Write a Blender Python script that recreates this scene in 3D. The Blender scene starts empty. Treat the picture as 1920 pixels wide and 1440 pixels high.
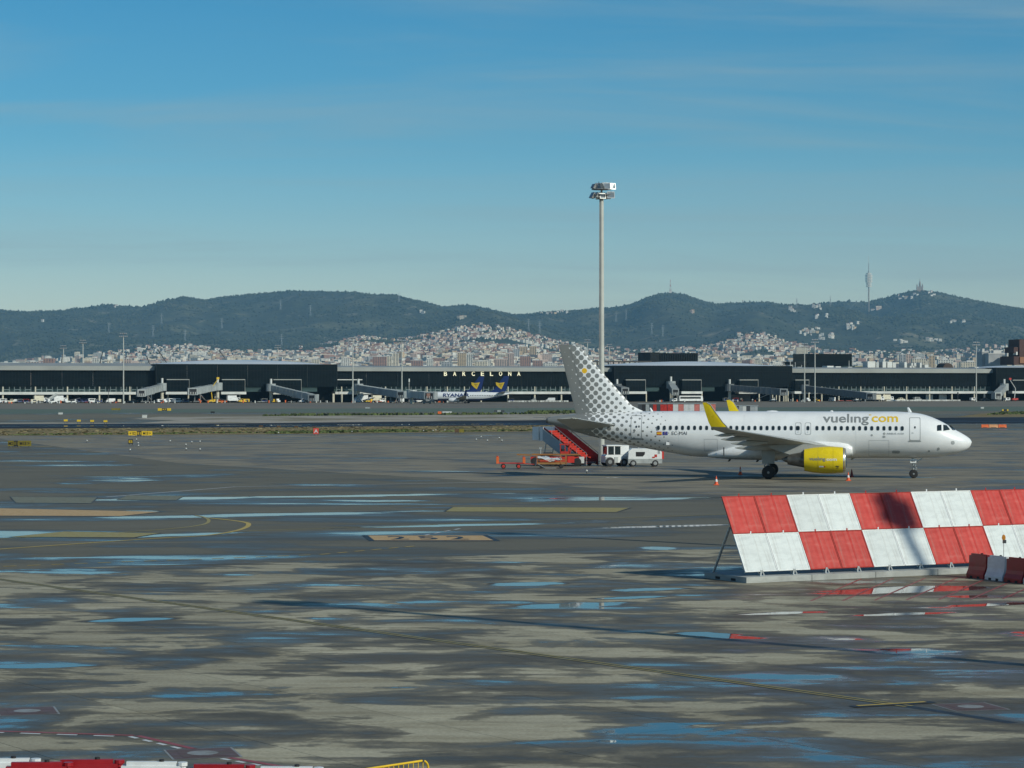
import bpy, bmesh, math, random
import numpy as np
from mathutils import Vector, Matrix
from mathutils.geometry import tessellate_polygon

random.seed(7); np.random.seed(7)
R = math.radians
scene = bpy.context.scene
COL = scene.collection

# ------------------------------------------------------------------ camera, sky, sun, exposure
FPX, CH, HZ = 4700.0, 8.25, 722.0          # focal length in photo pixels, eye height (m), horizon row
cam_d = bpy.data.cameras.new('camera'); cam = bpy.data.objects.new('camera', cam_d); COL.objects.link(cam)
cam.location = (0, 0, CH); cam.rotation_euler = (R(90), 0, 0)
cam_d.sensor_fit = 'HORIZONTAL'; cam_d.sensor_width = 36.0; cam_d.lens = 36.0 * FPX / 1920.0
cam_d.shift_y = (HZ - 720.0) / 1920.0
cam_d.clip_start = 0.5; cam_d.clip_end = 60000
scene.camera = cam

SUN_EL = R(30); SUN_AZ = math.atan2(0.745, -0.667)      # clockwise from +Y
SUN_DIR = Vector((math.sin(SUN_AZ) * math.cos(SUN_EL), math.cos(SUN_AZ) * math.cos(SUN_EL), math.sin(SUN_EL)))

def make_world():
    w = bpy.data.worlds.new('World'); scene.world = w; w.use_nodes = True
    nt = w.node_tree; nt.nodes.clear(); nn = nt.nodes.new; L = nt.links.new
    out = nn('ShaderNodeOutputWorld'); bg = nn('ShaderNodeBackground')
    sky = nn('ShaderNodeTexSky'); sky.sky_type = 'NISHITA'; sky.sun_disc = False
    sky.sun_elevation = SUN_EL; sky.sun_rotation = SUN_AZ
    sky.altitude = 0; sky.air_density = 1.0; sky.dust_density = 0.25; sky.ozone_density = 3.0
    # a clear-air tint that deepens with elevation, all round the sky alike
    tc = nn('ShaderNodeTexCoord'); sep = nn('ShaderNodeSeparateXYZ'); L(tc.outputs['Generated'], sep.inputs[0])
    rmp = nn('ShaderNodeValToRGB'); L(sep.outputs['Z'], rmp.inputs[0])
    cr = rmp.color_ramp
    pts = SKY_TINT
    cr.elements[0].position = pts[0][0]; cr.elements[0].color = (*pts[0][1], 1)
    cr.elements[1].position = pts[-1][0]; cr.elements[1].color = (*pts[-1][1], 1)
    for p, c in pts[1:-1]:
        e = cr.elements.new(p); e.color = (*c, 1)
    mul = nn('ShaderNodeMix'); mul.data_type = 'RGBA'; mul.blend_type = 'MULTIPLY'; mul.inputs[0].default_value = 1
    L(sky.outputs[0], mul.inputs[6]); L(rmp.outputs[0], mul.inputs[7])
    # thin cirrus: long streaks of high cloud
    sx = nn('ShaderNodeSeparateXYZ'); L(tc.outputs['Generated'], sx.inputs[0])
    mz = nn('ShaderNodeMath'); mz.operation = 'ADD'; mz.inputs[1].default_value = 0.16; L(sx.outputs['Z'], mz.inputs[0])
    dv = nn('ShaderNodeVectorMath'); dv.operation = 'DIVIDE'
    cmb = nn('ShaderNodeCombineXYZ'); L(mz.outputs[0], cmb.inputs[0]); L(mz.outputs[0], cmb.inputs[1]); cmb.inputs[2].default_value = 1
    L(tc.outputs['Generated'], dv.inputs[0]); L(cmb.outputs[0], dv.inputs[1])
    mp = nn('ShaderNodeMapping'); mp.inputs['Rotation'].default_value = (0, 0, R(32)); mp.inputs['Scale'].default_value = (0.7, 2.6, 1)
    L(dv.outputs[0], mp.inputs[0])
    nz = nn('ShaderNodeTexNoise'); nz.inputs['Scale'].default_value = 1.15; nz.inputs['Detail'].default_value = 7; nz.inputs['Roughness'].default_value = 0.58
    nz.inputs['Distortion'].default_value = 0.6
    L(mp.outputs[0], nz.inputs['Vector'])
    mr = nn('ShaderNodeMapRange'); mr.interpolation_type = 'SMOOTHSTEP'
    mr.inputs[1].default_value = 0.42; mr.inputs[2].default_value = 0.80; mr.inputs[3].default_value = 0; mr.inputs[4].default_value = 0.48
    L(nz.outputs[0], mr.inputs[0])
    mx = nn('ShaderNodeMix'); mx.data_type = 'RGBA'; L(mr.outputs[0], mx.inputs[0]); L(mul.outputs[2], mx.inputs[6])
    mx.inputs[7].default_value = (*CIRRUS, 1)
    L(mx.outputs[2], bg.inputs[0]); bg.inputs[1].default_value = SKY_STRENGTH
    L(bg.outputs[0], out.inputs[0])

SKY_STRENGTH = 0.085
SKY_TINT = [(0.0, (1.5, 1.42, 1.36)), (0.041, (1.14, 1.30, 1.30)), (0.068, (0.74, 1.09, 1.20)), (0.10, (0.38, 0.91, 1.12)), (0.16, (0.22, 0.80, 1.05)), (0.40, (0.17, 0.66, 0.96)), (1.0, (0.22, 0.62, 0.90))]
CIRRUS = (4.5, 5.7, 5.8)
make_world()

sun_d = bpy.data.lights.new('sun', 'SUN'); sun_d.energy = 3.8; sun_d.angle = R(0.53); sun_d.color = (1.0, 0.98, 0.835)
sun = bpy.data.objects.new('sun', sun_d); COL.objects.link(sun); sun.location = (40, -40, 60)
sun.rotation_euler = (-SUN_DIR).to_track_quat('-Z', 'Y').to_euler()

vs = scene.view_settings
vs.view_transform = 'Standard'; vs.look = 'None'; vs.exposure = -0.15; vs.gamma = 1.0; vs.use_curve_mapping = False
scene.render.engine = 'CYCLES'
cy = scene.cycles
cy.max_bounces = 5; cy.diffuse_bounces = 2; cy.glossy_bounces = 3; cy.transmission_bounces = 2; cy.volume_bounces = 0
cy.transparent_max_bounces = 4; cy.caustics_reflective = False; cy.caustics_refractive = False
cy.use_denoising = True; cy.sample_clamp_indirect = 6.0
cy.use_adaptive_sampling = True; cy.adaptive_threshold = 0.01

# ------------------------------------------------------------------ helpers
def G(px, py):
    """ground point (x, y) that the photograph shows at pixel px, py"""
    Y = FPX * CH / (py - HZ)
    return ((px - 960.0) / FPX * Y, Y)
def AT(px, Y):
    return (px - 960.0) / FPX * Y
def ZAT(py, Y):
    return CH - (py - HZ) / FPX * Y

class MB:
    def __init__(s): s.v = []; s.f = []; s.m = []
    def add(s, vs_, fs, mi=0):
        o = len(s.v); s.v += [tuple(v) for v in vs_]
        s.f += [tuple(i + o for i in f) for f in fs]; s.m += [mi] * len(fs); return s
    def box(s, c, size, rz=0.0, mi=0, rot=None):
        hx, hy, hz = size[0] / 2, size[1] / 2, size[2] / 2
        M_ = rot if rot is not None else Matrix.Rotation(rz, 3, 'Z')
        c = Vector(c)
        vs_ = [c + M_ @ Vector((x, y, z)) for z in (-hz, hz) for x, y in ((-hx, -hy), (hx, -hy), (hx, hy), (-hx, hy))]
        return s.add(vs_, [(3, 2, 1, 0), (4, 5, 6, 7), (0, 1, 5, 4), (1, 2, 6, 5), (2, 3, 7, 6), (3, 0, 4, 7)], mi)
    def bb(s, x0, x1, y0, y1, z0, z1, mi=0):
        return s.box(((x0 + x1) / 2, (y0 + y1) / 2, (z0 + z1) / 2), (x1 - x0, y1 - y0, z1 - z0), 0, mi)
    def beam(s, p0, p1, w, h, mi=0):
        p0, p1 = Vector(p0), Vector(p1); d = p1 - p0; L = d.length
        x = d.normalized(); up = Vector((0, 0, 1)) if abs(x.z) < 0.98 else Vector((0, 1, 0))
        y = up.cross(x).normalized(); z = x.cross(y)
        return s.box((p0 + p1) / 2, (L, w, h), 0, mi, Matrix((x, y, z)).transposed())
    def tube(s, p0, p1, r0, r1=None, n=8, mi=0, cap=True):
        r1 = r0 if r1 is None else r1
        p0, p1 = Vector(p0), Vector(p1); d = (p1 - p0).normalized()
        a = Vector((0, 0, 1)) if abs(d.z) < 0.9 else Vector((1, 0, 0))
        u = d.cross(a).normalized(); w = d.cross(u)
        vs_ = []
        for p, r in ((p0, r0), (p1, r1)):
            for i in range(n):
                t = 2 * math.pi * i / n
                vs_.append(p + (u * math.cos(t) + w * math.sin(t)) * r)
        fs = [(i, (i + 1) % n, n + (i + 1) % n, n + i) for i in range(n)]
        if cap: fs += [tuple(range(n - 1, -1, -1)), tuple(range(n, 2 * n))]
        return s.add(vs_, fs, mi)
    def path(s, pts, r, n=6, mi=0):
        for a, b in zip(pts[:-1], pts[1:]): s.tube(a, b, r, r, n, mi)
        return s
    def loft(s, rings, mi=0, cap0=True, cap1=True, closed=True):
        n = len(rings[0]); vs_ = [p for r in rings for p in r]; fs = []
        for k in range(len(rings) - 1):
            for i in range(n if closed else n - 1):
                j = (i + 1) % n
                fs.append((k * n + i, k * n + j, (k + 1) * n + j, (k + 1) * n + i))
        if cap0: fs.append(tuple(range(n - 1, -1, -1)))
        if cap1: fs.append(tuple(range((len(rings) - 1) * n, len(rings) * n)))
        return s.add(vs_, fs, mi)
    def lathe(s, prof, o=(0, 0, 0), axis='Z', n=16, mi=0, cap=True):
        rings = []
        for t, r in prof:
            ring = []
            for i in range(n):
                a = 2 * math.pi * i / n; c, q = r * math.cos(a), r * math.sin(a)
                p = {'Z': (c, q, t), 'X': (t, c, q), 'Y': (q, t, c)}[axis]
                ring.append((o[0] + p[0], o[1] + p[1], o[2] + p[2]))
            rings.append(ring)
        return s.loft(rings, mi, cap, cap)
    def prism(s, poly, y0, y1, mi=0, plane='XZ'):
        f = {'XZ': lambda a, b, t: (a, t, b), 'XY': lambda a, b, t: (a, b, t), 'YZ': lambda a, b, t: (t, a, b)}[plane]
        n = len(poly)
        vs_ = [f(a, b, y0) for a, b in poly] + [f(a, b, y1) for a, b in poly]
        fs = [(i, (i + 1) % n, n + (i + 1) % n, n + i) for i in range(n)] + [tuple(range(n - 1, -1, -1)), tuple(range(n, 2 * n))]
        return s.add(vs_, fs, mi)
    def mesh(s, name, mats, smooth=False):
        me = bpy.data.meshes.new(name); me.from_pydata(s.v, [], s.f)
        for m in (mats if isinstance(mats, (list, tuple)) else [mats]): me.materials.append(m)
        me.polygons.foreach_set('material_index', s.m)
        bm = bmesh.new(); bm.from_mesh(me); bmesh.ops.recalc_face_normals(bm, faces=bm.faces); bm.to_mesh(me); bm.free()
        if smooth:
            me.polygons.foreach_set('use_smooth', [True] * len(me.polygons))
            try: me.set_sharp_from_angle(angle=R(38))
            except Exception: pass
        me.update(); return me
    def build(s, name, mats, parent=None, smooth=False, loc=(0, 0, 0), rz=0.0, label=None):
        return ob(name, s.mesh(name, mats, smooth), parent, loc, rz, label)

def ob(name, me, parent=None, loc=(0, 0, 0), rz=0.0, label=None):
    o = bpy.data.objects.new(name, me); COL.objects.link(o); o.parent = parent
    o.location = loc; o.rotation_euler = (0, 0, rz)
    if label: o['label'] = label
    return o
def tag(o, label, cat, group=None, kind=None):
    o['label'] = label; o['category'] = cat
    if group: o['group'] = group
    if kind: o['kind'] = kind
    return o
def thing(name, label, cat, loc=(0, 0, 0), rz=0.0, group=None):
    o = bpy.data.objects.new(name, None); COL.objects.link(o); o.empty_display_size = 0.2
    o.location = loc; o.rotation_euler = (0, 0, rz)
    return tag(o, label, cat, group)
def structure(o, kind='structure'):
    o['kind'] = kind; return o
def dup(root, loc=None, rz=None, label=None, group=None, mats=None):
    def cp(o, par):
        c = o.copy(); COL.objects.link(c); c.parent = par
        for k in KIDS.get(o.name, []): cp(k, c)
        return c
    KIDS = {}
    stack = [root]
    while stack:
        o = stack.pop(); ks = CH_OF.get(o.name)
        if ks is None: ks = list(o.children); CH_OF[o.name] = ks
        KIDS[o.name] = ks; stack += ks
    c = cp(root, None)
    if loc is not None: c.location = loc
    if rz is not None: c.rotation_euler = (0, 0, rz)
    if label: c['label'] = label
    if group: c['group'] = group
    return c
CH_OF = {}

# ------------------------------------------------------------------ materials
class NT:
    def __init__(s, name):
        s.mat = bpy.data.materials.new(name); s.mat.use_nodes = True; s.t = s.mat.node_tree
        s.b = s.t.nodes['Principled BSDF']; s.L = s.t.links.new
    def n(s, typ, **kw):
        x = s.t.nodes.new(typ)
        for k, v in kw.items(): setattr(x, k, v)
        return x
    def set(s, sock, v):
        if hasattr(v, 'is_linked') or isinstance(v, bpy.types.NodeSocket): s.L(v, sock)
        else: sock.default_value = v
    def math(s, op, a, b=0.0, c=0.0, clamp=False):
        x = s.n('ShaderNodeMath', operation=op, use_clamp=clamp)
        s.set(x.inputs[0], a); s.set(x.inputs[1], b); s.set(x.inputs[2], c); return x.outputs[0]
    def step(s, v, a, b, lo=0.0, hi=1.0):
        x = s.n('ShaderNodeMapRange', interpolation_type='SMOOTHSTEP')
        s.set(x.inputs[0], v)
        for i, q in zip((1, 2, 3, 4), (a, b, lo, hi)): s.set(x.inputs[i], q)
        return x.outputs[0]
    def noise(s, vec, scale, detail=4, rough=0.55, dist=0.0):
        x = s.n('ShaderNodeTexNoise'); s.L(vec, x.inputs['Vector'])
        x.inputs['Scale'].default_value = scale; x.inputs['Detail'].default_value = detail
        x.inputs['Roughness'].default_value = rough; x.inputs['Distortion'].default_value = dist
        return x.outputs[0]
    def mix(s, f, a, b, mode='MIX'):
        x = s.n('ShaderNodeMix', data_type='RGBA', blend_type=mode)
        s.set(x.inputs[0], f)
        for i, q in ((6, a), (7, b)):
            s.set(x.inputs[i], (*q, 1) if isinstance(q, tuple) and len(q) == 3 else q)
        return x.outputs[2]
    def pos(s): return s.n('ShaderNodeNewGeometry').outputs['Position']
    def obj(s): return s.n('ShaderNodeTexCoord').outputs['Object']
    def map(s, vec, rot=0.0, scale=(1, 1, 1), loc=(0, 0, 0)):
        x = s.n('ShaderNodeMapping'); s.L(vec, x.inputs[0])
        x.inputs['Rotation'].default_value = (0, 0, rot); x.inputs['Scale'].default_value = scale; x.inputs['Location'].default_value = loc
        return x.outputs[0]
    def out(s, col=None, rough=None, bump=None, bstr=0.3, bdist=0.01):
        if col is not None: s.set(s.b.inputs['Base Color'], (*col, 1) if isinstance(col, tuple) else col)
        if rough is not None: s.set(s.b.inputs['Roughness'], rough)
        if bump is not None:
            x = s.n('ShaderNodeBump'); s.set(x.inputs['Strength'], bstr); x.inputs['Distance'].default_value = bdist
            s.L(bump, x.inputs['Height']); s.L(x.outputs[0], s.b.inputs['Normal'])
        return s.mat
def M(name, col, rough=0.5, metal=0.0, var=0.12, scale=2.0, dirt=0.0, spec=0.5):
    t = NT(name); v = t.obj(); n = t.noise(v, scale, 5)
    k = t.step(n, 0.3, 0.7, 1 - var, 1 + var)
    c = t.mix(1.0, (col[0], col[1], col[2], 1), k, 'MULTIPLY')
    if dirt:
        d = t.step(t.noise(t.map(v, 0, (0.6, 0.6, 2.5)), scale * 1.7, 6, 0.65), 0.5, 0.75, 0, dirt)
        c = t.mix(d, c, (0.09, 0.08, 0.065, 1))
    t.b.inputs['Metallic'].default_value = metal; t.b.inputs['Specular IOR Level'].default_value = spec
    return t.out(c, t.step(n, 0.2, 0.8, max(0.02, rough - 0.08), min(1, rough + 0.08)))

WHITE = M('white_paint', (0.78, 0.79, 0.78), 0.35, var=0.04, dirt=0.10)
CREAM = M('cream_paint', (0.68, 0.63, 0.48), 0.5, dirt=0.15)
LGREY = M('light_grey_metal', (0.42, 0.44, 0.43), 0.45, 0.3, dirt=0.12)
MGREY = M('mid_grey_metal', (0.22, 0.23, 0.23), 0.5, 0.2, dirt=0.1)
DGREY = M('dark_grey_metal', (0.06, 0.065, 0.07), 0.5, 0.1)
GALV = M('galvanised_steel', (0.45, 0.46, 0.45), 0.42, 0.55, var=0.18, scale=6, dirt=0.1)
BLACK = M('black_rubber', (0.018, 0.018, 0.02), 0.75)
RED = M('red_paint', (0.48, 0.035, 0.022), 0.42, dirt=0.1)
ORANGE = M('orange_paint', (0.72, 0.14, 0.03), 0.45, dirt=0.08)
YELLOW = M('yellow_paint', (0.72, 0.47, 0.02), 0.45, dirt=0.1)
CABLUE = M('glass_dark', (0.02, 0.03, 0.035), 0.08, 0.0, spec=0.6)
NAVY = M('navy_paint', (0.012, 0.03, 0.14), 0.35, var=0.05)
BROWN = M('brown_board', (0.10, 0.055, 0.025), 0.6)
TERRA = M('terracotta', (0.30, 0.14, 0.085), 0.8)

# ------------------------------------------------------------------ lettering (outlines from the built-in font, turned to plain mesh data)
TXT = {}
def text_data(s_, off=0.0):
    key = (s_, off)
    if key in TXT: return TXT[key]
    cu = bpy.data.curves.new('lettering', 'FONT'); cu.body = s_; cu.size = 1.0; cu.offset = off; cu.resolution_u = 4
    o = bpy.data.objects.new('lettering', cu); COL.objects.link(o)
    dg = bpy.context.evaluated_depsgraph_get()
    me = bpy.data.meshes.new_from_object(o.evaluated_get(dg))
    vs_ = [(v.co.x, v.co.y) for v in me.vertices]; fs = [tuple(p.vertices) for p in me.polygons]
    bpy.data.objects.remove(o); bpy.data.curves.remove(cu); bpy.data.meshes.remove(me)
    xs = [v[0] for v in vs_]; ys = [v[1] for v in vs_]
    TXT[key] = (vs_, fs, min(xs), max(xs), min(ys), max(ys)); return TXT[key]
for k in [('vuel\u0131ng', .018), ('com', .018), ('EC-MAI', 0.0), ('AIRBUS A320', 0.0), ('RYANAIR', .02), ('MAI', 0.01), ('A', .02), ('B', .02), ('R', .02), ('C', .02), ('E', .02),
          ('L', .02), ('O', .02), ('N', .02), ('E1', .02), ('E5', .02), ('M2', .02), ('< E2', .02), ('M13 >', .02), ('2', .02), ('5', .02), ('E', .02), ('K7', .02)]:
    text_data(*k)
def text_mb(s_, w, h, fn, off=0.02, sub=0.0, mb=None, mi=0):
    """letters scaled into a w by h box, each vertex placed by fn(x, y)"""
    vs_, fs, x0, x1, y0, y1 = text_data(s_, off)
    sx, sy = w / (x1 - x0), h / (y1 - y0)
    bm = bmesh.new()
    bv = [bm.verts.new(((x - x0) * sx, (y - y0) * sy, 0)) for x, y in vs_]
    for f in fs:
        try: bm.faces.new([bv[i] for i in f])
        except ValueError: pass
    if sub:
        bmesh.ops.triangulate(bm, faces=bm.faces)
        for _ in range(5):
            es = [e for e in bm.edges if e.calc_length() > sub]
            if not es: break
            bmesh.ops.subdivide_edges(bm, edges=es, cuts=1); bmesh.ops.triangulate(bm, faces=bm.faces)
    bm.verts.index_update()
    mb = mb or MB(); mb.add([fn(v.co.x, v.co.y) for v in bm.verts], [tuple(v.index for v in f.verts) for f in bm.faces], mi)
    bm.free(); return mb
# ------------------------------------------------------------------ ground materials
def ground_mat(name, dry, damp, pud=(0.035, 0.035, 0.033), s1=0.24, wet=(0.50, 0.54), puddle=(0.60, 0.63), ang=0.0, stretch=(1, 1, 1),
               pools=(), slab=False, streak=0.30, damp_rough=0.46, stain=0.3, tyre=0.0, lo=(0, 0, 0)):
    t = NT(name); P = t.pos()
    Q = t.map(P, ang, stretch, lo)
    big = t.noise(Q, s1 * 0.22, 3, 0.5)
    n1 = t.noise(Q, s1, 7, 0.58, 0.35)
    n2 = t.noise(t.map(P, ang + 0.4, stretch, (31.7, 12.1, 0)), s1 * 0.75, 6, 0.55, 0.5)
    w = t.math('ADD', t.math('MULTIPLY', n1, 0.72), t.math('MULTIPLY', big, 0.28))
    if slab:
        oi = t.n('ShaderNodeObjectInfo')
        w = t.math('ADD', w, t.math('MULTIPLY', t.math('SUBTRACT', oi.outputs['Random'], 0.5), 0.035))
    stk = t.noise(t.map(P, R(14), (.28, 1.5, 1), (3, 7, 0)), s1 * 2.6, 5, 0.62)
    edge = t.noise(P, s1 * 9, 4, 0.7)
    w = t.math('ADD', w, t.math('ADD', t.math('MULTIPLY', t.math('SUBTRACT', stk, 0.5), streak), t.math('MULTIPLY', t.math('SUBTRACT', edge, 0.5), 0.05)))
    wetm = t.math('ADD', t.math('MULTIPLY', t.step(w, wet[0], wet[1]), .62), t.math('MULTIPLY', t.step(w, wet[0] + .01, wet[1] + .07), .38))
    n3 = t.noise(t.map(P, R(17), (.30, 1.25, 1), (31.7, 12.1, 0)), s1 * 1.5, 6, 0.6, .3)
    pv = t.math('ADD', t.math('MULTIPLY', n2, .45), t.math('ADD', t.math('MULTIPLY', n3, .55), t.math('MULTIPLY', t.math('SUBTRACT', w, 0.5), 0.9)))
    pm = t.step(pv, puddle[0], puddle[1])
    sheen = t.step(pv, puddle[0] - .14, puddle[0] + .02)
    for (px, py, a, b, rot) in pools:
        cx, cy_ = G(px, py)
        q = t.map(t.n('ShaderNodeVectorMath', operation='SUBTRACT').outputs[0], 0)
        vm = q.node.inputs[0].links[0].from_node
        t.L(P, vm.inputs[0]); vm.inputs[1].default_value = (cx, cy_, 0)
        q.node.vector_type = 'TEXTURE'
        q.node.inputs['Rotation'].default_value = (0, 0, R(rot)); q.node.inputs['Scale'].default_value = (a, b, 1)
        ln = t.n('ShaderNodeVectorMath', operation='LENGTH'); t.L(q, ln.inputs[0])
        e = t.math('ADD', ln.outputs['Value'], t.math('MULTIPLY', t.math('SUBTRACT', t.noise(t.map(P, R(20), (.45, 1.5, 1)), max(.18, min(.8, 2.2 / a)), 6, .62), 0.5), 3.0 if a > 5 else 1.5))
        pm = t.math('MAXIMUM', pm, t.step(e, 0.78, 1.0, 1, 0))
        wetm = t.math('MAXIMUM', wetm, t.step(e, 1.0, 1.35, 1, 0))
    fine = t.noise(P, 9.0, 5, 0.7); st = t.noise(t.map(P, ang, (0.35, 1.3, 1)), s1 * 2.3, 6, 0.65)
    c = t.mix(t.step(st, 0.40, 0.68, 0, stain), dry, (dry[0] * .60, dry[1] * .57, dry[2] * .52))
    c = t.mix(t.step(t.noise(t.map(P, ang + .2, (.2, 1.1, 1), (9, 2, 0)), s1 * 3.1, 6, .66), .50, .66, 0, .5), c, (min(1, dry[0] * 1.22), min(1, dry[1] * 1.22), dry[2] * 1.2))
    c = t.mix(wetm, c, damp)
    if tyre:
        ty = t.noise(t.map(P, R(38) if slab else R(21), (0.02, 1.6, 1)), 0.5, 5, 0.7)
        spots = t.noise(P, 1.1, 4, .6); c = t.mix(t.step(spots, .68, .74, 0, .45), c, (.045, .042, .038))
        c = t.mix(t.step(ty, 0.52, 0.72, 0, tyre), c, (0.03, 0.03, 0.032))
    if slab:
        c = t.mix(1.0, c, t.step(oi.outputs['Random'], 0, 1, 0.86, 1.1), 'MULTIPLY')
    c = t.mix(1.0, c, t.step(fine, 0.3, 0.7, 0.86, 1.14), 'MULTIPLY')
    c = t.mix(pm, c, pud)
    r = t.step(wetm, 0, 1, 0.9, damp_rough)
    r = t.math('SUBTRACT', r, t.math('MULTIPLY', t.math('MULTIPLY', sheen, wetm), 0.26))
    r = t.math('MAXIMUM', t.math('ADD', r, t.math('MULTIPLY', t.math('SUBTRACT', n2, 0.5), 0.25)), 0.08)
    mr = t.n('ShaderNodeMix'); t.set(mr.inputs[0], pm); t.set(mr.inputs[2], r); mr.inputs[3].default_value = 0.025
    t.set(t.b.inputs['Specular IOR Level'], t.math('ADD', 0.13, t.math('ADD', t.math('MULTIPLY', wetm, 0.03), t.math('MULTIPLY', pm, 0.12))))
    return t.out(c, mr.outputs[0], fine, t.math('MULTIPLY', t.math('SUBTRACT', 1.0, pm), 0.25), 0.004)

POOLS = [(1690, 1107, 5.0, 1.5, 24), (985, 1096, 1.9, 1.0, 25), (245, 1163, 1.5, .8, 20), (1215, 1106, 1.7, 0.7, 20), (1190, 1121, 1.6, 0.6, 25), (60, 1250, 1.7, .6, 10),
         (1070, 1136, 2.6, 1.1, 25), (1480, 1150, 1.9, 0.45, 20), (1700, 1152, 2.4, 0.45, 20), (1385, 1196, 1.1, .5, -20), (1330, 1190, 1.3, .7, -20), (1850, 1135, 2.2, 0.5, 24)]
CONCRETE = ground_mat('apron_concrete', (0.37, 0.345, 0.258), (0.094, 0.081, 0.057), s1=0.20, wet=(0.450, 0.482), puddle=(0.588, 0.66), tyre=0.3, stain=0.75, damp_rough=0.60, ang=R(34), stretch=(1, 1.25, 1), pools=POOLS, slab=True)
ASPHALT = ground_mat('taxiway_asphalt', (0.145, 0.141, 0.115), (0.090, 0.087, 0.071), s1=0.085, wet=(0.49, 0.55), puddle=(0.60, 0.69), ang=R(22), stretch=(0.7, 1.2, 1), damp_rough=0.60, stain=0.25, tyre=0.2,
                     pools=[(1234, 1028, 0.9, 1.5, 0), (300, 1004, 5, 1.1, 30), (480, 966, 11, 2.0, 24), (140, 962, 6, 1.8, 25), (860, 985, 7, 1.0, 22), (1240, 987, 5, .9, 25), (330, 935, 7, 2, 20), (640, 930, 14, 1.6, 20), (1250, 935, 9, 1.2, 20)])
STAND = ground_mat('stand_concrete', (0.25, 0.228, 0.178), (0.118, 0.106, 0.085), s1=0.16, wet=(0.46, 0.56), puddle=(0.69, 0.72), ang=R(34), stretch=(0.8, 1.3, 1), stain=0.5, tyre=0.3, damp_rough=0.5)
FAR_APRON = ground_mat('far_concrete', (0.20, 0.182, 0.148), (0.15, 0.138, 0.115), s1=0.03, wet=(0.45, 0.6), puddle=(0.85, 0.9), damp_rough=0.7)
FAR_TARMAC = ground_mat('far_tarmac', (0.185, 0.168, 0.125), (0.145, 0.135, 0.105), s1=0.03, wet=(0.45, 0.6), puddle=(0.80, 0.9), damp_rough=0.7)
GREEN_TARMAC = ground_mat('green_painted_tarmac', (0.125, 0.16, 0.125), (0.105, 0.14, 0.11), s1=0.03, wet=(0.45, 0.6), puddle=(0.8, 0.9), damp_rough=0.7)
RUNWAY = ground_mat('wet_dark_asphalt', (0.022, 0.026, 0.036), (0.018, 0.02, 0.028), s1=0.02, wet=(0.45, 0.55), puddle=(0.72, 0.76), ang=R(21), damp_rough=0.55,
                    pools=[(540, 797, 62, 5.5, 16)])
DRYGRASS = ground_mat('dry_grass', (0.23, 0.175, 0.085), (0.135, 0.125, 0.055), s1=0.06, wet=(0.48, 0.60), puddle=(0.95, 0.99), damp_rough=0.95)
SANDY = ground_mat('pale_gravel', (0.36, 0.33, 0.28), (0.17, 0.15, 0.09), s1=0.05, wet=(0.50, 0.60), puddle=(0.95, 0.99), damp_rough=0.95)
JOINT = M('joint_filler', (0.05, 0.048, 0.045), 0.9)

def sheet(name, pix, z, mat, kind='structure', parent=None):
    pts = [G(*p) for p in pix]
    me = bpy.data.meshes.new(name); me.from_pydata([(x, y, z) for x, y in pts], [], [tuple(range(len(pts)))]); me.materials.append(mat)
    me.validate(); bm = bmesh.new(); bm.from_mesh(me); bmesh.ops.recalc_face_normals(bm, faces=bm.faces)
    if bm.faces and bm.faces[:][0].normal.z < 0: bmesh.ops.reverse_faces(bm, faces=bm.faces[:])
    bm.to_mesh(me); bm.free()
    o = ob(name, me, parent); o['kind'] = kind; return o
def flat(name, pts, z, mat, parent=None):
    me = bpy.data.meshes.new(name); me.from_pydata([(x, y, z) for x, y in pts], [], [tuple(range(len(pts)))]); me.materials.append(mat)
    o = ob(name, me, parent); return o

# the base ground, from under the viewer to the foot of the hills
flat('ground', [(-900, -60), (900, -60), (900, 2600), (-900, 2600)], 0.0, ASPHALT)['kind'] = 'structure'
# near apron: joint filler with one slab object per cast slab
AX = R(34); ax = Vector((math.cos(AX), math.sin(AX))); ay = Vector((-math.sin(AX), math.cos(AX)))
B0, B1 = Vector(G(-60, 1071)), Vector(G(2300, 1001))
def near_side(p):      # inside the near concrete area
    d = B1 - B0; return d.x * (p.y - B0.y) - d.y * (p.x - B0.x) < 0
apron = flat('apron', [(-34, 18), (44, 18), tuple(B1), tuple(B0)], 0.004, JOINT); apron['kind'] = 'structure'
SL = 5.0
def clip(poly, a, b):  # keep the part of poly on the right of a->b
    d = b - a; out_ = []
    s = lambda p: d.x * (p.y - a.y) - d.y * (p.x - a.x)
    for i in range(len(poly)):
        p, q = poly[i], poly[(i + 1) % len(poly)]; sp, sq = s(p), s(q)
        if sp <= 0: out_.append(p)
        if (sp < 0 < sq) or (sq < 0 < sp): out_.append(p + (q - p) * (sp / (sp - sq)))
    return out_
slab_me = None
rest = MB()
cells = []
for i in range(-14, 24):
    for j in range(-6, 30):
        c = ax * (i * SL) + ay * (j * SL)
        if c.y < 20 or c.y > 150: continue
        px = 960 + FPX * c.x / c.y
        if -260 < px < 2200: cells.append((c, px))
def slab_mesh(poly, c):
    mb = MB(); n = len(poly)
    cs = [p - c for p in poly]
    mb.add([(p.x, p.y, 0.012) for p in cs] + [(p.x, p.y, 0.0) for p in cs], [tuple(range(n))] + [(i, n + i, n + (i + 1) % n, (i + 1) % n) for i in range(n)])
    return mb.mesh('concrete_slab', CONCRETE)
h = SL / 2 - 0.009
full = [ax * -h + ay * -h, ax * h + ay * -h, ax * h + ay * h, ax * -h + ay * h]
full_me = None
n_sl = 0
cells.sort(key=lambda t: t[0].y)
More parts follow.
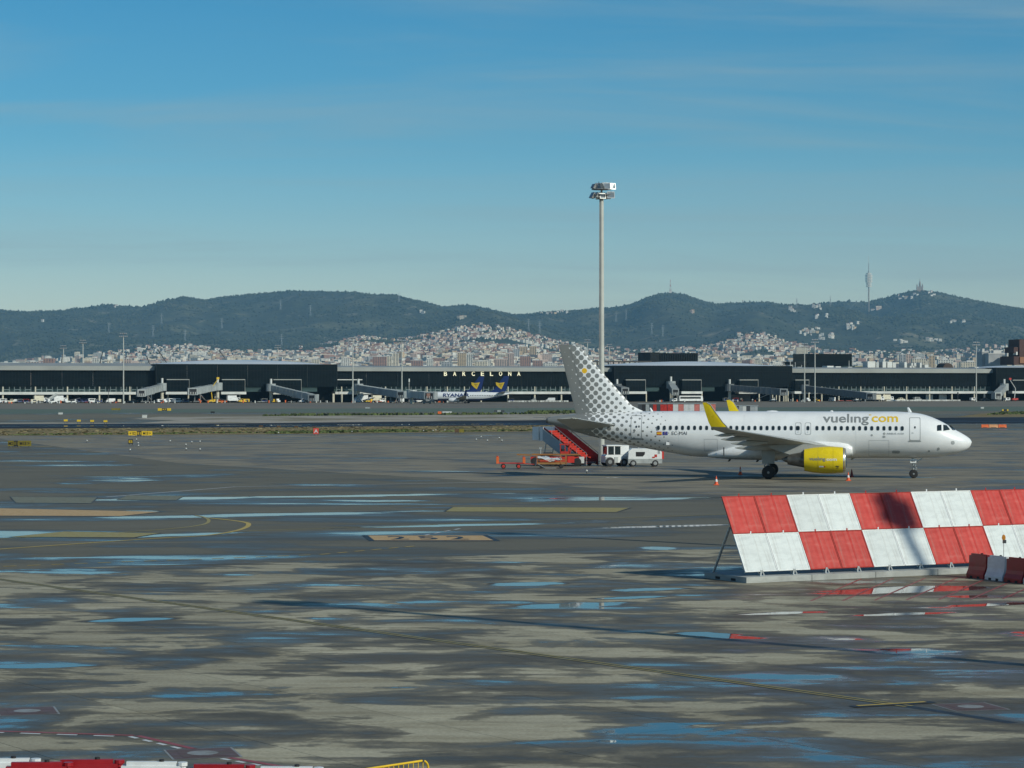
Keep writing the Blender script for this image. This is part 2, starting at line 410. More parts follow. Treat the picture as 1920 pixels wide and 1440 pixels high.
for c, px in cells:
    poly = [c + q for q in full]
    cut = clip(poly, B0, B1)
    if len(cut) < 3: continue
    whole = len(cut) == 4 and all((a - b).length < 1e-5 for a, b in zip(cut, poly))
    far_out = px < -30 or px > 1950 or c.y < 47
    if far_out or n_sl > 292:
        k = slab_mesh(cut, Vector((0, 0))); rest.add([v.co[:] for v in k.vertices], [tuple(p.vertices) for p in k.polygons]); bpy.data.meshes.remove(k); continue
    if whole:
        if full_me is None: full_me = slab_mesh(poly, c)
        me = full_me
    else: me = slab_mesh(cut, c)
    n_sl += 1
    ob('concrete_slab', me, apron, (c.x, c.y, 0.006))
r_o = rest.build('concrete_slabs_edge', CONCRETE, apron, loc=(0, 0, 0.006)); r_o['kind'] = 'stuff'

# stand concrete round the parked airliner, right of the diagonal taxiway edge
sheet('parking_stand', [(-40, 817.5), (330, 868), (1300, 926), (2060, 968), (2060, 806), (1100, 812.5)], 0.004, STAND)
sheet('grass_strip', [(-120, 818), (-120, 804.3), (480, 801.2), (1060, 797), (1060, 808.6), (480, 814.6)], 0.006, DRYGRASS)
sheet('runway', [(-120, 804.3), (-120, 795.9), (480, 793.5), (1000, 788), (2060, 781.5), (2060, 793.5), (1060, 797), (480, 801.2)], 0.005, RUNWAY)
sheet('sandy_strip', [(245, 785.5), (300, 781.5), (700, 779), (1080, 775.5), (1120, 783.5), (1000, 787.9), (480, 793.4), (250, 794.2), (330, 788)], 0.006, SANDY)
sheet('grass_strip', [(-120, 795.8), (-120, 793.2), (100, 792.2), (260, 793.6), (250, 794.2)], 0.0065, SANDY)
sheet('grass_strip', [(1790, 781.9), (1840, 775.5), (1925, 772), (2060, 771), (2060, 781.4)], 0.006, DRYGRASS)
sheet('tarmac_strip', [(-120, 792), (-120, 778.5), (2060, 770), (2060, 771), (1840, 775.4), (1120, 783), (1080, 775.4), (700, 778.9), (300, 781.4)], 0.004, FAR_TARMAC)
sheet('painted_strip', [(-120, 777), (-120, 767.5), (330, 767), (2060, 762), (2060, 770), (330, 773.5)], 0.004, GREEN_TARMAC)
sheet('terminal_apron', [(-120, 767.4), (-120, 752.5), (2060, 748.5), (2060, 761.9), (330, 766.9)], 0.004, FAR_APRON)

# painted markings -------------------------------------------------------
def wornpaint(name, col, wear=0.35):
    t = NT(name); P = t.pos(); n = t.noise(P, 2.2, 6, 0.7)
    c = t.mix(t.step(n, 0.45, 0.75, 0, wear), col, (0.10, 0.10, 0.09)); return t.out(c, t.step(n, 0.2, 0.8, 0.35, 0.7))
MY = wornpaint('yellow_marking', (0.52, 0.36, 0.05), 0.5); MK = wornpaint('black_marking', (0.018, 0.018, 0.02), 0.1)
MYD = wornpaint('faded_yellow_marking', (0.34, 0.265, 0.06), 0.5)
MYP = wornpaint('pale_yellow_marking', (0.20, 0.175, 0.085), 0.85)
MO = wornpaint('orange_marking', (0.55, 0.34, 0.12), 0.5); MW = wornpaint('white_marking', (0.62, 0.63, 0.62), 0.3); MR = wornpaint('red_marking', (0.30, 0.055, 0.05), 0.5)
def strip(name, pts, w, z, mat):
    mb = MB(); pts = [Vector(p) for p in pts]
    L_, Rr = [], []
    for i, p in enumerate(pts):
        d = (pts[min(i + 1, len(pts) - 1)] - pts[max(i - 1, 0)]).normalized(); nrm = Vector((-d.y, d.x))
        L_.append(p + nrm * w / 2); Rr.append(p - nrm * w / 2)
    n = len(pts); mb.add([(p.x, p.y, z) for p in L_ + Rr], [(i, n + i, n + i + 1, i + 1) for i in range(n - 1)])
    return mb, mat
def put_strips(name, lst):
    mats = []; big = MB()
    for mb, mat in lst:
        if mat not in mats: mats.append(mat)
        big.add(mb.v, mb.f, mats.index(mat))
    return structure(big.build(name, mats))
def px_line(*pp): return [G(*p) for p in pp]
def seg(pts, n):       # dashes: n pieces, half on half off
    a, b = Vector(pts[0]), Vector(pts[1]); return [((a + (b - a) * (k / n)), (a + (b - a) * ((k + 0.55) / n))) for k in range(n)]
Z1 = 0.0225
# double yellow line on dark band across the near apron
ln = px_line((-40, 1081.5), (1705, 1326))
put_strips('guide_line', [strip('', ln, 0.46, Z1, MK), strip('', [Vector(p) + Vector((.10, .075)) for p in ln], 0.11, Z1 + .004, MYD), strip('', [Vector(p) - Vector((.10, .075)) for p in ln], 0.11, Z1 + .004, MYD)])
put_strips('dark_line', [strip('', px_line((1690, 1324), (1900, 1357)), 0.34, Z1 - .002, MK)])
put_strips('stop_bar', [strip('', px_line((1597, 1327), (1750, 1318)), 0.36, Z1 + .008, MK), strip('', px_line((1607, 1325.5), (1735, 1318)), 0.16, Z1 + .012, MY)])
# taxi curves on the asphalt
def bez(p0, p1, p2, p3, n=22):
    p0, p1, p2, p3 = map(Vector, (p0, p1, p2, p3)); o_ = []
    for i in range(n + 1):
        t = i / n; u = 1 - t; o_.append(p0 * u**3 + p1 * 3 * u * u * t + p2 * 3 * u * t * t + p3 * t**3)
    return o_
Z2 = 0.012
c1 = px_line((390, 971), (465, 979), (467, 986), (455, 992), (440, 996), (420, 1000), (380, 1005), (300, 1009), (170, 1018), (-60, 1034))
c2 = px_line((365, 966), (385, 970), (393, 976), (388, 982), (370, 986), (330, 991), (250, 997), (100, 1006), (-60, 1013))
def smooth(pts, it=2):
    pts = [Vector(p) for p in pts]
    for _ in range(it):
        q = [pts[0]]
        for a, b in zip(pts[:-1], pts[1:]): q += [a * .75 + b * .25, a * .25 + b * .75]
        pts = q + [pts[-1]]
    return pts
put_strips('taxi_curve', [strip('', smooth(c1), 0.3, Z2, MY)])
put_strips('taxi_curve', [strip('', smooth(c2), 0.22, Z2, MYD)])
put_strips('taxi_line', [strip('', px_line((455, 996), (700, 988), (960, 978), (1320, 966), (2000, 946)), 0.2, Z2, MYD), strip('', px_line((200, 932), (440, 913), (1000, 903)), 0.25, Z2, MW)])
put_strips('dashed_line', [strip('', list(s_), 0.2, Z2, MY) for s_ in seg(px_line((-40, 1064), (600, 1040)), 15)] + [strip('', list(s_), 0.2, Z2, MY) for s_ in seg(px_line((600, 1040), (790, 1023)), 6)]
           + [strip('', list(s_), 0.16, Z2, MW) for s_ in seg(px_line((795, 1004), (870, 990)), 4)])
put_strips('dashed_line', [strip('', list(s_), 0.5, 0.01, MY) for s_ in seg(px_line((-40, 842), (120, 836)), 3)])
def board(pix, mat, txt, ends=True):
    a, b, c, d = [Vector(G(*p)) for p in pix]        # near-left, near-right, far-right, far-left
    big = MB(); mats = [mat, MK, MW]
    lerp = lambda u, v: (a + (b - a) * u) * (1 - v) + (d + (c - d) * u) * v
    q = lambda u0, u1, v0, v1, z, mi: big.add([(*lerp(u, v), z) for u, v in ((u0, v0), (u1, v0), (u1, v1), (u0, v1))], [(0, 1, 2, 3)], mi)
    q(*((-.05, 1.05, -.12, 1.1) if txt else (-.012, 1.012, -.04, 1.04)), Z2, 1); q(.0, 1.0, 0, 1, Z2 + .004, 0)
    n = len(txt)
    for i, ch in enumerate(txt):
        u0 = .12 + .76 * (i + .12) / n; uw = .76 * .62 / n
        text_mb(ch, 1, 1, lambda x, y: (*lerp(u0 + uw * x, .16 + .68 * y), Z2 + .008), .02, 0, big, 1)
    return structure(big.build('painted_board', mats))
board([(702, 1013.5), (925, 1013.5), (905, 1004.5), (690, 1004.5)], MO, '252')
board([(835, 959.5), (1155, 960.5), (1180, 952.5), (850, 951)], MYD, '')
board([(-60, 967), (225, 968), (300, 960), (-60, 952)], MO, '')
board([(20, 1007), (250, 1008), (300, 1000), (120, 997)], MYD, '')
board([(30, 943), (170, 944), (182, 933), (20, 932)], MYP, ''); board([(220, 937), (330, 938), (345, 930), (240, 929)], MYP, '')
# stand marks at the lower left: red-edged squares with a white disc and dashed red/white lines
def stand_mark(px0, px1, py0, py1, cut=1.0):
    x0, yN = G((px0 + px1) / 2, py1); x1, yF = G((px0 + px1) / 2, py0)
    c = Vector(((x0 + x1) / 2, (yN + yF) / 2)); hw = (px1 - px0) / 2 / FPX * c.y * 0.74
    big = MB()
    sq = lambda s_, z, mi: big.add([(c.x + (dx * .9 - dy * .25) * s_, c.y + (dx * .25 + dy * .9) * s_ , z) for dx, dy in ((-hw, -hw), (hw, -hw), (hw, hw), (-hw, hw))], [(0, 1, 2, 3)], mi)
    sq(1.0, Z1, 0); sq(.93, Z1 + .004, 1); sq(.66, Z1 + .008, 1)
    n = 24; big.add([(c.x + hw * .42 * math.cos(2 * math.pi * k / n), c.y + hw * .42 * math.sin(2 * math.pi * k / n), Z1 + .012) for k in range(n)], [tuple(range(n))], 0)
    return structure(big.build('stand_mark', [wornpaint('chalky_white', (0.27, 0.27, 0.255), 0.8), wornpaint('worn_red', (0.12, 0.06, 0.04), 0.9)]))
stand_mark(285, 475, 1404, 1425); stand_mark(-30, 132, 1327, 1343); stand_mark(1740, 1900, 1320, 1334)
rs = []
for a, b in (((-30, 1374), (245, 1383)), ((243, 1382.5), (350, 1408)), ((415, 1424), (530, 1444))):
    A, B = Vector(G(*a)), Vector(G(*b)); d = (B - A).normalized(); nrm = Vector((-d.y, d.x))
    rs += [strip('', [A + nrm * .22, B + nrm * .22], 0.16, Z1, MR)] + [strip('', [p, q_], 0.12, Z1, MW) for p, q_ in seg([A, B], 4)]
put_strips('stand_line', rs)
# red hatching in front of the panel fence
hs = []
for px in (1560, 1620, 1680, 1740, 1800, 1860, 1920, 1980):
    hs.append(strip('', px_line((px - 40, 1128 - (px - 1560) * .012), (px + 55, 1086 - (px - 1560) * .01)), 0.10, Z1, MR))
put_strips('hatched_area', hs)

# grass tufts on the strips (uncountable)
def tufts(name, quad, n, hgt, mat, seed):
    rnd = np.random.RandomState(seed); a, b, c, d = [np.array(G(*p)) for p in quad]
    vs_, fs = [], []
    for k in range(n):
        u, v = rnd.rand(2); p = (a * (1 - u) + b * u) * (1 - v) + (d * (1 - u) + c * u) * v
        for q in range(2):
            t = rnd.rand() * 3.14; w = .25 + .5 * rnd.rand(); h_ = hgt * (.4 + .8 * rnd.rand()); dx, dy = w * math.cos(t), w * math.sin(t)
            o = len(vs_); lx, ly = (rnd.rand(2) - .5) * .3
            vs_ += [(p[0] - dx, p[1] - dy, .0), (p[0] + dx, p[1] + dy, .0), (p[0] + dx * .4 + lx, p[1] + dy * .4 + ly, h_), (p[0] - dx * .6 + lx, p[1] - dy * .6 + ly, h_ * .8)]
            fs.append((o, o + 1, o + 2, o + 3))
    mb = MB(); mb.add(vs_, fs); o = mb.build(name, mat); o['kind'] = 'stuff'; return o
GT = M('grass_blades', (0.075, 0.10, 0.03), 0.9, var=.4, scale=.3); GD = M('dry_grass_blades', (0.20, 0.165, 0.085), 0.9, var=.3, scale=.3)
tufts('grass', [(-60, 817), (1050, 808), (1050, 806), (-60, 815)], 380, .22, GT, 1)
tufts('grass', [(500, 813.5), (780, 810), (760, 807), (510, 811)], 420, .35, GT, 2)
tufts('grass', [(-60, 816), (1050, 808), (1050, 798), (-60, 805)], 1000, .13, GD, 3)
tufts('grass', [(480, 780.5), (840, 778), (1080, 776), (580, 778)], 420, .6, GT, 4)
tufts('grass', [(985, 775.8), (1090, 774.6), (1100, 773), (990, 774.5)], 260, .8, GT, 5)
tufts('grass', [(1850, 778), (2000, 776), (2000, 772), (1880, 773)], 300, .4, GT, 6)
# ------------------------------------------------------------------ hills, city, haze
RIDGE = [(-900, 590), (-500, 578), (-200, 580), (0, 583), (60, 586), (120, 583), (210, 571), (265, 577), (300, 566), (345, 558), (380, 564), (420, 558), (480, 553), (540, 546), (600, 547), (660, 549), (700, 554),
         (740, 554), (780, 564), (830, 575), (880, 573), (930, 584), (960, 590), (990, 590), (1020, 586), (1060, 584), (1100, 580), (1160, 576), (1180, 572), (1210, 560), (1240, 552), (1262, 550), (1290, 555),
         (1320, 566), (1345, 572), (1370, 569), (1400, 568), (1440, 567), (1480, 571), (1510, 572), (1540, 567), (1580, 564), (1620, 566), (1650, 562), (1680, 553), (1710, 547), (1740, 546), (1770, 551), (1800, 559),
         (1840, 567), (1880, 574), (1920, 580), (2200, 588), (2800, 600)]
CITY = [(-900, 690), (0, 683), (60, 680), (160, 668), (280, 653), (340, 650), (400, 654), (480, 657), (560, 656), (620, 647), (680, 634), (740, 642), (800, 633), (850, 622), (900, 615), (960, 621), (1000, 632), (1050, 646),
        (1110, 657), (1250, 660), (1330, 652), (1380, 634), (1420, 626), (1470, 644), (1530, 652), (1620, 660), (1700, 655), (1760, 662), (1850, 652), (1920, 655), (2300, 665), (2800, 690)]
rx, ry = zip(*RIDGE); cx_, cy2 = zip(*CITY)
YC0, YC1, YR = 5200.0, 9600.0, 13800.0
def fbm(x, y, seed, oct_=5, ridged=False):
    rnd = np.random.RandomState(seed); out_ = np.zeros_like(x); amp = 1.0; tot = 0
    for o in range(oct_):
        acc = np.zeros_like(x)
        for k in range(5):
            th = rnd.rand() * 6.28; f = (2 ** o) * (0.7 + .6 * rnd.rand()); ph = rnd.rand() * 6.28
            acc = acc + np.sin(f * (x * np.cos(th) + y * np.sin(th)) + ph + 1.3 * np.sin(f * .6 * (y * np.cos(th) - x * np.sin(th)) + ph * 2))
        acc = acc / 2.6
        if ridged: acc = 1 - 2 * np.abs(np.clip(acc, -1, 1))
        out_ += amp * acc; tot += amp; amp *= .52
    return out_ / tot
def terrain(px, Y):
    px = np.asarray(px, float); Y = np.asarray(Y, float)
    eR = HZ - np.interp(px, rx, ry); eC = np.minimum(HZ - np.interp(px, cx_, cy2), eR - 18)
    X = (px - 960) / FPX * Y
    zR = CH + eR / FPX * YR; zC = CH + eC / FPX * YC1
    t1 = np.clip((Y - YC0) / (YC1 - YC0), 0, 1); z1 = zC * t1 ** 1.25
    t2 = np.clip((Y - YC1) / (YR - YC1), 0, 1); s2 = t2 * t2 * (3 - 2 * t2) * .55 + t2 * .45
    z2 = zC + (zR - zC) * s2
    t3 = np.clip((Y - YR) / 2500, 0, 1); z3 = zR * (1 - .35 * t3)
    z = np.where(Y < YC1, z1, np.where(Y < YR, z2, z3))
    env = np.clip(t2 / .25, 0, 1) * np.clip((1 - t2) / .18, 0.0, 1)
    z = z + env * (fbm(X / 520., Y / 760., 3, 5, True) * 78 - 8 + fbm(X / 210., Y / 1500., 14, 3, True) * 26)
    z = z + np.clip(t1 * 2, 0, 1) * (1 - t2) * fbm(X / 300., Y / 420., 9, 4) * 7
    z = z + np.clip((Y - 12000) / 1500, 0, 1) * fbm(X / 60., Y / 90., 5, 3) * 4
    z = np.minimum(z, CH + (eR - 1.0) / FPX * np.minimum(Y, YR)) if True else z
    return np.where(Y < 2600, 0, z)
def hill_mesh():
    pxs = np.linspace(-900, 2800, 560)
    Ys = np.concatenate([[2300, 2600, 3800, 5000], np.linspace(5200, 9600, 46), np.linspace(9700, 13800, 92), np.linspace(14000, 16300, 14)])
    PX, YY = np.meshgrid(pxs, Ys); Z = terrain(PX, YY); Z[0, :] = -.6
    X = (PX - 960) / FPX * YY
    n, m = PX.shape
    co = np.stack([X, YY, Z], -1).reshape(-1, 3)
    idx = np.arange(n * m).reshape(n, m)
    fs = np.stack([idx[:-1, :-1], idx[:-1, 1:], idx[1:, 1:], idx[1:, :-1]], -1).reshape(-1, 4)
    me = bpy.data.meshes.new('hills'); me.from_pydata(co.tolist(), [], fs.tolist()); me.polygons.foreach_set('use_smooth', [True] * len(fs)); me.update(); return me
def hill_mat():
    t = NT('hill_scrub'); P = t.pos()
    a = t.noise(P, 0.0022, 6, 0.6, .4); b = t.noise(P, 0.012, 5, 0.65); c = t.noise(P, 0.05, 4, .6)
    col = t.mix(t.step(b, .35, .65), (0.024, 0.034, 0.016), (0.050, 0.058, 0.026))
    col = t.mix(t.step(a, .52, .64, 0, .8), col, (0.12, 0.115, 0.055))
    col = t.mix(t.step(t.noise(P, 0.006, 5, .6, 1.2), .60, .66, 0, .7), col, (0.20, 0.175, 0.115))
    col = t.mix(1.0, col, t.step(c, .3, .7, .65, 1.35), 'MULTIPLY')
    return t.out(col, .95, c, .9, 6.0)
hills = ob('hills', hill_mesh()); hills.data.materials.append(hill_mat()); structure(hills)

def blobs(name, P, S, mat, seed, hscale=1.2):
    """many small uneven tree crowns as one mesh; P (n,3), S (n,)"""
    rnd = np.random.RandomState(seed); n = len(P)
    base = np.array([(1, 0, .25), (.3, .95, .3), (-.8, .6, .2), (-.8, -.6, .3), (.3, -.95, .2), (0, 0, 1.0), (.2, .1, -.2)])
    tri = np.array([(0, 1, 5), (1, 2, 5), (2, 3, 5), (3, 4, 5), (4, 0, 5), (1, 0, 6), (2, 1, 6), (3, 2, 6), (4, 3, 6), (0, 4, 6)])
    th = rnd.rand(n) * 6.28; c, s = np.cos(th), np.sin(th)
    jit = 1 + (rnd.rand(n, 7, 1) - .5) * .6
    v = base[None] * jit
    x = v[:, :, 0] * c[:, None] - v[:, :, 1] * s[:, None]; y = v[:, :, 0] * s[:, None] + v[:, :, 1] * c[:, None]
    co = np.stack([x, y, v[:, :, 2] * hscale], -1) * S[:, None, None] + P[:, None, :]
    f = tri[None] + (np.arange(n) * 7)[:, None, None]
    me = bpy.data.meshes.new(name); nv, nf = n * 7, n * 10
    me.vertices.add(nv); me.vertices.foreach_set('co', co.reshape(-1).astype(np.float32))
    me.loops.add(nf * 3); me.loops.foreach_set('vertex_index', f.reshape(-1).astype(np.int32))
    me.polygons.add(nf); me.polygons.foreach_set('loop_start', np.arange(nf, dtype=np.int32) * 3)
    me.update(calc_edges=True); me.validate(); me.materials.append(mat); return ob(name, me)
def tree_mat(name, a, b):
    t = NT(name); P = t.pos(); n = t.noise(P, .03, 3, .6); n2 = t.noise(P, .003, 4, .6)
    c = t.mix(t.step(n, .3, .7), a, b); c = t.mix(t.step(n2, .42, .62, 0, .7), c, (0.085, 0.088, 0.04)); return t.out(c, .95)
TREE = tree_mat('forest_leaves', (0.016, 0.026, 0.011), (0.042, 0.052, 0.022))
rnd = np.random.RandomState(11)
N = 52000
tpx = rnd.uniform(-350, 2270, N); tY = 9000 + (13950 - 9000) * rnd.rand(N) ** .8
tz = terrain(tpx, tY); tX = (tpx - 960) / FPX * tY
clear = fbm(tX / 330., tY / 420., 21, 4)
keep = (clear < .08) | (rnd.rand(N) < .18)
tS = rnd.uniform(3.5, 8.0, N)
fo = blobs('forest', np.stack([tX, tY, tz - .5], -1)[keep], tS[keep], TREE, 4); fo['kind'] = 'stuff'
# taller trees along the skyline
N2 = 5200
tpx = rnd.uniform(-250, 2170, N2); tY = rnd.uniform(13300, 13950, N2); tz = terrain(tpx, tY); cl = fbm(tpx / 40., tpx * 0, 33, 4)
k2 = rnd.rand(N2) < np.clip(.35 + cl, .06, 1)
fo2 = blobs('forest', np.stack([(tpx - 960) / FPX * tY, tY, tz - 1], -1)[k2], rnd.uniform(4.5, 10.5, N2)[k2], TREE, 5, 1.5); fo2['kind'] = 'stuff'
# trees between the houses
N3 = 24000
tpx = rnd.uniform(-250, 2170, N3); tY = rnd.uniform(6300, 9700, N3); tz = terrain(tpx, tY); cl = fbm(tpx / 60., tY / 500., 35, 4)
k3 = cl > -.22
fo3 = blobs('street_trees', np.stack([(tpx - 960) / FPX * tY, tY, tz - .5], -1)[k3], rnd.uniform(3, 7, N3)[k3], TREE, 6); fo3['kind'] = 'stuff'

# ---- city -------------------------------------------------------------
def wall_mat(name, col, floors=True, wcol=(0.07, 0.075, 0.085), sx=3.6, sz=3.1):
    t = NT(name); v = t.obj(); n = t.noise(v, .15, 4)
    c = t.mix(1.0, (*col, 1), t.step(n, .3, .7, .85, 1.12), 'MULTIPLY')
    return t.out(c, .85)
WALLS = [wall_mat('wall_white', (.68, .65, .57)), wall_mat('wall_cream', (.66, .58, .44)), wall_mat('wall_pale_pink', (.56, .42, .34)), wall_mat('wall_brick', (.36, .205, .15)), wall_mat('wall_ochre', (.55, .41, .25)), wall_mat('wall_grey', (.40, .40, .39))]
WNAME = ['white', 'cream', 'pale pink', 'brick red', 'ochre', 'grey']
ROOFS = [TERRA, M('flat_roof', (.38, .35, .31), .9), M('flat_roof_light', (.58, .56, .52), .9)]
WINB = M('dark_window_band', (0.05, 0.055, 0.065), .3)  # plain dark tone of the window rows

def city_spots(n, seed):
    r = np.random.RandomState(seed)
    px = r.uniform(-250, 2170, n); u = r.rand(n); Y = 5600 + (YC1 + 500 - 5600) * u
    z = terrain(px, Y); e = (z - CH) / Y * FPX; eC = HZ - np.interp(px, cx_, cy2)
    X = (px - 960) / FPX * Y
    cl = fbm(X / 260., Y / 500., 41, 4)
    dens = np.interp(px, [-250, 0, 120, 240, 560, 700, 1000, 1060, 1200, 1330, 1460, 1560, 1900, 2170], [.08, .10, .18, .40, .85, 1, 1, .75, .22, .7, .7, .22, .24, .2])
    fall = np.clip((eC + 5 - e) / 11. + .1, 0, 1)
    k = (r.rand(n) < dens * fall) & (cl > -.30 - .5 * (e < 45) - .35 * ((px > 640) & (px < 1060))) & (e > 14)
    return px[k], Y[k], z[k], X[k], e[k]
def add_house(vs_, fs, mi, x, y, z, w, d, h, rz, wm, rm, gable):
    c, s = math.cos(rz), math.sin(rz); o = len(vs_)
    P = lambda a, b, t: (x + a * c - b * s, y + a * s + b * c, z + t)
    hw, hd = w / 2, d / 2
    vs_ += [P(-hw, -hd, -5), P(hw, -hd, -5), P(hw, hd, -5), P(-hw, hd, -5), P(-hw, -hd, h), P(hw, -hd, h), P(hw, hd, h), P(-hw, hd, h)]
    fs += [(o, o + 1, o + 5, o + 4), (o + 1, o + 2, o + 6, o + 5), (o + 2, o + 3, o + 7, o + 6), (o + 3, o, o + 4, o + 7)]; mi += [wm] * 4
    if gable:
        vs_ += [P(-hw, 0, h + d * .2), P(hw, 0, h + d * .2)]
        fs += [(o + 4, o + 5, o + 9, o + 8), (o + 6, o + 7, o + 8, o + 9), (o + 5, o + 6, o + 9), (o + 7, o + 4, o + 8)]; mi += [rm, rm, wm, wm]
    else: fs.append((o + 4, o + 5, o + 6, o + 7)); mi.append(rm)
    nf = int(h // 3.4)                                     # window rows on the two sides that face the airport
    if h > 9 and nf < 16:
        for k in range(nf):
            zb = 1.1 + k * 3.3
            for a0 in np.arange(-hw + 1.2, hw - 2.2, 4.4):
                q = len(vs_); vs_ += [P(a0, -hd - .06, zb), P(a0 + 2.3, -hd - .06, zb), P(a0 + 2.3, -hd - .06, zb + 1.5), P(a0, -hd - .06, zb + 1.5)]
                fs.append((q, q + 1, q + 2, q + 3)); mi.append(9)
    return
CM = WALLS + ROOFS + [WINB]
r = np.random.RandomState(5)
px, Y, z, X, e = city_spots(26000, 77)
print('houses', len(px))
def dims(i):
    low = e[i] < 46
    t = r.rand()
    if low: w, d, h_ = r.uniform(12, 32), r.uniform(11, 15), r.choice([9, 12, 15, 18, 21, 24])
    else: w, d, h_ = r.uniform(8, 17), r.uniform(8, 12), r.choice([4, 6, 7, 9, 12])
    wm = r.choice(6, p=[.44, .25, .09, .06, .09, .07] if not low else [.30, .25, .13, .14, .10, .08])
    g = (not low) and r.rand() < .6
    rm = 6 if g or r.rand() < .25 else r.choice([7, 8])
    return w, d, h_, wm, g, rm
vs_, fs, mi = [], [], []
IND = set(r.permutation(np.where((e > 30))[0])[:190].tolist())
singles = []
for i in range(len(px)):
    w, d, h_, wm, g, rm = dims(i); rz = R(r.uniform(-45, 45))
    if i in IND:
        singles.append((i, w * 1.35, d * 1.3, h_ * 1.35, wm, g, rm, rz)); continue
    add_house(vs_, fs, mi, X[i], Y[i], z[i], w, d, h_, rz, wm, rm, g)
mb = MB(); mb.v, mb.f, mb.m = vs_, fs, mi
o = mb.build('town_houses', CM); o['kind'] = 'stuff'
LAND = [(0, 230, 'beyond the left end of the terminal'), (230, 300, 'behind the leftmost tall lamp mast'), (300, 620, 'above the left white vaulted roof'), (620, 830, 'right of the left white vaulted roof'), (830, 1050, 'above the lit terminal lettering'),
        (1050, 1180, 'behind the spotted tail fin'), (1180, 1330, 'under the conical hill'), (1330, 1500, 'on the slope right of the conical hill'), (1500, 1660, 'below the telecom tower'), (1660, 1900, 'below the hilltop church'), (1900, 3000, 'at the right edge of the view')]
def where(p):
    for a, b, s in LAND:
        if p < b: return s
    return LAND[-1][2]
SHAPES = {}
for (i, w, d, h_, wm, g, rm, rz) in singles:
    key = (wm, g, rm, int(h_ / 4), int(w / 7))
    if key not in SHAPES:
        v2, f2, m2 = [], [], []; add_house(v2, f2, m2, 0, 0, 0, w, d, h_, 0, wm, rm, g); q = MB(); q.v, q.f, q.m = v2, f2, m2
        SHAPES[key] = q.mesh('hillside_house' if g else 'apartment_block', CM)
    nm = 'hillside_house' if g else 'apartment_block'
    o = ob(nm, SHAPES[key], None, (X[i], Y[i], z[i]), rz)
    tall = 'tall' if h_ > 22 else 'low'
    zone = 'high up ' if e[i] > 62 else ('half way down ' if e[i] > 44 else 'low down ')
    side = next(((', left part', ', middle', ', right part')[min(2, int(3 * (px[i] - a) / (b - a)))] for a, b, s_ in LAND if px[i] < b), '')
    lab = f"{'wide ' if w > 24 else ('narrow ' if w < 15 else '')}{tall} {WNAME[wm]} {'tiled house' if g else 'block'} {zone}{where(px[i])}{side}"
    if len(lab.split()) > 16: lab = lab.replace('wide ', '').replace('narrow ', '')
    if len(lab.split()) > 16: lab = lab.replace(side, '')
    tag(o, lab, 'house' if g else 'apartment block', 'buildings of the hillside town')

# larger towers and slabs that stand out: walls, floor-wise windows, roof
def tower(pxc, y_top, wpx, Yd, wm, lab, y_base=694, dep=None, floors=None, rz=0.0, bands='window', cat='apartment tower', name='apartment_tower'):
    s = FPX / Yd; w = wpx / s; zt = ZAT(y_top, Yd); zb = max(0.0, min(float(terrain(pxc, Yd)), ZAT(y_base, Yd))) - 3; dep = dep or min(w * .8, 16)
    X0 = AT(pxc, Yd); root = thing(name, lab, cat, (X0, Yd, zb), rz, 'larger buildings of the town')
    H = zt - zb; wl = MB(); wl.bb(-w / 2, w / 2, -dep / 2, dep / 2, 0, H); wl.build('wall', WALLS[wm], root)
    rf = MB(); rf.bb(-w / 2 - .3, w / 2 + .3, -dep / 2 - .3, dep / 2 + .3, H, H + .9); rf.bb(-w * .2, w * .15, -dep * .2, dep * .2, H + .9, H + 3.6); rf.build('roof', ROOFS[2], root)
    nf = max(2, int(H / 3.2))
    ws = MB()
    if bands == 'window':
        nc = max(2, int(w / 5))
        for f in range(nf):
            for c in range(nc):
                xa = -w / 2 + w * (c + .25) / nc; ws.bb(xa, xa + w / nc * .5, -dep / 2 - .12, -dep / 2 + .1, 1.0 + f * H / nf, 1.0 + f * H / nf + 1.7)
    elif bands == 'vertical':
        nc = max(3, int(w / 4))
        for c in range(nc): xa = -w / 2 + w * (c + .3) / nc; ws.bb(xa, xa + w / nc * .38, -dep / 2 - .12, -dep / 2 + .1, 2, H - 2)
    o = ws.build('window', WINB, root); o['kind'] = 'stuff'
    return root
T = tower
T(866, 662, 16, 6000, 4, 'tall ochre tower left of the pale twin tower above the lit letters')
T(880, 663, 11, 5900, 0, 'tall white twin tower right beside the ochre tower above the letters', bands='vertical')
T(742, 663, 11, 6300, 1, 'narrow cream tower left of the town centre above the long terminal roof')
T(712, 669, 26, 6200, 3, 'wide brick slab left of the narrow cream tower')
T(728, 668, 14, 6350, 1, 'cream slab between the brick slab and the narrow cream tower')
T(782, 676, 22, 6100, 3, 'low brick block between tower pair and narrow cream tower')
T(806, 674, 12, 6050, 0, 'small white block left of the lit B letter')
T(838, 679, 20, 5800, 5, 'grey low slab just left of the ochre tower')
T(902, 678, 24, 5800, 1, 'long cream slab right of the twin towers')
T(918, 676, 6, 5750, 0, 'slim white tower at the right end of the long cream slab')
T(940, 673, 26, 5900, 2, 'broad pink slab above the lit L letter', bands='vertical')
T(958, 662, 12, 6200, 2, 'tall pink tower above the lit N letter', bands='vertical')
T(981, 650, 15, 7300, 4, 'left one of two striped ochre towers left of the tail fin', bands='vertical')
T(999, 649, 13, 7200, 4, 'right one of two striped ochre towers left of the tail fin', bands='vertical')
T(968, 655, 12, 7000, 5, 'bluish grey tower left of the striped ochre pair')
T(985, 668, 20, 6100, 3, 'brick tower with stepped top below the striped ochre pair')
T(1024, 664, 22, 7000, 2, 'pale pink block right beside the tail fin top')
T(1008, 676, 18, 5900, 3, 'brick low slab left of the tail fin')
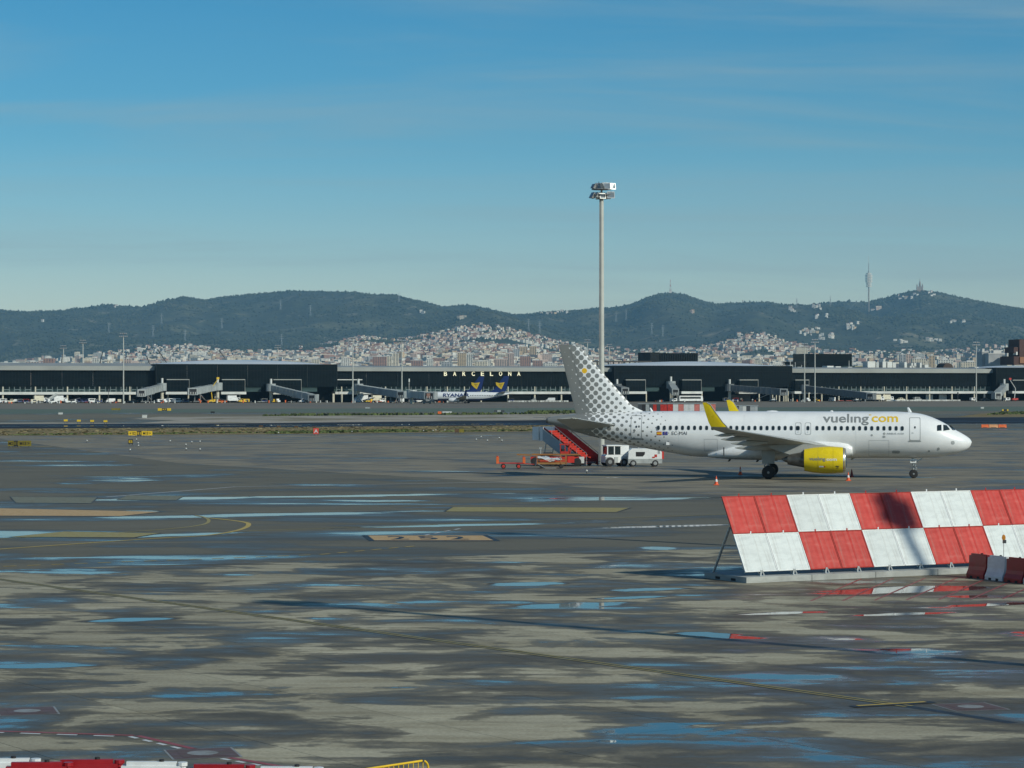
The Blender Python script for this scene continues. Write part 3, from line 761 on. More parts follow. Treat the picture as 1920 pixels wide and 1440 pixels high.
T(1032, 681, 26, 5800, 0, 'white low slab touching the tail fin edge in view')
T(718, 660, 40, 8100, 0, 'long white hillside slab with flat roof above the town', y_base=667, bands='window')
T(900, 655, 62, 8000, 5, 'long low greenish grey shed above the twin towers', y_base=661, bands='none')
T(92, 672, 20, 5600, 3, 'brick red block left of the leftmost lamp masts')
T(180, 672, 13, 5500, 0, 'white office block with flat roof above the left terminal wing')
T(240, 673, 13, 5500, 2, 'pink block right of the white office above the left wing')
T(325, 673, 16, 5600, 0, 'white office with floor bands above the left vaulted roof')
T(62, 679, 26, 5400, 2, 'low pink block at the far left above the terminal roof')
T(505, 657, 26, 8800, 0, 'white slab on the slope above the left vaulted roof', y_base=664)
T(592, 674, 14, 6300, 1, 'cream block at the right end of the left vaulted roof')
T(648, 672, 16, 6400, 0, 'white block just right of the left vaulted roof')
T(1503, 651, 22, 6800, 1, 'wide cream block behind the right lamp mast pair', y_base=664)
T(1703, 664, 9, 5600, 2, 'pink tower left of the pointed pink tower under the church hill')
T(1747, 667, 10, 5600, 4, 'ochre tower with a small spike under the church hill')
T(1692, 665, 11, 5500, 5, 'bluish grey slab left of the pink tower under the church hill')
T(1772, 675, 28, 5400, 0, 'white row of flats right of the spiked ochre tower')
T(1722, 673, 26, 5450, 1, 'cream row of flats between the pink and the ochre towers')
T(1820, 679, 40, 5300, 1, 'long cream row of flats below the church hill, right')
T(1842, 661, 12, 2400, 5, 'blue grey glass end of the big hangar block', bands='none', cat='office block', name='office_block', dep=30)
hb = T(1869, 664, 42, 2380, 5, 'big pale grey office block at the right behind the terminal', bands='none', cat='office block', name='office_block', dep=30)
T(1888, 668, 9, 2350, 1, 'cream end wall block right of the big grey office block', bands='none', cat='office block', name='office_block', dep=24)
T(1212, 665, 8, 3000, 0, 'white and grey striped block left of the dark rooftop box', bands='vertical')
# house clusters that stand out on the upper slopes
def cluster(pxc, pyc, w, h_, n, lab, white=.7, seed=0, sz=(9, 16)):
    rr = np.random.RandomState(seed)
    for k in range(n):
        p = pxc + rr.uniform(-w, w) / 2; q = pyc + rr.uniform(-h_, h_) / 2
        e_t = HZ - q
        Ys = np.linspace(7000, 13750, 240); ee = (terrain(np.full(240, p), Ys) - CH) / Ys * FPX
        j = int(np.argmax(ee >= e_t)); 
        if ee[j] < e_t: continue
        wm = 0 if rr.rand() < white else rr.choice([1, 2, 4]); g = rr.rand() < .5
        ww = rr.uniform(*sz); v2, f2, m2 = [], [], []
        add_house(v2, f2, m2, 0, 0, 0, ww, 9, rr.choice([6, 8, 10, 12]), 0, wm, 6 if g else 8, g); qd = MB(); qd.v, qd.f, qd.m = v2, f2, m2
        tag(ob('hillside_house', qd.mesh('hillside_house', CM), None, (AT(p, Ys[j]), Ys[j], ee[j] / FPX * Ys[j] + CH + 1), R(rr.uniform(-30, 30))), f"{WNAME[wm]} {'gabled' if g else 'flat-roofed'} house {lab}{', ' + ('upper' if q < pyc else 'lower') + (' left' if p < pxc - w * .17 else (' right' if p > pxc + w * .17 else ' middle'))}", 'house', 'houses ' + lab)
cluster(216, 576, 14, 6, 4, 'on the left wooded ridge', 1, 1, (12, 22))
cluster(80, 606, 5, 3, 1, 'alone on the far left slope', 1, 2)
cluster(793, 588, 8, 4, 2, 'high on the slope right of the main summit', .7, 3, (12, 18))
cluster(864, 597, 14, 5, 3, 'on the saddle below the right shoulder of the long hill', .5, 4, (14, 26))
cluster(1040, 588, 50, 6, 9, 'along the low saddle left of the lamp mast', .9, 5)
cluster(1296, 587, 8, 4, 2, 'on the flank of the conical hill', .8, 6)
cluster(1488, 583, 14, 8, 5, 'below the ridge left of the telecom tower', .8, 7)
cluster(1530, 577, 22, 6, 6, 'just under the ridge near the telecom tower', .9, 8)
cluster(1540, 596, 20, 10, 5, 'on the slope left under the telecom tower', .8, 9)
cluster(1520, 624, 40, 14, 16, 'in the hamlet left under the telecom tower', .6, 10)
cluster(1550, 633, 26, 8, 9, 'at the lower edge of the hamlet under the telecom tower', .9, 11)
cluster(1600, 615, 22, 14, 10, 'scattered under the telecom tower', .9, 12)
cluster(1640, 581, 26, 7, 4, 'in the pale terrace under the ridge', .3, 13, (20, 34))
cluster(1700, 558, 40, 10, 9, 'on the church hill', .6, 14)
cluster(1755, 552, 30, 8, 6, 'right of the hilltop church', .7, 15)
cluster(1800, 605, 34, 5, 7, 'on the slope right of the church hill', .9, 16)
cluster(1752, 641, 26, 4, 8, 'in the white row on the lower slope right', 1, 17)
cluster(1690, 642, 24, 6, 6, 'on the lower slope under the church hill', .9, 18)
cluster(1285, 657, 40, 3, 6, 'in the low row behind the dark rooftop box', .9, 19)

# ---- hilltop landmarks ---------------------------------------------------
def ridge_xyz(px, dy=0):
    Yv = YR + dy; return AT(px, Yv), Yv, float(terrain(px, Yv))
STONE = M('pale_stone', (.34, .29, .23), .85, scale=.05); STEELW = M('telecom_steel', (.74, .70, .60), .6); REDW = M('mast_red', (.5, .12, .08), .6)
x0, y0, z0 = ridge_xyz(1629, -700)
tw = thing('telecom_tower', 'tall slim telecom tower with stacked pods on the ridge', 'tower', (x0, y0, z0)); K = YR - 700
U = lambda py: ZAT(py, K) - z0
MB().tube((0, 0, -20), (0, 0, U(540)), 3.4, 3.2, 10).build('shaft', STONE, tw)
pod = MB()
for k, py in enumerate(range(538, 511, -3)):
    w_ = 19 if 2 < k < 8 else 14
    pod.lathe([(U(py), w_), (U(py) + 5.2, w_)], n=6, mi=0); 
pod.tube((0, 0, U(541)), (0, 0, U(508)), 4.2, 4.2, 8, 1)
pod.build('pod_floors', [STEELW, LGREY], tw)
MB().tube((0, 0, U(508)), (0, 0, U(493)), 2.6, 2.0, 6).build('lattice_mast', LGREY, tw); MB().tube((0, 0, U(493)), (0, 0, U(479)), 1.3, .5, 6).build('antenna', STEELW, tw)
gw = MB()
for a in (90, 210, 330):
    gw.tube((0, 0, U(540)), (150 * math.cos(R(a)), 150 * math.sin(R(a)), -10), .35, .35, 3)
gw.build('guy_cable', LGREY, tw)
x0, y0, z0 = ridge_xyz(1724, -60); K = YR - 60
ch = thing('hilltop_church', 'spired stone church crowning the right hill', 'church', (x0, y0, z0))
m1 = MB(); m1.bb(-24, 24, -14, 14, -12, 8); m1.build('base', M('brown_stone', (.27, .17, .12), .9), ch)
m1 = MB(); m1.bb(-12, 12, -9, 9, 8, 26); m1.build('nave', STONE, ch)
for dx in (-12, 12):
    t_ = MB(); t_.tube((dx, -8, 8), (dx, -8, 32), 3.2, 2.8, 6); t_.tube((dx, -8, 32), (dx, -8, 41), 2.8, .2, 6); t_.build('turret', STONE, ch)
t_ = MB(); t_.tube((2, 0, 26), (2, 0, 44), 5.6, 4.2, 8); t_.tube((2, 0, 44), (2, 0, 56), 4.2, .6, 8); t_.build('main_spire', STONE, ch)
t_ = MB(); t_.tube((2, 0, 56), (2, 0, 64), 1.3, 1.0, 6); t_.build('statue', STONE, ch)
ch.scale = (1.25, 1.25, 1.15)
x0, y0, z0 = ridge_xyz(1257, -30); K = YR - 30
mt = thing('hilltop_mast', 'red and white lattice mast on a white house atop the conical hill', 'radio mast', (x0, y0, z0))
b_ = MB(); b_.bb(-17, 14, -8, 8, -8, 8); b_.bb(-7, 8, -8, 8, 8, 14); b_.build('station_house', WALLS[0], mt)
for k in range(5):
    s_ = MB(); zz = 14 + k * 13
    for sx, sy in ((-1, -1), (1, -1), (1, 1), (-1, 1)):
        a_ = 4.2 - k * .75; b2 = 4.2 - (k + 1) * .75
        s_.tube((sx * a_, sy * a_, zz), (sx * b2, sy * b2, zz + 13), .6, .5, 4); s_.tube((sx * a_, sy * a_, zz), (-sx * b2, sy * b2, zz + 13), .35, .35, 4)
    s_.build('mast_section', [REDW, STEELW][k % 2], mt)
x0, y0, z0 = ridge_xyz(1396, -40); hs_ = thing('ridge_chapel', 'small pale chapel with a tower on the ridge right of the conical hill', 'chapel', (x0, y0, z0))
MB().bb(-10, 10, -6, 6, -6, 7).build('nave', STONE, hs_); MB().bb(-12, -7, -3, 3, -6, 18).build('bell_tower', STONE, hs_)
# electricity pylons
PY = [(204, 615, 'on the left wooded slope, lowest'), (303, 598, 'above the left vaulted roof, upper'), (287, 622, 'left of the lamp masts, lower'), (347, 630, 'left of the bare track'), (416, 607, 'on the long slope, middle'), (526, 573, 'near the summit, left'),
      (582, 583, 'near the summit, right'), (748, 557, 'on the skyline right of the summit'), (528, 640, 'over the town edge'), (1155, 594, 'left of the conical hill, left of a pair'), (1174, 590, 'left of the conical hill, right of a pair'), (1222, 618, 'under the conical hill, left'), (1243, 622, 'under the conical hill, right'),
      (991, 612, 'above the hillside houses, left'), (1012, 616, 'above the hillside houses, right'), (1494, 568, 'on the ridge left of the telecom tower'), (1557, 565, 'on the ridge just left of the telecom tower')]
pyl = MB()
for sx, sy in ((-1, -1), (1, -1), (1, 1), (-1, 1)):
    pyl.tube((sx * 4, sy * 4, -4), (sx * .7, sy * .7, 34), .42, .38, 4); pyl.tube((sx * .7, sy * .7, 34), (0, 0, 52), .38, .3, 4); pyl.tube((sx * 4, sy * 4, 0), (-sx * 2.3, sy * 2.3, 16), .25, .25, 4); pyl.tube((sx * 2.3, sy * 2.3, 16), (-sx * .8, sy * .8, 33), .25, .25, 4)
for z_ in (33, 40, 47): pyl.beam((-9 + (z_ - 33) * .2, 0, z_), (9 - (z_ - 33) * .2, 0, z_), .7, .7)
pyl_me = pyl.mesh('power_pylon', LGREY)
for (p, q, s) in PY:
    Ys = np.linspace(8000, 13900, 300); ee = (terrain(np.full(300, p), Ys) - CH) / Ys * FPX
    j = int(np.argmax(ee >= HZ - q - 10)); j = j if ee[j] >= HZ - q - 10 else 294
    tag(ob('power_pylon', pyl_me, None, (AT(p, Ys[j]), Ys[j], ee[j] / FPX * Ys[j] + CH), R(25)), 'thin grey power pylon ' + s, 'pylon', 'power pylons on the hills')

# ---- the air between here and the hills ----------------------------------
def haze_box():
    me = bpy.data.meshes.new('haze'); bm = bmesh.new(); bmesh.ops.create_cube(bm, size=1.0); bm.to_mesh(me); bm.free()
    o = bpy.data.objects.new('haze', me); COL.objects.link(o)
    x0, x1, y0, y1, z0, z1 = -7600, 7600, -200, 16800, -12.0, 860
    o.scale = (x1 - x0, y1 - y0, z1 - z0); o.location = ((x0 + x1) / 2, (y0 + y1) / 2, (z0 + z1) / 2)
    m = bpy.data.materials.new('haze_air'); m.use_nodes = True; nt = m.node_tree; nt.nodes.clear()
    ou = nt.nodes.new('ShaderNodeOutputMaterial'); pv = nt.nodes.new('ShaderNodeVolumePrincipled')
    pv.inputs['Color'].default_value = HAZE_COL; pv.inputs['Density'].default_value = HAZE_DENS; pv.inputs['Anisotropy'].default_value = 0.0
    nt.links.new(pv.outputs[0], ou.inputs['Volume']); me.materials.append(m); o['kind'] = 'stuff'
    try: m.volume_intersection_method = 'FAST'
    except Exception: pass
    return o
HAZE_DENS = 4.0e-5; HAZE_COL = (0.34, 0.70, 1.0, 1)
haze_box()
# ------------------------------------------------------------------ the tall lamp mast
def floodlight(parent, p, az, tilt, k=1.0, n_=1):
    rot = Matrix.Rotation(az, 3, 'Z') @ Matrix.Rotation(tilt, 3, 'X')
    mb = MB(); P = Vector(p)
    w, h_, d = .85 * k, .78 * k, .46 * k
    f = [P + rot @ Vector(q) for q in ((-w / 2, -d / 2, -h_ / 2), (w / 2, -d / 2, -h_ / 2), (w / 2, -d / 2, h_ / 2), (-w / 2, -d / 2, h_ / 2))]
    b = [P + rot @ Vector(q) for q in ((-w * .33, d / 2, -h_ * .3), (w * .33, d / 2, -h_ * .3), (w * .33, d / 2, h_ * .3), (-w * .33, d / 2, h_ * .3))]
    mb.loft([f, b]); o = mb.build('floodlight', GALV, parent)
    mb = MB(); q = [P + rot @ Vector(v) for v in ((-w * .43, -d / 2 - .012, -h_ * .4), (w * .43, -d / 2 - .012, -h_ * .4), (w * .43, -d / 2 - .012, h_ * .4), (-w * .43, -d / 2 - .012, h_ * .4))]
    mb.add(q, [(0, 1, 2, 3)]); mb.build('lamp_glass', M_GLASS, o)
    mb = MB(); mb.beam(P + rot @ Vector((0, d * .3, -h_ * .4)), P + rot @ Vector((0, d * .55, h_ * .75)), .06 * k, .06 * k); mb.build('bracket', DGREY, o)
M_GLASS = M('lamp_glass', (.30, .34, .35), .12, .4)
POLE = M('pole_concrete_grey', (.47, .48, .44), .6, var=.08, scale=.5, dirt=.1)
def mast(x, y, H, r0, r1, label, group='tall lamp masts', name='lamp_mast', lod=2):
    t = thing(name, label, 'lamp mast', (x, y, .004), 0, group)
    MB().tube((0, 0, 0), (0, 0, H), r0, r1, 20 if lod == 2 else 8).build('pole', POLE, t, True)
    if lod == 2:
        mb = MB(); mb.beam((-r0 * .8, -r0 * .62, 0.3), (-r1 * .8, -r1 * .62, H - .2), .13, .06); mb.build('cable_rail', MGREY, t)
        MB().lathe([(0, r0 * 1.7), (.12, r0 * 1.7), (.16, r0 * 1.1)], n=16).build('base_plate', GALV, t)
        mb = MB()
        for z in (H - .05, H + .5):
            pts = [(1.0 * math.cos(R(a)), .7 * math.sin(R(a)), z) for a in range(0, 361, 30)]; mb.path(pts, .06, 6)
            for a in range(0, 360, 60): mb.tube((0, 0, z), (1.0 * math.cos(R(a)), .7 * math.sin(R(a)), z), .05, .05, 5)
        mb.tube((0, 0, H - .4), (0, 0, H + .9), .10, .10, 8); mb.build('head_frame', MGREY, t)
        for (lx, ly, lz, az, tl, k_) in ((-1.05, -.2, H + .95, -58, -30, .8), (-.35, .3, H + 1.0, 178, -10, 1.15), (.1, -.55, H + 1.0, 75, -25, 1.0), (.62, -.35, H + .95, 8, -14, 1.15), (1.35, -.05, H + .95, 18, -14, 1.05), (-.1, -.3, H + 1.0, -20, -15, .9),
                                     (-1.15, -.1, H - .35, -65, -30, 1.05), (-.65, -.45, H - .3, -60, -25, .9), (-.25, .2, H - .4, 185, -15, 1.15), (.6, .3, H - .4, 150, -20, 1.1), (1.2, -.15, H - .3, 6, -16, 1.15), (.05, -.4, H - .45, 20, -20, .95)):
            floodlight(t, (lx * .78, ly * .78, H + .25 + (lz - H - .25) * .74), R(az), R(tl), k_ * .82)
    else:
        mb = MB()
        for s_, ww in ((0, 3.4), (1.3, 2.9)): mb.beam((-ww / 2, 0, H + s_), (ww / 2, 0, H + s_), .14, .14)
        mb.beam((0, 0, H - .5), (0, 0, H + 1.6), .2, .2); mb.build('head_frame', MGREY, t)
        fm_ = MB()
        for k in range(5): fm_.box((-1.6 + .8 * k, -.2, H + .25), (.55, .4, .45), 0, 0, Matrix.Rotation(R(-25), 3, 'X'))
        for k in range(4): fm_.box((-1.25 + .83 * k, -.2, H + 1.55), (.55, .4, .45), 0, 0, Matrix.Rotation(R(-25), 3, 'X'))
        fm_.build('floodlight', GALV, t)
    return t
mast(AT(1128, 262), 262, 28.9 - .7, .31, .215, 'tall grey lamp mast with cluster of floodlights behind the tail')
mast(35.5, 107.2, 27.6, .31, .215, 'tall lamp mast outside the view on the right, farther one')
mast(27.8, 62.4, 27.6, .31, .215, 'tall lamp mast outside the view on the right, nearer one')
mast(64.6, 67.1, 39.6, .31, .215, 'tall lamp mast outside the view on the right, set farthest aside')
# ------------------------------------------------------------------ terminal building along the far apron
TA = math.atan(.318); TY0 = 1225.0; t_u = Vector((math.cos(TA), math.sin(TA)))
def TU(px):            # distance along the terminal front for a photo column
    k = (px - 960) / FPX; Y = TY0 / (1 - .318 * k); return k * Y / math.cos(TA)
def TYof(px): return TY0 / (1 - .318 * (px - 960) / FPX)
def tz(px, py, dv=0.0): return ZAT(py, TYof(px) + dv)
def TW(px, v=0.0):     # world ground point at that column, v metres in front (-) or behind (+) of the front
    k = (px - 960) / FPX; Y = (TY0 + v / math.cos(TA)) / (1 - .318 * k); return (k * Y, Y)
def TUV(px, v):        # the same as distance along the front
    x, y = TW(px, v); return x * math.cos(TA) + (y - TY0) * math.sin(TA)
term = thing('terminal_building', 'long black glass airport terminal with grey vaulted roofs and columns', 'terminal', (0, TY0, .008), TA)
def glass_mat(name, base, rough=.12):
    t = NT(name); v = t.obj(); br = t.n('ShaderNodeTexBrick'); t.L(t.map(v, 0, (1, 1, 1)), br.inputs[0])
    n = t.noise(t.map(v, 0, (.08, 1, .5)), 1.0, 3); c = t.mix(t.step(n, .35, .65), tuple(x * .75 for x in base), tuple(x * 1.25 for x in base))
    t.b.inputs['Specular IOR Level'].default_value = .10; return t.out(c, rough)
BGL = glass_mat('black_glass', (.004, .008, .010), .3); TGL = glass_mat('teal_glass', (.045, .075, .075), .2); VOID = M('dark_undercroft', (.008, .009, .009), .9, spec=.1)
ROOFG = M('roof_grey_metal', (.30, .31, .29), .5, .1, scale=.05, dirt=.1); ROOFW = M('roof_white_metal', (.62, .66, .68), .4, .1, var=.05, scale=.05); SLABW = M('slab_white', (.60, .61, .58), .6, scale=.2, dirt=.15); COLC = M('column_cream', (.62, .58, .46), .7, scale=.4)
MULL = M('mullion_dark', (.010, .014, .016), .6, spec=.15); FRAME = M('teal_frame', (.20, .25, .25), .5)
DEPTH = 48.0
def tb(mb, p0, p1, v0, v1, z0, z1, mi=0): return mb.bb(TU(p0), TU(p1), v0, v1, z0, z1, mi)
def low_section(p0, p1, zf=15.1, zr=17.1, vault=18.6, bay=61.0, ph=5.0, back=None):
    u0, u1 = TU(p0), TU(p1)
    n = max(1, round((u1 - u0) / 14.9)); w = (u1 - u0) / n
    for k in range(n):                                  # black glass, bay by bay
        a, b = u0 + k * w + .06, u0 + (k + 1) * w - .06
        mb = MB(); mb.bb(a, b, .0, .35, 7.5, zf); mb.build('glass_bay', BGL, term)
        mb = MB(); mb.bb(a, b, 1.6, 1.9, 5.0, 7.5); o = mb.build('gallery_glass', TGL, term)
    mb = MB()
    u = u0 + 1.49
    while u < u1 - .5: mb.bb(u - .04, u + .04, -.10, .0, 7.5, zf); u += 1.49
    for z in (9.4, 11.3, 13.2): mb.bb(u0, u1, -.06, .0, z - .03, z + .03)
    o = mb.build('mullion', MULL, term); o['kind'] = 'stuff'
    rail = MB(); u = u0 + .8                             # white posts and hand rails of the open gallery
    while u < u1 - 3.4:
        for q in (0, 2.6): rail.bb(u + q, u + q + .22, -.25, -.05, 5.1, 7.45)
        rail.bb(u, u + 2.8, -.25, -.12, 6.05, 6.25); u += 4.9
    o = rail.build('gallery_frame', FRAME, term); o['kind'] = 'stuff'
    mb = MB(); mb.bb(u0, u1, -1.2, 6, 3.85, 5.05); mb.build('balcony_slab', SLABW, term)
    mb = MB(); mb.bb(u0, u1, -1.4, 2.0, zf, zr); mb.build('roof_fascia', ROOFG, term)
    rr = []
    for uu in (u0, u1):
        rr.append([(uu, v, z) for v, z in ((1.98, zr - .05), (8, zr + .5 * (vault - zr)), (18, vault), (30, vault), (42, zr + .4 * (vault - zr)), (DEPTH, zr - 1), (DEPTH, zf - 1), (2.0, zf - 1))])
    mb = MB(); mb.loft(rr); mb.build('roof', ROOFG, term)
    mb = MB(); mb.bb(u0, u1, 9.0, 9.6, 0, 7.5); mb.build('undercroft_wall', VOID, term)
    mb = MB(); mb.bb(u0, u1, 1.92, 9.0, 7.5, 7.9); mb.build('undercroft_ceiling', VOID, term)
def column_row(pxs, h=3.84, r=.42):
    for p in pxs:
        u = TU(p); q = MB(); q.tube((u, -.3, 0), (u, -.3, h), r, r, 10); q.build('column', COLC, term)
        q = MB(); q.tube((u, -.45, 5.06), (u, -.45, 7.5), r * .75, r * .75, 8); q.build('upper_column', COLC, term)
def tall_section(p0, p1, ztop, zvault, boxes, py_line=None):
    u0, u1 = TU(p0), TU(p1); V = -5.0
    n = max(1, round((u1 - u0) / 14.9)); w = (u1 - u0) / n
    for k in range(n):
        a, b = u0 + k * w + .06, u0 + (k + 1) * w - .06
        mb = MB(); mb.bb(a, b, V, V + .5, 7.4, ztop); mb.build('glass_bay', BGL, term)
    mb = MB(); u = u0 + 1.49
    while u < u1 - .5: mb.bb(u - .035, u + .035, V - .08, V, 7.4, ztop - .1); u += 1.49
    mb.bb(u0, u1, V - .14, V, ztop - 2.65, ztop - 2.45); o = mb.build('mullion', MULL, term); o['kind'] = 'stuff'
    mb = MB(); mb.bb(u0 - .3, u1 + .3, V - .25, V + 1.5, ztop, ztop + .35); mb.bb(u0 - .3, u0, V, 30, 7.4, ztop + .35); mb.bb(u1, u1 + .3, V, 30, 7.4, ztop + .35); mb.build('roof_edge', MULL, term)
    N_ = 15; rr = []
    for k in range(N_ + 1):
        t_ = k / N_; uu = u0 + (u1 - u0) * t_; zz = ztop + .2 + (zvault - ztop) * max(0.02, math.sin(math.pi * min(1, max(0, t_))) ** .8)
        rr.append([(uu, V + 1.6, ztop + .1), (uu, V + 9, zz - .35 * (zz - ztop)), (uu, V + 20, zz), (uu, V + 34, zz), (uu, V + 46, ztop + .1)])
    mb = MB(); mb.loft(rr, closed=True); mb.build('roof', ROOFW, term)
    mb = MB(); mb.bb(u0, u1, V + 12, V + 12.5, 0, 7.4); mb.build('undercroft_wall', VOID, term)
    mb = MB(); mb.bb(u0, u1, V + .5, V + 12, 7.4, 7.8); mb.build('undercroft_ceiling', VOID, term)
    for a, b in boxes:                                   # gate pods: framed dark box above a white slab
        ua, ub = TU(a), TU(b); q = MB(); q.bb(ua, ub, V - 2.4, V - .2, 5.1, 10.6); g_ = q.build('gate_pod', BGL, term)
        q = MB(); q.bb(ua - .15, ub + .15, V - 2.7, V - .1, 10.6, 11.0); q.bb(ub, ub + .15, V - 2.7, V - .1, 5.1, 10.6); q.build('pod_frame', ROOFG, g_)
        q = MB(); q.bb(ua - .6, ub + .6, V - 3.0, V + 2, 3.9, 5.1); q.build('pod_slab', SLABW, g_)
        q = MB(); k = ua + 1.6
        while k < ub - .4: q.bb(k - .05, k + .05, V - 2.5, V - 2.4, 5.1, 10.6); k += 1.6
        q.bb(ua, ub, V - 2.48, V - 2.4, 7.8, 7.95); o = q.build('pod_mullion', MULL, g_); o['kind'] = 'stuff'
        q = MB(); q.bb(ub + .8, ub + (TU(b + 34) - TU(b)) * 0 + 8.5, V + .6, V + .8, 5.1, 7.4); q.build('gallery_glass', TGL, g_)
low_section(-120, 289); column_row([5, 66, 126, 186, 243])
tall_section(290, 627, 17.75, 20.1, [(308, 349), (411, 453), (507, 558)])
low_section(627.5, 1146, zf=14.9, zr=16.8, vault=17.6); column_row([640, 722, 800, 838, 870, 901.5, 952, 1002, 1052, 1100])
tall_section(1146.5, 1477, 17.55, 20.0, [(1164, 1200), (1269, 1304), (1376, 1410), (1480, 1505)])
low_section(1477.5, 1860, zf=14.5, zr=16.6, vault=17.4); column_row([1540, 1572, 1613, 1657, 1699, 1742, 1784, 1826])
tall_section(1860.5, 2060, 17.0, 18.5, [(1886, 1918)])
mb = MB(); tb(mb, 627, 675, -4.6, -3.4, 10.6, 11.0); tb(mb, 632, 675, -4.4, -3.5, 3.9, 5.1); mb.build('pod_frame', SLABW, term)
# lower-level pieces in the undercroft: pale walls, doors and columns under the tall parts
for p0, p1, z, m in ((66, 115, 3.3, MGREY), (1654, 1676, 3.2, CREAM), (1742, 1755, 3.4, LGREY), (1767, 1781, 3.4, LGREY), (1372, 1412, 3.4, M('grey_plaster', (.17, .165, .15), .9)), (960, 1000, 3.2, M('brown_plaster', (.07, .06, .05), .9)), (1008, 1050, 3.2, M('brown_plaster_far', (.065, .055, .047), .9))):
    mb = MB(); tb(mb, p0, p1, 3.5, 4.0, 0, z); mb.build('service_wall', m, term)
for p in (312, 350, 400, 446, 620.5, 622, 637, 1206, 1310, 1417, 1442, 1449, 1455, 1463, 1467, 1471, 1480, 1493, 1500, 1510):
    u = TU(p); q = MB(); q.tube((u, -4.2, 0), (u, -4.2, 4.2 if p < 1400 else 5.2), .36, .36, 8); q.build('column', COLC, term)
# illuminated name along the roof edge
LETM = bpy.data.materials.new('lit_letter'); LETM.use_nodes = True; b_ = LETM.node_tree.nodes['Principled BSDF']
b_.inputs['Base Color'].default_value = (.8, .76, .55, 1); b_.inputs['Emission Color'].default_value = (1, .93, .62, 1); b_.inputs['Emission Strength'].default_value = .35
for ch, p in zip('BARCELONA', (834.8, 852.2, 869.4, 886.6, 904, 920.6, 938, 955.2, 972)):
    pass
cen = [834.8, 852.0, 869.4, 886.8, 904, 921, 938, 955.2, 972.2]
for ch, p in zip('BARCELONA', cen):
    w = TU(p + 2.9) - TU(p - 2.9); mb = MB(); z0, z1 = tz(p, 704.8), tz(p, 696.6); uc = TU(p)
    text_mb(ch, w, z1 - z0, lambda a, b: (uc - w / 2 + a, -.62, z0 + b), .02, 0, mb)
    n = len(mb.v); base = list(mb.v); bf = list(mb.f)
    mb.add([(a, -.35, c) for a, b, c in base], bf)
    mb.build('sign_letter', LETM, term)
mb = MB(); mb.bb(TU(828), TU(978), -.33, -.18, tz(900, 703.4), tz(900, 702.8)); mb.bb(TU(828), TU(978), -.33, -.18, tz(900, 699.2), tz(900, 698.6)); mb.build('sign_rail', MULL, term)
# roof-top things
def rtop(name, p0, p1, q0, q1, v0, v1, mat, **kw):
    Yd = TW((p0 + p1) / 2, v0)[1]; z0 = ZAT(q1, Yd); z1 = ZAT(q0, Yd)
    mb = MB(); mb.bb(TUV(p0, v0), TUV(p1, v0), v0, v1, z0, z1); return mb.build(name, mat, term)
rb = rtop('rooftop_block', 1236, 1308.5, 662, 686, 52, 70, BGL); rtop('rooftop_block', 1219.5, 1236, 660.5, 686, 51.5, 70, MULL)
mb = MB(); kk = TUV(1238, 51.6)
while kk < TUV(1307, 51.6): mb.bb(kk, kk + .35, 51.6, 51.95, tz(1270, 683, 50), tz(1270, 664, 50)); kk += 1.3
o = mb.build('louvre', MULL, rb); o['kind'] = 'stuff'
rtop('rooftop_block', 1513, 1597.5, 663.5, 690, 52, 70, BGL); rtop('rooftop_block', 1480, 1516, 678, 684, 52, 60, MULL)
mb = MB()
for p in range(1100, 1221, 10): mb.bb(TUV(p, 50), TUV(p, 50) + .5, 50, 50.6, tz(p, 686, 50), tz(p, 677.5, 50))
mb.bb(TUV(1096, 50), TUV(1222, 50), 49.9, 50.7, tz(1160, 679, 50), tz(1160, 676.6, 50)); mb.bb(TUV(1096, 50), TUV(1222, 50), 49.9, 50.7, tz(1160, 686, 50), tz(1160, 684.6, 50)); mb.build('roof_truss', M('truss_dark', (.05, .045, .04), .7), term)
YCR = M('pale_yellow_cladding', (.44, .43, .29), .7)
rtop('plant_room', 1603, 1665, 686, 693, 30, 46, YCR)
for p0, p1, q in ((1627, 1641.5, 677.5), (1643, 1648, 679), (1655, 1661.5, 678), (1664, 1673, 679), (1674, 1680, 679.5), (1696, 1700.5, 679), (1706, 1718, 686), (1709, 1712, 681), (1714, 1718, 680.5), (1725, 1728, 680), (1734, 1741, 684), (1741, 1746, 688.5), (1828, 1835, 688), (1551, 1563, 686), (1567, 1577, 687), (1590, 1598, 688), (1495, 1503, 688), (0, 36, 679.5)):
    rtop('air_unit', p0, p1, q, 694, 20, 26, SLABW if p0 not in (1643, 0) else LGREY)
rtop('rooftop_block', 1684, 1700, 690, 695, 20, 28, DGREY); rtop('rooftop_block', 1787, 1800, 690.5, 695, 20, 28, DGREY)
u = TUV(1778, 22); mb = MB(); mb.lathe([(22, 3.0), (30, 3.0)], (0, 0, 0), 'Y', 18); mb.v = [(a + u, b, max(c, -1) + 16.9) for a, b, c in mb.v]; mb.build('vent_drum', M('dark_rust', (.06, .04, .03), .8), term)
# slanting stays on the roofs
for p0, q0, p1, q1 in ((186, 685, 193, 660), (115.5, 684, 117, 664), (275, 668, 281, 684), (296, 656, 313, 681), (411, 657, 422, 672)):
    a = (TUV(p0, 22), 22, tz(p0, q0, 23)); b = (TUV(p1, 22), 22, tz(p1, q1, 23)); mb = MB(); mb.tube(a, b, .32, .22, 6); mb.build('roof_stay', DGREY, term)
mb = MB()
for p, h_ in ((1477, 690), (1482, 676), (1491, 679), (1503, 684), (1444, 676), (1470, 680), (1592, 676)): mb.tube((TUV(p, 18), 18, 17), (TUV(p, 18), 18, tz(p, h_, 18)), .16, .12, 5)
o = mb.build('vent_pipe', SLABW, term); o['kind'] = 'stuff'
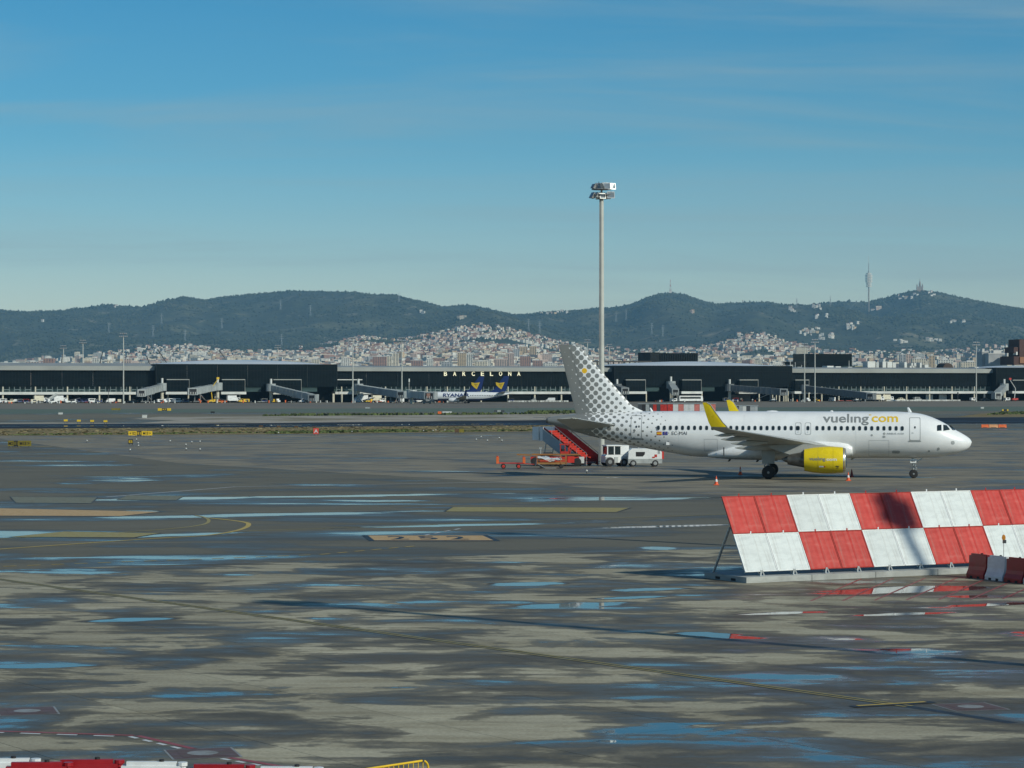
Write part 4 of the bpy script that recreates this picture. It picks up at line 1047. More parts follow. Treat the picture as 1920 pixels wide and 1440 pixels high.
# dark red tower pieces at the right edge
x, y = TW(1908, 30); dt = thing('brick_tower', 'dark red brown stepped tower at the right edge behind the terminal', 'tower', (x, y, 0), TA)
s_ = TYof(1910) / FPX
DR = M('dark_red_cladding', (.055, .02, .015), .7)
mb = MB(); mb.bb(-9 * s_, 22 * s_, 0, 14, 12, 18); mb.build('base', DR, dt); mb = MB(); mb.bb(-10 * s_, 22 * s_, -1, 14, ZAT(683, TYof(1910)), ZAT(667, TYof(1910))); mb.build('wall', DR, dt); mb = MB(); mb.bb(-8 * s_, 1 * s_, 0, 10, ZAT(660, TYof(1910)), ZAT(649, TYof(1910))); mb.bb(4 * s_, 24 * s_, 0, 12, ZAT(667, TYof(1910)), ZAT(634, TYof(1910))); mb.build('upper_wall', DR, dt)
mb = MB(); mb.bb(2 * s_, 14 * s_, -1.6, -1, ZAT(680, TYof(1910)), ZAT(668, TYof(1910))); mb.build('panel', M('dull_orange', (.25, .11, .05), .7), dt)
MB().bb(-4 * s_, -1 * s_, -.5, 3, ZAT(664, TYof(1910)), ZAT(658, TYof(1910))).build('air_unit', SLABW, dt)

# ------------------------------------------------------------------ passenger boarding bridges
BRC = M('bridge_grey', (.33, .36, .36), .5, .1, scale=.3, dirt=.15); BRD = M('bridge_dark', (.15, .165, .17), .5, .1, scale=.3)
def tunnel(mb, a, b, w, h, mi=0, ribs=0):
    a, b = Vector(a), Vector(b); mb.beam(a, b, w, h, mi)
    d = b - a
    for k in range(ribs):
        p = a + d * ((k + .5) / ribs); mb.beam(p - d.normalized() * .12, p + d.normalized() * .12, w + .16, h + .12, mi)
def bridge(label, pR, pC, vR, vC, yR, yC, cab_rz, split=.52, advert=False, cab_w=3.8, mat=None, wheels=True, post=True):
    (x0, y0), (x1, y1) = TW(pR, vR), TW(pC, vC); zr = ZAT(yR, y0); zc = ZAT(yC, y1); mat = mat or BRC
    t = thing('boarding_bridge', label, 'boarding bridge', (x0, y0, .008), 0, 'boarding bridges along the terminal'); d = Vector((x1 - x0, y1 - y0, zc - zr)); A = Vector((0, 0, zr))
    MB().lathe([(zr - 1.7, 2.3), (zr + 1.9, 2.3)], n=14).build('rotunda', mat, t)
    q = MB(); q.tube((0, 0, 0), (0, 0, zr - 1.6), .75, .75, 10); q.build('support_column', COLC, t)
    if post: MB().tube((0, 0, zr + 1.8), (0, 0, zr + 4.2), .55, .55, 8).build('vent_post', SLABW, t)
    dn = d.normalized(); m_ = A + d * split
    q = MB(); tunnel(q, A + dn * 1.8, m_ + dn * 1.2, 3.0, 2.9, 0, max(3, int(d.length * split / 2.2))); q.build('inner_tunnel', mat, t)
    q = MB(); tunnel(q, m_, A + d - dn * 1.2, 3.3, 3.15, 0, max(2, int(d.length * (1 - split) / 3))); q.build('outer_tunnel', mat, t)
    q = MB(); n = max(4, int(d.length / 1.8)); up = Vector((0, 0, 1.75))
    q.beam(A + dn * 2 - up, A + d - up, .5, .22); 
    for k in range(n): p = A + d * ((k + .5) / n) - up + Vector((0, -1.2, -.05)); q.box(p, (.5, .12, .3), 0, 1)
    q.build('under_truss', [MGREY, SLABW], t)
    C = A + d
    q = MB(); Rz = Matrix.Rotation(cab_rz, 3, 'Z'); f_ = lambda a, b, c: C + Rz @ Vector((a, b, c))
    q.box(f_(0, 0, 0), (cab_w, 3.6, 3.3), cab_rz); cab = q.build('cab', mat, t)
    q = MB(); q.box(f_(0, -1.95, 0), (cab_w * .98, .3, 3.2), cab_rz); q.build('cab_hood', LGREY, cab)
    q = MB(); q.box(f_(0, -2.12, -.1), (cab_w * .72, .06, 2.5), cab_rz); o = q.build('cab_opening', BLACK, cab)
    q = MB()
    for k in (-.8, .1, .9): q.box(f_(k * cab_w / 3.8, -2.17, -.75), (.3, .05, 1.1), cab_rz)
    q.build('railing', SLABW, cab)
    if wheels:
        p = A + d * .80; q = MB(); q.bb(p.x - 1.5, p.x - 1.1, p.y - .3, p.y + .3, .6, p.z - 1.5); q.bb(p.x + 1.1, p.x + 1.5, p.y - .3, p.y + .3, .6, p.z - 1.5); q.bb(p.x - 1.9, p.x + 1.9, p.y - .5, p.y + .5, .45, .95); q.build('lift_column', MGREY, t)
        for s_ in (-1.3, 1.3): q = MB(); q.lathe([(-.25, .5), (.25, .5)], (p.x + s_, p.y, .5), 'Y', 12); q.build('wheel', BLACK, t)
    q = MB(); q.beam(A + d * .72 + Vector((0, -1.9, -1.6)), A + d * .5 + Vector((0, -1.9, -zc * .95)), .7, .15); q.build('service_stair', LGREY, t)
    if advert:
        q = MB(); q.box(f_(-.3, -2.14, .1), (1.7, .05, 1.9), cab_rz); q.build('poster', M('poster_skin', (.45, .24, .17), .6), cab)
    return t
bridge('grey bridge with white-framed cab, sloping down to the left beside the leftmost tall mast', 304, 264, -6, -26, 726, 737, R(18), .5)
bridge('short grey bridge with open white cab and boom lift on top', 408, 361, -8, -22, 725, 734, R(12), .55, cab_w=4.6)
bridge('grey bridge sloping down to the right, left of the white vault end', 508, 588, -9, -34, 727, 746, R(-20), .72)
bridge('long grey bridge right of the tall block, reaching towards the blue-tailed planes', 672, 755, -7, -62, 727, 740, R(-25), .72)
bridge('bridge with poster at the nose of the blue-tailed plane', 772, 808, -92, -110, 739, 742, R(-20), .45, True, cab_w=5.0, post=False, mat=LGREY)
bridge('dark short bridge just right of the spotted fin', 1157, 1172, -8, -20, 727, 733, R(0), .5, mat=BRD)
bridge('small bridge seen end on, left of the yellow wing tip', 1258, 1266, -8, -26, 722, 735, R(0), .5, cab_w=3.4)
bridge('long dark grey bridge under the right white vault', 1368, 1470, -7, -34, 727, 735, R(-10), .55, mat=BRD)
bridge('long dark bridge with dashed white truss above the aircraft lettering', 1508, 1634, -7, -48, 728, 743, R(-30), .6, mat=BRD)
bridge('bridge with pale stair at the right edge beside the red boom lift', 1883, 1868, -8, -22, 726, 742, R(20), .5)

# ------------------------------------------------------------------ lamp masts and thin poles at the terminal
def farmast(px, y_top, y_base, Y, label, w=.32):
    mast(AT(px, Y), Y, ZAT(y_top, Y), w, w * .65, label, 'lamp masts along the terminal', 'lamp_mast', 1)
farmast(231.5, 632, 757, 1108, 'leftmost tall lamp mast in front of the left terminal wing')
farmast(119, 654, 690, 1340, 'far lamp mast behind the roof, left of a pair at the left'); farmast(155.5, 644, 690, 1290, 'far lamp mast behind the roof, right of a pair at the left')
farmast(521, 653, 690, 1420, 'faint far lamp mast behind the left white vault'); farmast(661.5, 640, 757, 1150, 'lamp mast at the right end of the left tall block'); farmast(753.5, 640, 757, 1160, 'lamp mast left of the lit lettering by the long bridge')
farmast(1101.5, 643, 757, 1330, 'far lamp mast between the spotted fin and the tall grey mast'); farmast(1142.5, 651, 690, 1480, 'far lamp mast just right of the tall grey mast')
farmast(1508.5, 651, 757, 1200, 'lamp mast at the right block end, left of a pair'); farmast(1528, 643, 757, 1210, 'lamp mast at the right block end, right of a pair'); farmast(1830.5, 648, 753, 1240, 'lamp mast in front of the right wing near the right edge')
for px, q0, q1, lab in ((767, 710, 733, 'white camera pole on the long bridge left of the lettering'), (203.5, 729, 742, 'dark slim lamp post on the left wing gallery'), (1796, 735, 741, 'dark slim lamp post on the right wing gallery')):
    Y = TYof(px) - 14; x = AT(px, Y); z0 = 0; t = thing('lamp_post', lab, 'lamp post', (x, Y, .008)); H = ZAT(q0, Y); m_ = SLABW if px == 767 else DGREY
    MB().tube((0, 0, 0), (0, 0, H - 1.2), .14, .12, 6).build('pole', m_, t); MB().tube((0, 0, H - 1.5), (0, 0, H), .38, .3, 8).build('lamp_head', m_, t)
# ------------------------------------------------------------------ the parked airliner
def pchip(xs, ys):
    xs, ys = np.array(xs, float), np.array(ys, float); h = np.diff(xs); d = np.diff(ys) / h; m = np.zeros_like(xs)
    for i in range(1, len(xs) - 1):
        if d[i - 1] * d[i] > 0: w1, w2 = 2 * h[i] + h[i - 1], h[i] + 2 * h[i - 1]; m[i] = (w1 + w2) / (w1 / d[i - 1] + w2 / d[i])
    m[0], m[-1] = d[0], d[-1]
    def f(x):
        x = min(max(x, xs[0]), xs[-1]); i = min(max(int(np.searchsorted(xs, x)) - 1, 0), len(xs) - 2); t = (x - xs[i]) / h[i]
        return float((1 + 2 * t) * (1 - t) ** 2 * ys[i] + t * (1 - t) ** 2 * h[i] * m[i] + t * t * (3 - 2 * t) * ys[i + 1] + t * t * (t - 1) * h[i] * m[i + 1])
    return f
TH = R(-8); NG = Vector((AT(1713, 222.0), 222.0)); cT, sT = math.cos(TH), math.sin(TH)
def inv(px, py, y=0.0):
    """station (m behind the nose) and height of the point at lateral offset y that shows at px, py"""
    k = (px - 960) / FPX
    x = (k * (NG.y + y * cT) - NG.x + y * sT) / (cT - k * sT)
    Y = NG.y + x * sT + y * cT
    return 5.07 - x, CH - (py - HZ) / FPX * Y

S_ = [0, .12, .5, 1.0, 1.34, 2.14, 3.0, 3.97, 4.66, 5.47, 7.0, 24.0, 27, 29.5, 32, 34, 36, 37.0, 37.7]
TOP = [3.22, 3.45, 3.76, 4.06, 4.24, 4.75, 5.20, 5.58, 5.74, 5.83, 5.9, 5.9, 5.9, 5.88, 5.80, 5.70, 5.54, 5.42, 5.30]
BOT = [3.18, 2.86, 2.52, 2.30, 2.19, 2.01, 1.89, 1.81, 1.78, 1.76, 1.76, 1.82, 2.24, 2.68, 3.22, 3.68, 4.24, 4.55, 4.78]
WID = [.02, .30, .66, .98, 1.14, 1.42, 1.64, 1.81, 1.88, 1.93, 1.975, 1.975, 1.92, 1.76, 1.44, 1.10, .68, .42, .26]
fT, fB, fW = pchip(S_, TOP), pchip(S_, BOT), pchip(S_, WID)
def ring(s, n=40):
    t, b, w = fT(s), fB(s), fW(s); zc, hz = (t + b) / 2, (t - b) / 2
    return [(5.07 - s, -w * math.cos(2 * math.pi * i / n), zc + hz * math.sin(2 * math.pi * i / n)) for i in range(n)]
def skin(s, z, side=-1, off=0.0):
    t, b, w = fT(s), fB(s), fW(s); zc, hz = (t + b) / 2, (t - b) / 2
    q = max(-0.995, min(.995, (z - zc) / hz)); y = w * math.sqrt(1 - q * q)
    n = Vector((0, y / (w * w), (z - zc) / (hz * hz)))
    e = .05; w2, zc2, hz2 = fW(s + e), (fT(s + e) + fB(s + e)) / 2, (fT(s + e) - fB(s + e)) / 2
    q2 = max(-.995, min(.995, (z - zc2) / hz2)); n.x = -(w2 * math.sqrt(1 - q2 * q2) - y) / e * n.y * -1 * -1
    n.normalize()
    return (5.07 - s + n.x * off * 0, side * (y + n.y * off), z + n.z * off)

# livery: square lattice of grey dots that shrink forward from the fin's trailing edge (flat print on the paint)
te0, te1 = inv(1047.5, 646), inv(1080, 777)
def livery():
    t = NT('white_paint_with_grey_dots'); uv = t.n('ShaderNodeUVMap'); uv.uv_map = 'side'
    yd = inv(1096.2, 695.4)      # the one yellow dot
    ang = math.atan2(42, 36)
    sh = t.n('ShaderNodeVectorMath', operation='SUBTRACT'); t.L(uv.outputs[0], sh.inputs[0]); sh.inputs[1].default_value = (-yd[0], yd[1], 0)
    rot = t.n('ShaderNodeVectorRotate', rotation_type='Z_AXIS'); t.L(sh.outputs[0], rot.inputs[0]); rot.inputs['Angle'].default_value = R(49.0)
    PITCH = 0.545
    scl = t.n('ShaderNodeVectorMath', operation='SCALE'); t.L(rot.outputs[0], scl.inputs[0]); scl.inputs['Scale'].default_value = 1 / PITCH
    hf = t.n('ShaderNodeVectorMath', operation='ADD'); t.L(scl.outputs[0], hf.inputs[0]); hf.inputs[1].default_value = (.5, .5, 0)
    fl = t.n('ShaderNodeVectorMath', operation='FLOOR'); t.L(hf.outputs[0], fl.inputs[0])
    df = t.n('ShaderNodeVectorMath', operation='SUBTRACT'); t.L(scl.outputs[0], df.inputs[0]); t.L(fl.outputs[0], df.inputs[1])
    sp = t.n('ShaderNodeSeparateXYZ'); t.L(df.outputs[0], sp.inputs[0])
    dist = t.math('MULTIPLY', t.math('SQRT', t.math('ADD', t.math('MULTIPLY', sp.outputs[0], sp.outputs[0]), t.math('MULTIPLY', sp.outputs[1], sp.outputs[1]))), PITCH)
    def fwd(vec):                 # metres forward of the (extended) trailing edge
        q = t.n('ShaderNodeSeparateXYZ'); t.L(vec, q.inputs[0])
        k = (te1[0] - te0[0]) / (te1[1] - te0[1])
        te = t.math('ADD', te0[0] - te0[1] * k, t.math('MULTIPLY', q.outputs[1], k))
        return t.math('ADD', te, q.outputs[0])
    d_here = fwd(uv.outputs[0])
    # forward distance at the cell centre keeps every dot round
    back = t.n('ShaderNodeVectorMath', operation='SCALE'); t.L(fl.outputs[0], back.inputs[0]); back.inputs['Scale'].default_value = PITCH
    r2 = t.n('ShaderNodeVectorRotate', rotation_type='Z_AXIS'); t.L(back.outputs[0], r2.inputs[0]); r2.inputs['Angle'].default_value = -R(49.0)
    ad = t.n('ShaderNodeVectorMath', operation='ADD'); t.L(r2.outputs[0], ad.inputs[0]); ad.inputs[1].default_value = (-yd[0], yd[1], 0)
    dc = fwd(ad.outputs[0])
    cv = t.n('ShaderNodeFloatCurve'); c = cv.mapping.curves[0]
    tab = [(0, .41), (.5, .38), (1.0, .325), (1.57, .248), (2.27, .217), (3.5, .168), (4.85, .122), (6.2, .095), (7.2, .075), (8.1, .055), (8.4, 0), (10, 0)]
    for i, (a, b) in enumerate(tab):
        if i < 2: c.points[i].location = (a / 10, b)
        else: c.points.new(a / 10, b)
    for p in c.points: p.handle_type = 'VECTOR'
    cv.mapping.use_clip = True; cv.mapping.update()
    cl = t.math('MULTIPLY', dc, .1, clamp=True); t.L(cl, cv.inputs['Value'])
    dot = t.step(t.math('SUBTRACT', cv.outputs[0], dist), -.012, .012)
    dot = t.math('MULTIPLY', dot, t.step(d_here, 9.0, 8.9))
    ln = t.n('ShaderNodeVectorMath', operation='LENGTH'); t.L(fl.outputs[0], ln.inputs[0])
    isy = t.math('LESS_THAN', ln.outputs['Value'], .4)
    grey = t.mix(isy, (.215, .225, .22), (.85, .50, .012))
    n = t.noise(t.obj(), .9, 5); n2 = t.noise(t.map(t.obj(), 0, (.5, 1, 2)), 2.2, 6, .7)
    col = t.mix(dot, (.82, .83, .83), grey)
    col = t.mix(1.0, col, t.step(n, .3, .7, .95, 1.03), 'MULTIPLY')
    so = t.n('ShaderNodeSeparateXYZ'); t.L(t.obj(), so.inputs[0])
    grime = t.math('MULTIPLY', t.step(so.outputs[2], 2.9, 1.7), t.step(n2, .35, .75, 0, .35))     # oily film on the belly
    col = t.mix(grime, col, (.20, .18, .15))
    t.b.inputs['Coat Weight'].default_value = .35; t.b.inputs['Coat Roughness'].default_value = .08
    return t.out(col, .3)
LIV = livery()
APW = M('aircraft_white', (.82, .83, .83), .3, var=.03); APG = M('aircraft_grey', (.36, .37, .36), .42, var=.08, scale=1.2, dirt=.2); SEAM = M('panel_gap', (.33, .35, .35), .6)
UNDER = M('wing_grey', (.40, .41, .39), .4, var=.08, scale=.8, dirt=.15); AYEL = M('aircraft_yellow', (.80, .60, .012), .3, var=.05, scale=1); LOGO_G = M('logo_grey', (.235, .25, .25), .4, var=.02); LOGO_Y = M('logo_yellow', (.78, .52, .03), .4, var=.02)
METAL = M('bright_metal', (.62, .62, .60), .22, .9, var=.05); HOT = M('burnt_metal', (.17, .165, .155), .42, .7, var=.2, scale=3); TYRE = M('tyre_rubber', (.02, .02, .021), .8, var=.3, scale=4)
INKD = M('dark_print', (.05, .055, .06), .5)

AIR = thing('passenger_airplane', 'white airliner with grey-dotted tail fin and yellow engine parked on the wet apron', 'airplane', (NG.x, NG.y, 0.0105), TH)
def with_uv(me, fn):
    uv = me.uv_layers.new(name='side')
    for lp in me.loops: uv.data[lp.index].uv = fn(me.vertices[lp.vertex_index].co)
    return me
def fus_uv(co):
    s = 5.07 - co.x; t, b, w = fT(s), fB(s), fW(s); zc, hz = (t + b) / 2, (t - b) / 2
    a = math.atan2((co.z - zc) / max(hz, .01), abs(co.y) / max(w, .01))
    return (-s, zc + hz * a * 1.0)
ss = [0, .03, .08, .15, .25, .4, .6, .8] + list(np.arange(1, 7.01, .25)) + list(np.arange(7.5, 24, 1.0)) + list(np.arange(24, 37.5, .35)) + [37.7]
fm = MB(); fm.loft([ring(s) for s in ss]); me = fm.mesh('fuselage', LIV, True); with_uv(me, fus_uv); fus = ob('fuselage', me, AIR)
ap = MB(); ap.lathe([(5.07 - 37.68, .23), (5.07 - 37.86, .20), (5.07 - 37.80, .13)], (0, 0, 5.04), 'X', 14); ap.build('exhaust_outlet', HOT, AIR)

def poly_on(polys, fn, mb=None, mi=0, sub=.18, thick=False):
    """filled outlines in (s, z), split finely and laid on a curved surface by fn(s, z)"""
    mb = mb or MB(); bm = bmesh.new()
    for poly in polys:
        vv = [bm.verts.new((a, b, 0)) for a, b in poly]; bm.faces.new(vv)
    bmesh.ops.triangulate(bm, faces=bm.faces)
    for _ in range(6):
        es = [e for e in bm.edges if e.calc_length() > sub]
        if not es: break
        bmesh.ops.subdivide_edges(bm, edges=es, cuts=1); bmesh.ops.triangulate(bm, faces=bm.faces)
    bm.verts.index_update(); mb.add([fn(v.co.x, v.co.y) for v in bm.verts], [tuple(v.index for v in f.verts) for f in bm.faces], mi); bm.free(); return mb
def rrect(s0, s1, z0, z1, r, n=4):
    out_ = []
    for cx, cz, a0 in ((s1 - r, z1 - r, 0), (s0 + r, z1 - r, 90), (s0 + r, z0 + r, 180), (s1 - r, z0 + r, 270)):
        for k in range(n + 1): a = R(a0 + 90 * k / n); out_.append((cx + r * math.cos(a), cz + r * math.sin(a)))
    return out_
def outline_on(poly, w, fn, mb=None, mi=0):
    mb = mb or MB(); c = (sum(p[0] for p in poly) / len(poly), sum(p[1] for p in poly) / len(poly))
    pts = []
    for i in range(len(poly)):
        a, b = poly[i], poly[(i + 1) % len(poly)]; L = math.hypot(b[0] - a[0], b[1] - a[1]); k = max(1, int(L / .2))
        pts += [(a[0] + (b[0] - a[0]) * j / k, a[1] + (b[1] - a[1]) * j / k) for j in range(k)]
    inn = []
    for p in pts:
        dx, dz = c[0] - p[0], c[1] - p[1]; mx = max(abs(dx), abs(dz), .01)
        inn.append((p[0] + math.copysign(min(w, abs(dx)), dx) * (1 if abs(dx) > .02 else 0), p[1] + math.copysign(min(w, abs(dz)), dz) * (1 if abs(dz) > .02 else 0)))
    n = len(pts); mb.add([fn(*p) for p in pts] + [fn(*p) for p in inn], [(i, (i + 1) % n, n + (i + 1) % n, n + i) for i in range(n)], mi); return mb
on = lambda o, side=-1: (lambda s, z: skin(s, z, side, o))

# cabin windows, both sides
def win_mesh(name):
    mb = MB()
    for sd in (-1,):
        poly_on([rrect(10 - .125, 10 + .125, 4.43 - .185, 4.43 + .185, .11, 4)], on(.012), mb, 0, .3)
        outline_on(rrect(10 - .15, 10 + .15, 4.43 - .21, 4.43 + .21, .13, 4), .03, on(.008), mb, 1)
    for i, v in enumerate(mb.v): mb.v[i] = (v[0] - (5.07 - 10), v[1], v[2])
    return mb.mesh(name, [CABLUE, SEAM])
wme = win_mesh('window')
wpx = [1234.2 + 11.33 * k for k in range(24)] + [1531.7 + 11.43 * k for k in range(15)]
for p in wpx:
    s, _ = inv(p, 802, -1.97)
    ob('window', wme, AIR, (5.07 - s, 0, 0))
    o = ob('window', wme, AIR, (5.07 - s, 0, 0)); o.scale = (1, -1, 1)
for p in (1496.7, 1514.8):
    s, _ = inv(p, 802, -1.97)
    mb = MB(); outline_on(rrect(s - .27, s + .27, 3.86, 4.92, .12), .035, on(.01), mb, 0)
    e = mb.build('emergency_exit', [SEAM], AIR); ob('window', wme, e, (5.07 - s, 0, 0)); ob('latch', MB().box((5.07 - s, -1.985, 4.1), (.07, .03, .05)).mesh('latch', SEAM), e)
for (p0, p1, q0, q1) in ((1705.2, 1726, 783.2, 826), (1182.3, 1203.2, 779.3, 822.8)):
    sa, z1 = inv(p1, q0, -1.9); sb, z0 = inv(p0, q1, -1.9)
    mb = MB(); outline_on(rrect(sa, sb, z0, z1, .1), .045, on(.012), mb, 0); poly_on([rrect(sa - .06, sb + .06, z0 - .10, z0 + .0, .03)], on(.03), mb, 0)
    d = mb.build('cabin_door', [SEAM], AIR); sm = (sa + sb) / 2
    poly_on([rrect(sm - .07, sm + .07, 4.42, 4.62, .06)], on(.014)).build('door_window', [CABLUE], d)
    poly_on([rrect(sm + .12, sm + .3, 4.0, 4.06, .02)], on(.014)).build('door_handle', [SEAM], d)
# cockpit panes: photo outlines on the skin
def pxpoly(pts, y): return [inv(a, b, y) for a, b in pts]
c7 = lambda L: [(1500 + a / 4.8, 740 + b / 4.8) for a, b in L]
for sd in (-1, 1):
    for pts, y in ((c7([(1234, 282), (1242, 275), (1275, 273), (1275, 325), (1233, 327)]), -1.5), (c7([(1291, 273), (1322, 277), (1352, 314), (1346, 319), (1291, 327)]), -1.4), (c7([(1338, 277), (1362, 281), (1402, 318), (1392, 324), (1376, 322)]), -1.15)):
        pl = pxpoly(pts, y); mb = MB(); poly_on([pl], on(.014, sd), mb, 0, .12); mb.build('cockpit_window', [CABLUE], AIR)
# lettering on the skin
def skin_text(s_, px0, px1, y_lo, y_hi, mat, name, off=.02, y=-1.9):
    s1, zl = inv(px0, y_lo, y); s0, zh = inv(px1, y_hi, y)
    return text_mb(s_, s1 - s0, zh - zl, lambda x, q: skin(s1 - x, zl + q, -1, .016), off, .16).build(name, mat, AIR)
skin_text('vuel\u0131ng', 1543, 1629, 797.5, 776.6, LOGO_G, 'lettering', .018, -1.72)
skin_text('com', 1634.5, 1684, 791.8, 781.0, LOGO_Y, 'lettering', .018, -1.72)
sa, za = inv(1629.5, 777.8, -1.7); sb, zb = inv(1634, 779.2, -1.7); poly_on([rrect(sb, sa, zb, za, .02)], on(.016)).build('lettering', LOGO_Y, AIR)
skin_text('EC-MAI', 1259.5, 1288, 815.5, 809.4, INKD, 'registration', 0.0, -1.95)
skin_text('AIRBUS A320', 1662, 1694.5, 815.0, 811.8, LOGO_G, 'type_lettering', 0.0, -1.95)
sa, za = inv(1655.6, 815.2, -1.95); sb, zb = inv(1660.2, 811.4, -1.95)
cc = ((sa + sb) / 2, (za + zb) / 2); circ = [(cc[0] + .1 * math.cos(k * .524), cc[1] + .1 * math.sin(k * .524)) for k in range(12)]
outline_on(circ, .04, on(.016)).build('emblem', LOGO_G, AIR)
REDP = M('print_red', (.55, .03, .03), .5); YELP = M('print_yellow', (.8, .5, .02), .5); BLUP = M('print_blue', (.02, .04, .3), .5)
s0, z0 = inv(1240.6, 816, -1.95); s1, z1 = inv(1231.2, 809.5, -1.95); h3 = (z1 - z0) / 4
mb = MB(); poly_on([rrect(s0, s1, z0, z0 + h3, .01)], on(.014), mb, 0); poly_on([rrect(s0, s1, z0 + h3, z1 - h3, .01)], on(.014), mb, 1); poly_on([rrect(s0, s1, z1 - h3, z1, .01)], on(.014), mb, 0); mb.build('flag', [REDP, YELP], AIR)
s0, z0 = inv(1251.8, 816, -1.95); s1, z1 = inv(1242.4, 809.5, -1.95); mb = MB(); poly_on([rrect(s0, s1, z0, z1, .01)], on(.014), mb, 0)
for k in range(12):
    a = k * math.pi / 6; q = ((s0 + s1) / 2 + .095 * math.cos(a), (z0 + z1) / 2 + .095 * math.sin(a)); poly_on([rrect(q[0] - .014, q[0] + .014, q[1] - .014, q[1] + .014, .005, 1)], on(.018), mb, 1)
mb.build('flag', [BLUP, YELP], AIR)
# small skin details: hatches, outlets, static ports
for p0, p1, q0, q1 in ((1629, 1667, 826, 858), (1320, 1345, 823.5, 846)):
    sa, z1 = inv(p1, q0, -1.97); sb, z0 = inv(p0, q1, -1.97); outline_on(rrect(sa, sb, max(z0, 1.95), z1, .04), .018, on(.009)).build('cargo_door', SEAM, AIR)
SKJ = M('skin_joint', (.66, .68, .68), .5)
for p in (1273, 1395, 1605):
    s, _ = inv(p, 800, -1.97); poly_on([[(s, 2.1), (s + .016, 2.1), (s + .016, 5.6), (s, 5.6)]], on(.006)).build('skin_joint', SKJ, AIR)
for p, q, w_, h_ in ((1680, 848, .34, .12), (1634.5, 816.2, .09, .09), (1657.5, 819, .12, .10), (1760, 842, .1, .12), (1787, 830.5, .16, .16), (1742, 846.5, .1, .08)):
    s, z = inv(p, q, -1.8); poly_on([rrect(s - w_, s + w_, z - h_, z + h_, min(w_, h_) * .8)], on(.012)).build('vent', SEAM, AIR)
# aerials and lamps on the back and belly
def blade(name, px, z0, h_, c0, sweep, mat=APW, sgn=1, y=0.0):
    s, _ = inv(px, 770); mb = MB(); rr = []
    for t_, c in ((0, c0), (1, c0 * .5)):
        x0 = 5.07 - s - sweep * t_; w = .05 - .025 * t_; z = z0 + sgn * h_ * t_
        rr.append([(x0 + c / 2, y, z), (x0, y - w, z), (x0 - c / 2, y, z), (x0, y + w, z)])
    mb.loft(rr); return mb.build(name, mat, AIR)
blade('aerial', 1706.5, 5.84, .42, .34, -.18 * -1); blade('aerial', 1222, 5.88, .32, .26, .14); blade('aerial', 1372, 1.80, .40, .3, .28, INKD, -1); blade('aerial', 1423, 1.66, .3, .3, .2, INKD, -1); blade('aerial', 1600, 1.78, .18, .34, .16, APG, -1); blade('aerial', 1560, 5.88, .10, .3, .05)
s, _ = inv(1448, 770); mb = MB(); mb.lathe([(-.62, .02), (-.4, .17), (0, .22), (.4, .16), (.62, .02)], (0, 0, 0), 'X', 12)
mb.v = [(a + 5.07 - s, b, 5.86 + c * .55) for a, b, c in mb.v]; mb.build('satellite_dome', APW, AIR, True)
s, z = inv(1252, 831, -1.6); mb = MB(); mb.box((5.07 - s, -1.62, z), (.26, .14, .34)); mb.box((5.07 - s + .16, -1.56, z + .06), (.2, .1, .16), 0, 1); mb.build('drain_mast', [APW, INKD], AIR)

# wing-to-body fairing
mb = MB(); rr = []
for t_, w, zt, zb in ((10.35, .35, 2.55, 2.35), (10.45, 1.9, 3.0, 1.95), (10.8, 2.06, 3.30, 1.78), (11.5, 2.16, 3.48, 1.66), (13, 2.24, 3.55, 1.58), (17, 2.24, 3.45, 1.56), (19.5, 2.16, 3.2, 1.56), (21, 2.05, 2.9, 1.60), (22.4, 1.6, 2.5, 1.70), (23.2, 1.1, 2.2, 1.78)):
    zc, hz = (zt + zb) / 2, (zt - zb) / 2; n = 28; q = []
    for i in range(n):
        a = 2 * math.pi * i / n; c, s_ = math.cos(a), math.sin(a); e = .72
        q.append((5.07 - t_, -w * math.copysign(abs(c) ** e, c), zc + hz * math.copysign(abs(s_) ** e, s_)))
    rr.append(q)
mb.loft(rr); mb.build('belly_fairing', APW, AIR, True)
mb = MB(); s, _ = inv(1359.5, 850); mb.box((5.07 - s, -2.08, 2.35), (.1, .06, .75)); mb.build('fairing_outlet', INKD, AIR)

# wings
def foil(xle, c, y, z, th, n=9, cam=.012):
    up, lo = [], []
    for i in range(n):
        t_ = (1 - math.cos(math.pi * i / (n - 1))) / 2
        yt = 5 * th * (.2969 * math.sqrt(t_) - .126 * t_ - .3516 * t_**2 + .2843 * t_**3 - .1015 * t_**4)
        cm = cam * math.sin(math.pi * t_)
        up.append((xle - c * t_, y, z + c * (cm + yt))); lo.append((xle - c * t_, y, z + c * (cm - yt * .85)))
    return up + lo[-2:0:-1]
WST = [(1.6, 12.2, 7.1, 2.62, .145), (3.0, 12.93, 6.35, 2.86, .14), (4.6, 13.76, 5.45, 3.08, .125), (6.4, 14.70, 4.45, 3.30, .118), (9.5, 16.30, 3.55, 3.68, .112), (13, 18.12, 2.65, 4.08, .11), (16.2, 19.78, 1.75, 4.44, .105), (16.75, 20.12, 1.62, 4.52, .10)]
SHK = [(16.75, 20.12, 1.62, 4.52, 0), (17.05, 20.35, 1.48, 4.60, 25), (17.30, 20.62, 1.34, 4.80, 52), (17.45, 20.95, 1.18, 5.15, 66), (17.72, 21.48, .88, 5.90, 72), (17.98, 21.95, .60, 6.62, 76), (18.02, 22.25, .34, 6.80, 78)]
